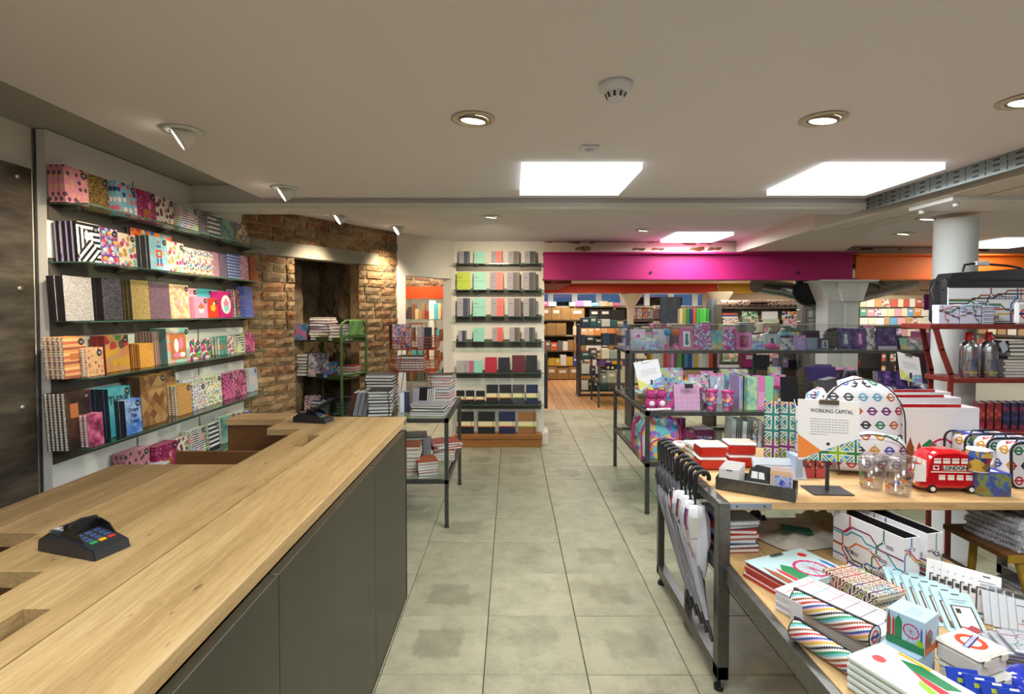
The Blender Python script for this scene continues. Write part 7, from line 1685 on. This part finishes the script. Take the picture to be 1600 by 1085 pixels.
# tote bag, folders at the back
def cloth(name, label, cat, x, y, z, w, d, m, seed, amp=.02, rz=0, cut=None):
    mb = MB(); n = 26; vs = []
    for j in range(n+1):
        for i in range(n+1):
            u, v_ = i/n - .5, j/n - .5; e = min(.5 - abs(u), .5 - abs(v_))*2; wob = .08*mnoise.noise(Vector((u*3, v_*3, seed)))
            vs.append(((u + wob)*w, (v_ + wob*.8)*d, .004 + max(0, amp*(1.1 + mnoise.noise(Vector((u*5, v_*4, seed))) + .6*mnoise.noise(Vector((u*13, v_*11, seed)))))*min(1, e*2.2)))
    o = mb.add(vs, [(j*(n+1)+i, j*(n+1)+i+1, (j+1)*(n+1)+i+1, (j+1)*(n+1)+i) for j in range(n) for i in range(n)], 0, True).build(name, m, None, (x, y, z), (0, 0, rz)); s_ = o.modifiers.new('t', 'SOLIDIFY'); s_.thickness = .003; s_.offset = 1; return tag(o, label, cat)
canv = mat('#b8b0a0', .9, bump=.2, bscale=200, name='canvas')
cloth('tote_bag', 'crumpled cream canvas tote bag with green print under the wooden top', 'bag', 1.36, 2.46, LZ_ + .001, .44, .30, canv, 5, .028, .15)
tpn = MB().prism([(-.06, -.03), (.07, -.05), (.09, .03), (-.03, .05)], 0, .002, 'z').build('green_print', mat('#1f6a5a', .8), D.objects['tote_bag'], (-.08, -.03, .047), (0, .08, -.2))
cloth('tote_bag', 'second cream canvas tote bag crumpled behind the first', 'bag', 1.55, 2.55, LZ_ + .001, .30, .24, canv, 9, .035, -.3)
flat_stack(.985, 2.40, LZ_, .15, .24, .02, 7, [redc, mat('#2a3a6a', .4), mat('#8a9ab0', .3), redc], 'glossy red or blue folder', 'under the wooden top by the frame post', .05, seed=61, jr=.12, spiral=False, name='folder', cat='folder', pages=pgw)
o = cloth('dark_bag', 'black netted bag bunched behind the glossy folders', 'bag', 1.17, 2.58, LZ_ + .001, .16, .1, dark1, 13, .04)

# ================================================================== stool with books at the right
ym = mat('#a8842a', .5, noise=(18, .3), name='yellow_paint'); yb = mat('#6a4620', .6, noise=(14, .35), name='worn_brown')
st = thing('yellow_step_stool', 'worn yellow metal step stool with a brown top carrying notebooks', 'stool', (2.05, 2.18, 0.012))
MB().rbox(0, .50, 0, .34, .535, .56, .004).build('top', yb, st); MB().rbox(-.004, .504, -.004, .0, .53, .562, .001).build('rim', ym, st)
MB().tube([(.06, .02, .53), (.10, -.02, .30), (.13, -.06, .0)], .016, 8).build('leg', ym, st); MB().tube([(.44, .02, .53), (.40, -.02, .3), (.37, -.06, .0)], .016, 8).build('leg', ym, st); MB().tube([(.12, .30, .53), (.14, .34, .3), (.15, .38, .0)], .016, 8).build('leg', ym, st); MB().tube([(.44, .30, .53), (.40, .34, .3), (.37, .38, .0)], .016, 8).build('leg', ym, st)
MB().rbox(.12, .42, -.02, .30, .215, .235, .003).build('lower_step', yb, st)
slv = pat('cloud', ['#8a8a88', '#d8d8d4', '#5a5a58', '#b8b8b4'], 2.0, rough=.2)
flat_stack(2.235, 2.33, .572, .28, .24, .024, 6, [slv], 'silver marbled spiral notebook', 'stack on the stool top', .12, seed=71, jr=.05, spiral=True, name='notebook', cat='notebook', pages=mat('#c8cce0', .7))
o = thing('notebook', 'dark grey engraved notebook with red elastic on the stool stack', 'notebook', (2.15, 2.21, .572 + .146 + .022), (-PI/2, 0, -.1)); book_parts(o, .24, .19, .02, pat('cloud', ['#26262a', '#4a4a4c', '#a8a8a4', '#2c2c30'], 3.0), False, pages=mat('#c8cce0', .7)); MB().box(.17, .18, -.002, .022, 0, .19).build('red_elastic', PC['red'], o); MB().box(.09, .14, -.001, 0, .13, .15).build('red_seal', PC['red'], o)
flat_stack(2.33, 2.28, .247, .26, .22, .016, 9, [mat('#b8c0d0', .5), white_p, mat('#6a7a9a', .5)], 'blue striped spiral pad', 'pile on the lower step of the stool', .05, seed=72, name='spiral_pad', cat='notebook', spiral=True)
o = thing('skyline_folder', 'dark folder with orange and green skyline leaning above the lower pile', 'folder', (2.22, 2.30, .40), (-.2, 0, .05)); MB().rbox(0, .26, 0, .01, 0, .13, .001).build('cover', mat('#4a4c54', .5), o); skyline(o, .25, .1, (.005, -.0004, .005), FR)

# ================================================================== red stepped rack
rk = mat('#7c2820', .45, noise=(25, .35), name='worn_red_paint'); rr_ = thing('red_step_rack', 'worn dark red metal step rack in front of the round column', 'rack', (2.42, 3.10, 0))
MB().rbox(-.01, 1.0, -.02, .21, 1.478, 1.506, .003).build('top_shelf', rk, rr_); MB().rbox(.14, 1.0, -.02, .21, 1.166, 1.194, .003).build('middle_shelf', rk, rr_); MB().rbox(.14, 1.0, -.02, .21, .855, .88, .003).build('lower_shelf', rk, rr_)
def flatbar(pts, w, t, y):
    mb = MB()
    for (a, b_) in zip(pts[:-1], pts[1:]):
        d = Vector((b_[0]-a[0], b_[1]-a[1])).normalized(); n_ = Vector((-d.y, d.x))*w/2; a, b_ = Vector(a) - d*.004, Vector(b_) + d*.004
        mb.prism([tuple(a - n_), tuple(b_ - n_), tuple(b_ + n_), tuple(a + n_)], y, y + t, 'y')
    return mb
flatbar([(.03, 1.48), (.065, 1.36), (.12, 1.22), (.125, .0)], .028, .012, -.02).build('leg', rk, rr_); flatbar([(.115, 1.48), (.145, 1.34), (.175, 1.22), (.18, .0)], .028, .012, .195).build('leg', rk, rr_); flatbar([(.98, 1.48), (.98, 0)], .028, .012, -.02).build('leg', rk, rr_); flatbar([(.98, 1.48), (.98, 0)], .028, .012, .195).build('leg', rk, rr_)
# satchel
Yr = 3.12
sx0, sx1 = PY(1479, 460, Yr).x, PY(1660, 460, Yr).x; w = sx1 - sx0
sb_ = thing('map_satchel', 'black topped satchel with white transport map front on the red rack', 'bag', (sx0, Yr + .02, 1.507)); MB().rbox(0, w, 0, .13, 0, .27, .02).build('body', mat('#18181c', .5), sb_); MB().prism([(.0, .20), (.06, .30), (w - .05, .335), (w, .2)], .01, .12, 'y').build('flap', mat('#1c1c20', .45), sb_)
MB().rbox(.02, w - .01, -.006, .0, .005, .215, .002).build('map_panel', white_p, sb_); map_print(sb_, w - .04, .20, (.025, -.0064, .01), FR, 44, lw=.008, dens=1.4); MB().box(.02, w - .01, -.0075, -.006, .212, .217).tube([(.02, .02, .23), (.06, .02, .29), (w - .05, .02, .32)], .003, 5).build('zip', mat('#3a3a40', .4, .5), sb_)
MB().tube([(.15, .05, .31), (.16, .05, .35), (.22, .05, .36), (.42, .05, .345), (.5, .05, .33)], .007, 6).build('handle', black, sb_); MB().rbox(.22, .30, .035, .065, .345, .372, .004).build('handle_wrap', mat('#c8c8c8', .5), sb_); MB().tube([(-.005, .05, .25), (-.05, .03, .2), (-.03, .02, .1)], .005, 6).build('strap', black, sb_)
def map_box(px0, px1, y0, Y, z, d, label, seed, m=lilac_p, name='map_tin'):
    a, b_ = PY(px0, y0, Y), PY(px1, y0, Y); w = b_.x - a.x; h = a.z - z; r = thing(name, label, 'tin', (a.x, Y, z + .001)); MB().rbox(0, w, 0, d, 0, h, .003).build('body', m, r); MB().rbox(-.0008, w + .0008, -.0008, d + .0008, h*.72, h, .002).build('lid', m, r); map_print(r, w, h*.98, (0, -.0009, 0), FR, seed, lw=.005, dens=.7); return r
map_box(1467, 1500, 477, 3.085, 1.507, .05, 'small lilac map print tin at the left end of the red rack', 51); map_box(1501, 1534, 476, 3.085, 1.507, .05, 'small lilac map print tin, second on the red rack', 52)
map_box(1483, 1519, 448, 3.12, 1.507, .02, 'taller lilac map print box behind the small tins', 53) if False else None
for k in range(5): 
    a = PY(1535, 500, 3.085); o = thing('flat_map_tin', 'flat map tin, %s in the small pile on the red rack' % ('top' if k == 4 else ORD[k] + ' from bottom'), 'tin', (a.x, 3.085, 1.507 + k*.0215)); MB().rbox(0, .068, 0, .045, 0, .0195, .003).build('body', lilac_p, o); MB().box(0, .068, -.0006, 0, .008, .011).build('line_print', PC['navy'], o)
rb_ = thing('roundel_pouch', 'white pouch with red roundel hanging at the right end of the red rack', 'pouch', (PY(1592, 500, 3.06).x, 3.07, 1.507)); MB().rbox(0, .09, 0, .03, 0, .125, .01).build('body', white_p, rb_); roundel(rb_, .03, (.045, -.0006, .06), FR, '')
def bottle(px, label, seed):
    a = PY(px, 592, 3.13); r = thing('drinks_bottle', label, 'bottle', (a.x, 3.14, 1.195)); al = mat('#a8aaae', .25, .95, name='aluminium'); R_ = .045
    MB().lathe([(R_*.93, 0), (R_, .005), (R_, .175), (R_*.85, .198), (R_*.5, .212), (R_*.48, .22)], 28).build('body', al, r)
    MB().lathe([(R_*.52, .216), (R_*.52, .236), (R_*.3, .25), (R_*.28, .262), (0, .264)], 20).build('cap', mat('#b82420', .35), r); MB().tube([(-.022, 0, .225), (-.018, 0, .262), (.018, 0, .262), (.022, 0, .225)], .004, 6).build('cap_loop', mat('#b82420', .35), r)
    mb = MB(); r_ = random.Random(seed)
    for c, z0, z1, t0, t1 in (('red', .15, .15, -2.6, -.5), ('blue', .05, .15, -2.2, -1.0), ('brown', .15, .07, -1.9, -1.2), ('black', .11, .03, -1.6, -.8), ('yellow', .03, .03, -2.7, -.4), ('navy', .1, .1, -2.4, -1.4)):
        pts = [((R_ + .0006)*math.cos(t0 + (t1 - t0)*k/10), (R_ + .0006)*math.sin(t0 + (t1 - t0)*k/10), z0 + (z1 - z0)*max(0, min(1, (k-3)/4))) for k in range(11)]; mb.tube(pts, .0017, 4, pm(c))
    mb.build('map_lines', list(PC.values()), r); return r
bottle(1515, 'silver drinks bottle with red cap and map print, left one', 1); r = bottle(1546, 'silver drinks bottle with red cap and white tag, right one', 2); MB().rbox(0, .045, 0, .001, -.065, 0, .0003).build('swing_tag', mat('#b8bcc8', .5), r, (.01, -.055, .2), (0, -.5, .2))
flat_stack(PY(1590, 590, 3.14).x, 3.20, 1.194, .19, .16, .017, 6, [pat('checks', ['#c8c8cc', '#7a7a84'], .6)], 'grey checked pocket book', 'lower pile on the middle red shelf', 0, seed=81, jr=.03); flat_stack(PY(1594, 590, 3.14).x, 3.20, 1.298, .17, .15, .022, 5, [dark1, pat('checks', ['#c8c8cc', '#3a3a44'], .8)], 'dark and checked pocket book', 'upper pile on the middle red shelf', 0, seed=82, jr=.03)
mand = pat('blobs', ['#a82a3c', '#d86a5a', '#7a1c34', '#c84a4a'], 2.4, w=.5); mandn = pat('blobs', ['#242c5c', '#5a3a7a', '#3a4a8a', '#a83a5a'], 3.0, w=.5)
for k in range(7):
    a = PY(1541 + k*(13 if k < 3 else 13), 650, 3.14); o = thing('notebook', '%s patterned notebook upright on the lower red shelf, %s from left' % ('red' if k < 3 else 'navy', ORD[k]), 'notebook', (a.x, 3.15, .881), (0, 0, PI/2 - .5)); book_parts(o, .12, .155, .03, mand if k < 3 else mandn)
# ================================================================== back rooms
# windows above the far shelves
wf = mat('#cfd4d8', .5); win = sroot('window_1', (0, 12.9, 0))
m_ = MB().box(.3, 4.6, .0, .06, 2.0, 2.03).box(.3, 4.6, 0, .06, 1.69, 1.72); m_.build('window_frame', wf, win)
x = .3
while x < 4.6:
    MB().box(x, x + .13, -.005, .065, 1.70, 2.02).build('mullion', wf, win); MB().box(x + .13, x + .58, .025, .032, 1.72, 2.0).build('pane', glass, win); x += .58
MB().box(.3, 2.2, 13.6, 13.8, 1.2, 1.83).box(2.9, 4.4, 13.8, 14, 1.2, 1.95).build('house_opposite', mat('#26344c', .9), None, None, None, 'structure')
struct('wall_far_right', MB().box(4.6, 8, 12.88, 12.92, 1.65, 2.1), mat('#b5a68c', .8))
# pale columns with flared heads
for k, (px, Y) in enumerate(((985, 11.2), (1124, 10.4))):
    v = PY(px, 500, Y); c = thing('small_column', 'beige column with flared head %s' % ('below the red beam' if k == 0 else 'where red and yellow beams meet'), 'column', (v.x, Y, 0)); MB().lathe([(.07, -.02), (.07, 1.62), (.09, 1.68), (.24, 1.93), (.24, 1.96)], 16).build('shaft', mat('#cdbda4', .6), c)
kraft = mat('#96713e', .75, noise=(9, .12)); blackc = mat('#1b1a1c', .6); tealc = mat('#4a8a80', .6)
def shelving(name, label, x0, x1, Y, zs, d, m, top=None, back=None):
    r = thing(name, label, 'shelving', (x0, Y, 0)); w = x1 - x0
    for z in zs: MB().box(0, w, 0, d, z - .03, z).build('shelf', m, r)
    n = max(1, round(w/.95))
    for i in range(n+1): MB().box(w*i/n - .02, w*i/n + .02, -.005, d, 0, top or zs[0] + .3).build('upright', m, r)
    if back: MB().box(0, w, d, d + .02, 0, top or zs[0] + .3).build('back_panel', back, r)
    return r
def fill(x0, x1, Y, z, rng, seed, ws, hs, cols, nm, desc, where, d=.12, gap=.006, cat='box', lid=False, group=None):
    r_ = random.Random(seed); x = x0; i = 0
    while x < x1:
        w = r_.uniform(*ws); h = r_.uniform(*hs); c = r_.choice(cols); mt = mat(c[1], .5) if isinstance(c[1], str) else c[1]
        if x + w > x1: break
        if r_.random() < rng:
            mb = MB().rbox(0, w, 0, d, 0, h, .002).box(w*.2, w*.8, -.001, 0, h*.55, h*.8, 1)
            o = mb.build(nm, [mt, mat('#d8d0c0', .6) if r_.random() < .6 else mt], None, (x, Y, z + .001)); tag(o, '%s %s, %s from left, %s' % (c[0], desc, ORD[i % 60], where), cat, group or desc + 's ' + where); i += 1
        x += w + gap
ZS = [1.70, 1.385, 1.035, .68, .33]
dk = mat('#3c3834', .6); sw = mat('#a08e74', .7)
shelving('box_shelving', 'tall dark shelving filled with kraft boxes under the far windows', .55, 3.3, 12.35, ZS + [.02], .45, sw, 1.72, mat('#6a5a44', .8))
fill(.58, 2.6, 12.3, 1.70, .9, 1, (.10, .2), (.08, .13), [('white', '#e0e0d8'), ('pink', '#d870a0'), ('blue', '#78b0d0'), ('cream', '#d8c8a0')], 'name_card', 'small card stand', 'on the top far ledge', cat='card')
fill(.58, 1.75, 12.3, ZS[1], 1, 2, (.2, .34), (.24, .29), [('kraft', kraft), ('kraft', kraft), ('purple', '#5a3a9a')], 'storage_box', 'storage box', 'on the upper far shelf', d=.3); fill(1.8, 2.65, 12.3, ZS[1], 1, 3, (.2, .3), (.22, .26), [('black', blackc)], 'storage_box', 'black storage box', 'in the upper far shelf centre', d=.3)
fill(.58, 1.4, 12.3, ZS[2], 1, 4, (.2, .34), (.25, .3), [('kraft', kraft)], 'storage_box', 'storage box', 'on the second far shelf', d=.3); fill(1.42, 3.2, 12.3, ZS[2], 1, 5, (.14, .17), (.16, .22), [('orange', '#d88a4a'), ('peach', '#d8a878'), ('cream', '#d8c8a8')], 'framed_card', 'gift pack', 'on the second far shelf right half', cat='packet')
fill(.58, 3.2, 12.3, ZS[3], 1, 6, (.1, .22), (.16, .27), [('white', '#d8d4cc'), ('kraft', kraft), ('grey', '#6a6460'), ('orange', '#c85a28')], 'storage_box', 'boxed item', 'on the third far shelf', d=.3)
fill(.58, 3.2, 12.3, ZS[4], 1, 7, (.1, .2), (.14, .25), [('white', '#d8d4cc'), ('blue', '#2a4a9a'), ('purple', '#5a3a8a'), ('kraft', kraft), ('yellow', '#c8a030')], 'storage_box', 'boxed item', 'on the fourth far shelf', d=.3)
fill(.58, 2.2, 12.3, .02, 1, 8, (.2, .35), (.24, .29), [('kraft', kraft)], 'storage_box', 'storage box', 'on the floor level far shelf', d=.3)
for s_ in (('kraft_tower', .52, 1.0),): pass
# free standing steel rack and glass tables on the oak floor
shelving('steel_rack', 'free standing dark steel rack on the oak floor', 1.27, 2.25, 9.9, [1.30, .98, .72, .42, .12], .4, steel_dark, 1.34)
for k, z in enumerate((1.30, .98, .72, .42, .12)):
    fill(1.3, 2.2, 9.92, z, .92, 20 + k, (.06, .16), (.08, .2), [('teal', '#2a5a58'), ('white', '#d0ccc4'), ('grey', '#5a5850'), ('dark', '#2a2a2c'), ('cream', '#c8bca4'), ('black', '#1a1a1c'), ('blue', '#22384e')][k % 2:], 'stationery_box', 'stationery box', 'on the %s level of the steel rack' % LN[min(k, 5)], d=.2)
steel_table('rear_glass_table', 'steel framed glass table on the oak floor with boxes', 1.42, 2.4, 8.75, 9.55, .80, .40, .028); steel_table('rear_glass_table', 'second steel table behind the pink gift table', 2.5, 5.2, 8.3, 9.1, .80, .40, .028)
for k, z in enumerate((.80, .40)): fill(1.5, 2.3, 8.85, z, .95, 30 + k, (.08, .16), (.12, .24), [('cream', '#c8bca4'), ('grey green', '#8a9488'), ('beige', '#a89c84')], 'notebook_box', 'notebook box', 'on the %s of the rear glass table' % ('top' if k == 0 else 'shelf'), d=.2)
for k, (px, Y) in enumerate(((965, 9.0),)):
    cloth('folded_throw', 'cream cloth heaped on the rear glass table', 'throw', 2.05, 9.2, .801, .45, .4, mat('#c8b8a8', .9), 3, .08)
# display behind the pink gift table
shelving('book_display', 'dark steel display behind the tiered gift table', 1.62, 4.9, 7.1, [1.30, .83, .45], .42, steel_dark, 1.32)
spine_row(1.85, 7.12, .83, [.034 + .012*(i % 3) for i in range(20)], [.18 + .012*((i*7) % 5) for i in range(20)], .2, [mat(c, .5) for c in ('#d8b030', '#e0e0d8', '#d8d4cc', '#c8c4c0', '#d84a20', '#c86a90', '#d8a8b8', '#8a4a8a', '#58a838', '#404048', '#4a8ab0', '#2a5a90', '#b0b8c0')], 'coloured notebook', 'on the display behind the gift table', name='notebook', cat='notebook')
gift_cols = [('pink', '#d07aa0'), ('orange leopard', pat('blobs', ['#c86a30', '#3a1c38', '#e08a40'], 2)), ('magenta', '#a81c6a'), ('red', '#c02a20'), ('white', '#d8d4d0'), ('lilac', '#a888c0'), ('dark', '#2c2630')]
fill(2.95, 4.8, 7.12, .83, .9, 41, (.1, .22), (.1, .22), gift_cols, 'gift_box', 'small gift box', 'right half of the rear display', d=.15); fill(1.7, 4.8, 7.12, 1.30, .75, 42, (.1, .24), (.06, .14), [('white', '#d0d0cc'), ('teal', '#70a89c'), ('grey', '#8a8a88'), ('cream', '#c8c0ac')] + gift_cols[:1], 'trinket_box', 'low box', 'on top of the rear display', d=.2); fill(1.7, 4.8, 7.12, .45, .9, 43, (.1, .25), (.12, .28), gift_cols, 'gift_box', 'gift box', 'on the low level of the rear display', d=.2)
# hanging bags and gift bags
for k in range(9):
    v = PY(1062 + k*5.2, 500, 9.6); o = thing('hanging_bag', '%s hanging gift bag, %s from left beside the dark blue panel' % (['cream', 'olive', 'green', 'navy', 'red striped', 'green', 'green', 'bright green', 'green'][k], ORD[k]), 'bag', (v.x, 9.6, 1.36)); MB().rbox(0, .055, 0, .12, 0, .27, .004).build('bag', mat(['#c8b88a', '#8a8a40', '#2a7a3a', '#20306a', '#b84a3a', '#3a9a3a', '#48a848', '#50b848', '#3a9040'][k], .4), o); MB().tube([(.01, .06, .27), (.027, .06, .32), (.045, .06, .27)], .003, 4).build('handle', blackc, o)
struct('trim_post', MB().box(PY(1110, 480, 9.6).x, PY(1118, 480, 9.6).x, 9.55, 9.8, 0, 1.80), mat('#5c6068', .6)); struct('trim_bag_rail', MB().box(PY(1058, 480, 9.6).x, PY(1112, 480, 9.6).x, 9.6, 9.75, 1.32, 1.355), dk)
o = thing('display_banner', 'dark blue printed banner board between the windows and the hanging bags', 'panel', (PY(1032, 480, 11).x, 11, 0)); MB().rbox(0, .42, 0, .05, 0, 1.88, .003).build('board', pat('cloud', ['#28344e', '#38465e', '#4a5870'], 6), o)
for k in range(6): 
    v = PY(988 + k*9, 497, 11.2); o = thing('gift_bag', '%s printed gift bag, %s from left under the window ledge' % (['pink', 'white', 'orange', 'white', 'pink', 'red'][k], ORD[k]), 'bag', (v.x, 11.3, 1.42)); MB().rbox(0, .11, 0, .06, 0, .22, .003).build('bag', [pinkfl, floral, toyb, whitep, pinkst, redwh][k], o); MB().tube([(.03, .03, .22), (.055, .03, .27), (.08, .03, .22)], .004, 4).build('handle', blackc, o)
MB().box(PY(985, 497, 11.2).x, PY(1056, 497, 11.2).x, 11.25, 11.45, 1.38, 1.42).build('trim_gift_shelf', dk, None, None, None, 'structure')
# wrapping paper wall
WY = 9.3; wx0, wx1 = PY(1126, 480, WY).x, PY(1252, 480, WY).x
shelving('wrap_shelving', 'shelving with sheets of wrapping paper and rolls below the yellow beam', wx0, wx1, WY, [1.66, 1.30, 1.02, .7, .35], .35, mat('#5a5248', .6), 1.7, mat('#c8bca8', .8))
wp = [('dotted cream', pat('dots', ['#e8e0d0', '#3a3a48', '#c85a4a'], 4)), ('multicolour', pat('blobs', ['#e8e8e0', '#c83a3a', '#2a4a8a', '#e0a040'], 5, w=.5)), ('coral patterned', pat('blobs', ['#d8806a', '#6aa890', '#e8c8b0'], 5)), ('striped', pat('stripes', ['#d8603a', '#3a4a80', '#e8e0d8', '#2a2a38'], 3, ang=PI/2)), ('pastel', pat('dots', ['#c8e0d0', '#e8a8b0', '#e8d080'], 4)), ('green patterned', pat('blobs', ['#7ab088', '#e8e8d8', '#3a7a50'], 4)), ('pink', pat('blobs', ['#e0a8b0', '#e8d0d0', '#b86a80'], 4)), ('white', white_p)]
cw = (wx1 - wx0)/4
for r_i, z in enumerate((1.30, 1.02, .7)):
    for c_i in range(4):
        for h_i in range(2):
            nm, m_x = wp[(r_i*5 + c_i*2 + h_i*3) % 8]; o = MB().rbox(0, cw - .08, 0, .03, 0, .15, .002).box(0, cw - .08, .03, .2, 0, .01).build('wrapping_sheet', m_x, None, (wx0 + cw*c_i + .04, WY - .02 + h_i*.05, z + .001 + h_i*.13))
            tag(o, '%s wrapping paper, %s column, %s shelf, %s' % (nm, ORD[c_i], ORD[r_i], 'lower sheet' if h_i == 0 else 'upper sheet'), 'wrapping paper', 'wrapping paper sheets on the wall shelving')
rollm = pat('dots', ['#c8a898', '#2a2028', '#b88a88'], 5)
for k in range(5): o = MB().cyl((0, 0, 0), (.8, 0, 0), .06, n=12).build('paper_roll', rollm, None, (wx0 + (.02 if k % 2 == 0 else .5) + .02*k, WY + .08 + (k//2)*.1, 1.722)); tag(o, 'dusky pink speckled paper roll, %s on top of the wrap shelving' % ORD[k], 'paper roll', 'paper rolls on the wrap shelving')
# ventilation ducts
galv = mat('#9a9c9a', .28, .85, noise=(6, .2), name='galvanised')
d_ = thing('vertical_duct', 'large galvanised vertical duct with cage left of the boxed column', 'duct', (PY(1270, 500, 6.9).x, 6.95, 0)); MB().cyl((0, 0, 0), (0, 0, 1.72), .16, n=28).build('pipe', galv, d_); mb = MB()
for z in (.4, .8, 1.1, 1.25, 1.45, 1.6): mb.tube([(.165*math.cos(t), .165*math.sin(t), z) for t in [2*PI*k/24 for k in range(24)]], .006, 5, 0, True)
mb.build('seam_ring', galv, d_); mb = MB()
for x in (-.19, .0, .12): mb.cyl((x, -.2, .2), (x, -.2, 1.68), .005, n=6)
for z in (.5, .9, 1.3, 1.5): mb.cyl((-.2, -.2, z), (.2, -.2, z), .005, n=6)
mb.build('cage', galv, d_)
el = thing('duct_outlet', 'dark round duct outlet with grille under the magenta beam', 'duct', (PY(1258, 457, 6.6).x, 6.5, PY(1258, 457, 6.6).z)); MB().lathe([(.17, -.02), (.185, 0), (.185, .22), (.17, .24)], 28, caps=False).build('outlet_body', mat('#2e3032', .4, .5), el, rot=(-PI/2 + .35, .0, -.5)); MB().lathe([(0, .03), (.172, .03)], 28, caps=False).build('dark_inside', blackc, el, rot=(-PI/2 + .35, 0, -.5)); g_ = MB()
for k in range(-4, 5): g_.box(-.15, .15, k*.034 - .002, k*.034 + .002, .012, .02)
g_.build('grille', mat('#1e2020', .5), el, rot=(-PI/2 + .35, 0, -.5))
MB().tube([(-.02, .2, .0), (-.15, .32, .05), (-.32, .3, .07), (-.60, .1, .09)], .095, 18).build('elbow', galv, el)
d2 = thing('slanting_duct', 'galvanised duct passing behind the boxed column under the orange beam', 'duct', (0, 0, 0)); a_, b2 = PY(1345, 452, 7.0), PY(1395, 446, 7.4); MB().cyl(a_ - Vector((.15, 0, .10)), b2 + Vector((.25, 0, .06)), .11, n=24).build('pipe', galv, d2)
for t in (.3, .45): p_ = a_.lerp(b2, t); MB().cyl(p_, p_ + (b2 - a_).normalized()*.012, .114, n=24).build('seam_ring', galv, d2)
# greeting card wall
CY = 9.0; cx0, cx1 = PY(1342, 500, CY).x, PY(1462, 500, CY).x; zz_ = [PY(1400, y, CY).z for y in (480, 494.5, 508.5, 526, 545, 565, 585, 606)]
shelving('card_rack', 'wall of narrow shelves filled with greeting cards behind the round column', cx0, cx1, CY + .03, zz_, .15, mat('#4a443c', .6), zz_[0] + .2, mat('#b8a88c', .8))
cc = [('cream', '#e8dcc0'), ('white', '#e8e4dc'), ('ivory', '#e4d8c0'), ('pale', '#dcd8d0'), ('beige', '#d8c8a8'), ('pink', '#d898a0'), ('orange', '#d8945a'), ('blue', '#6aa0c8'), ('red', '#c05a48'), ('kraft', '#b8946a'), ('lilac', pat('blobs', ['#e8e0d8', '#8a6aa8', '#d8b8c8'], 4)), ('floral', pat('blobs', ['#e8e0d0', '#c85a5a', '#6a9a6a'], 4)), ('green', '#5a9a80')]
for k, z in enumerate(zz_): fill(cx0 + .03, cx1 - .02, CY + .02, z, .97, 60 + k, (.085, .14), (.12, .14), cc, 'greeting_card', 'greeting card', 'on the %s card shelf' % ORD[k], d=.015, cat='card')
cx0, cx1 = PY(1534, 500, CY).x, PY(1610, 500, CY).x; zz2 = [PY(1400, y, CY).z for y in (512, 536, 560, 585, 606)]
shelving('card_rack', 'card shelves seen between the round column and the picture edge', cx0, cx1 if cx1 < 7.88 else 7.88, CY + .03, zz2, .15, mat('#4a443c', .6), zz2[0] + .2) if cx0 < 7.8 else None
# right wall behind the red rack: shelves on the wall side
for k, z in enumerate((1.62, 1.42, 1.22, 1.0, .8)):
    MB().box(7.6, 7.9, 4.2, 9.0, z - .03, z).build('trim_%d' % (20 + k), mat('#4a443c', .6), None, None, None, 'structure'); i = 0; y = 6.2; r_ = random.Random(k)
    while y < 8.9:
        nm, c = cc[r_.randrange(13)]; o = MB().rbox(0, .02, 0, .14, 0, .13, .001).build('greeting_card', [mat(c, .5) if isinstance(c, str) else c], None, (7.62, y, z + .001)); tag(o, '%s greeting card, %s along, %s shelf of the right side wall' % (nm, ORD[i], LN[k]), 'card', 'greeting cards on the right side wall'); y += .17; i += 1
# magenta and purple pouches hanging by the orange beam
for k in range(5):
    v = PY(1445 + k*4.5, 485, 6.9); o = thing('hanging_pouch', '%s hanging pouch, %s from left beside the map tins' % (['purple', 'magenta', 'magenta', 'coral', 'deep purple'][k], ORD[k]), 'pouch', (v.x, 6.9 + .02*k, 1.60)); MB().rbox(0, .05, 0, .03, 0, .2, .006).build('pouch', mat(['#7a1c7a', '#b81c8a', '#c82a9a', '#d85a5a', '#5a1448'][k], .35), o); MB().tube([(.02, .01, .2), (.025, .01, .25), (.03, .01, .2)], .002, 4).build('loop', blackc, o)
MB().cyl((PY(1440, 470, 6.9).x, 6.93, 1.855), (PY(1480, 470, 6.9).x, 6.93, 1.855), .006, n=6).build('trim_hook_rail', dk, None, None, None, 'structure')
o = thing('fabric_display', 'dark purple cloth covered display cube between the gift table and the red rack', 'display', (PY(1440, 560, 5.8).x, 5.8, 0)); MB().rbox(0, .30, 0, .4, .0, 1.22, .01).build('cover', mat('#3c1430', .8), o); MB().rbox(.02, .16, .05, .2, 1.225, 1.36, .006).build('top_box', mat('#b84a8a', .5), o)
# panels glowing on the back room ceiling
for (x, y) in ((1.3, 11.6), (1.9, 11.9), (1.0, 8.4), (3.2, 8.4)): 
    o = thing('light_panel', 'glowing panel on the back room ceiling %s' % ('left of the first column' if x == 1.3 else 'right of the first column' if x == 1.9 else 'over the oak floor edge' if x == 1.0 else 'behind the boxed column'), 'light', (x, y, 2.12)); MB().box(-.3, .3, -.3, .3, .012, .025).build('panel_frame', white_metal, o); MB().box(-.27, .27, -.27, .27, .004, .011).build('diffuser', emis('#fff2e0', 4), o)
for k, px in enumerate((880, 962, 1090, 1111)): v = PY(px, 441, 8.0); downlight(v.x, 7.4 + .5*k, 2.145, 'small downlight on the back room ceiling, %s from left' % ORD[k])
# black suitcase-like gifts and pillar shelf things beside the pier passage
gr2 = thing('wall_rack', 'narrow dark rack with kraft gifts right of the notebook pier', 'rack', (.42, 6.75, 0)); MB().box(0, .04, 0, .5, .35, 1.05).build('side_panel', steel_dark, gr2)
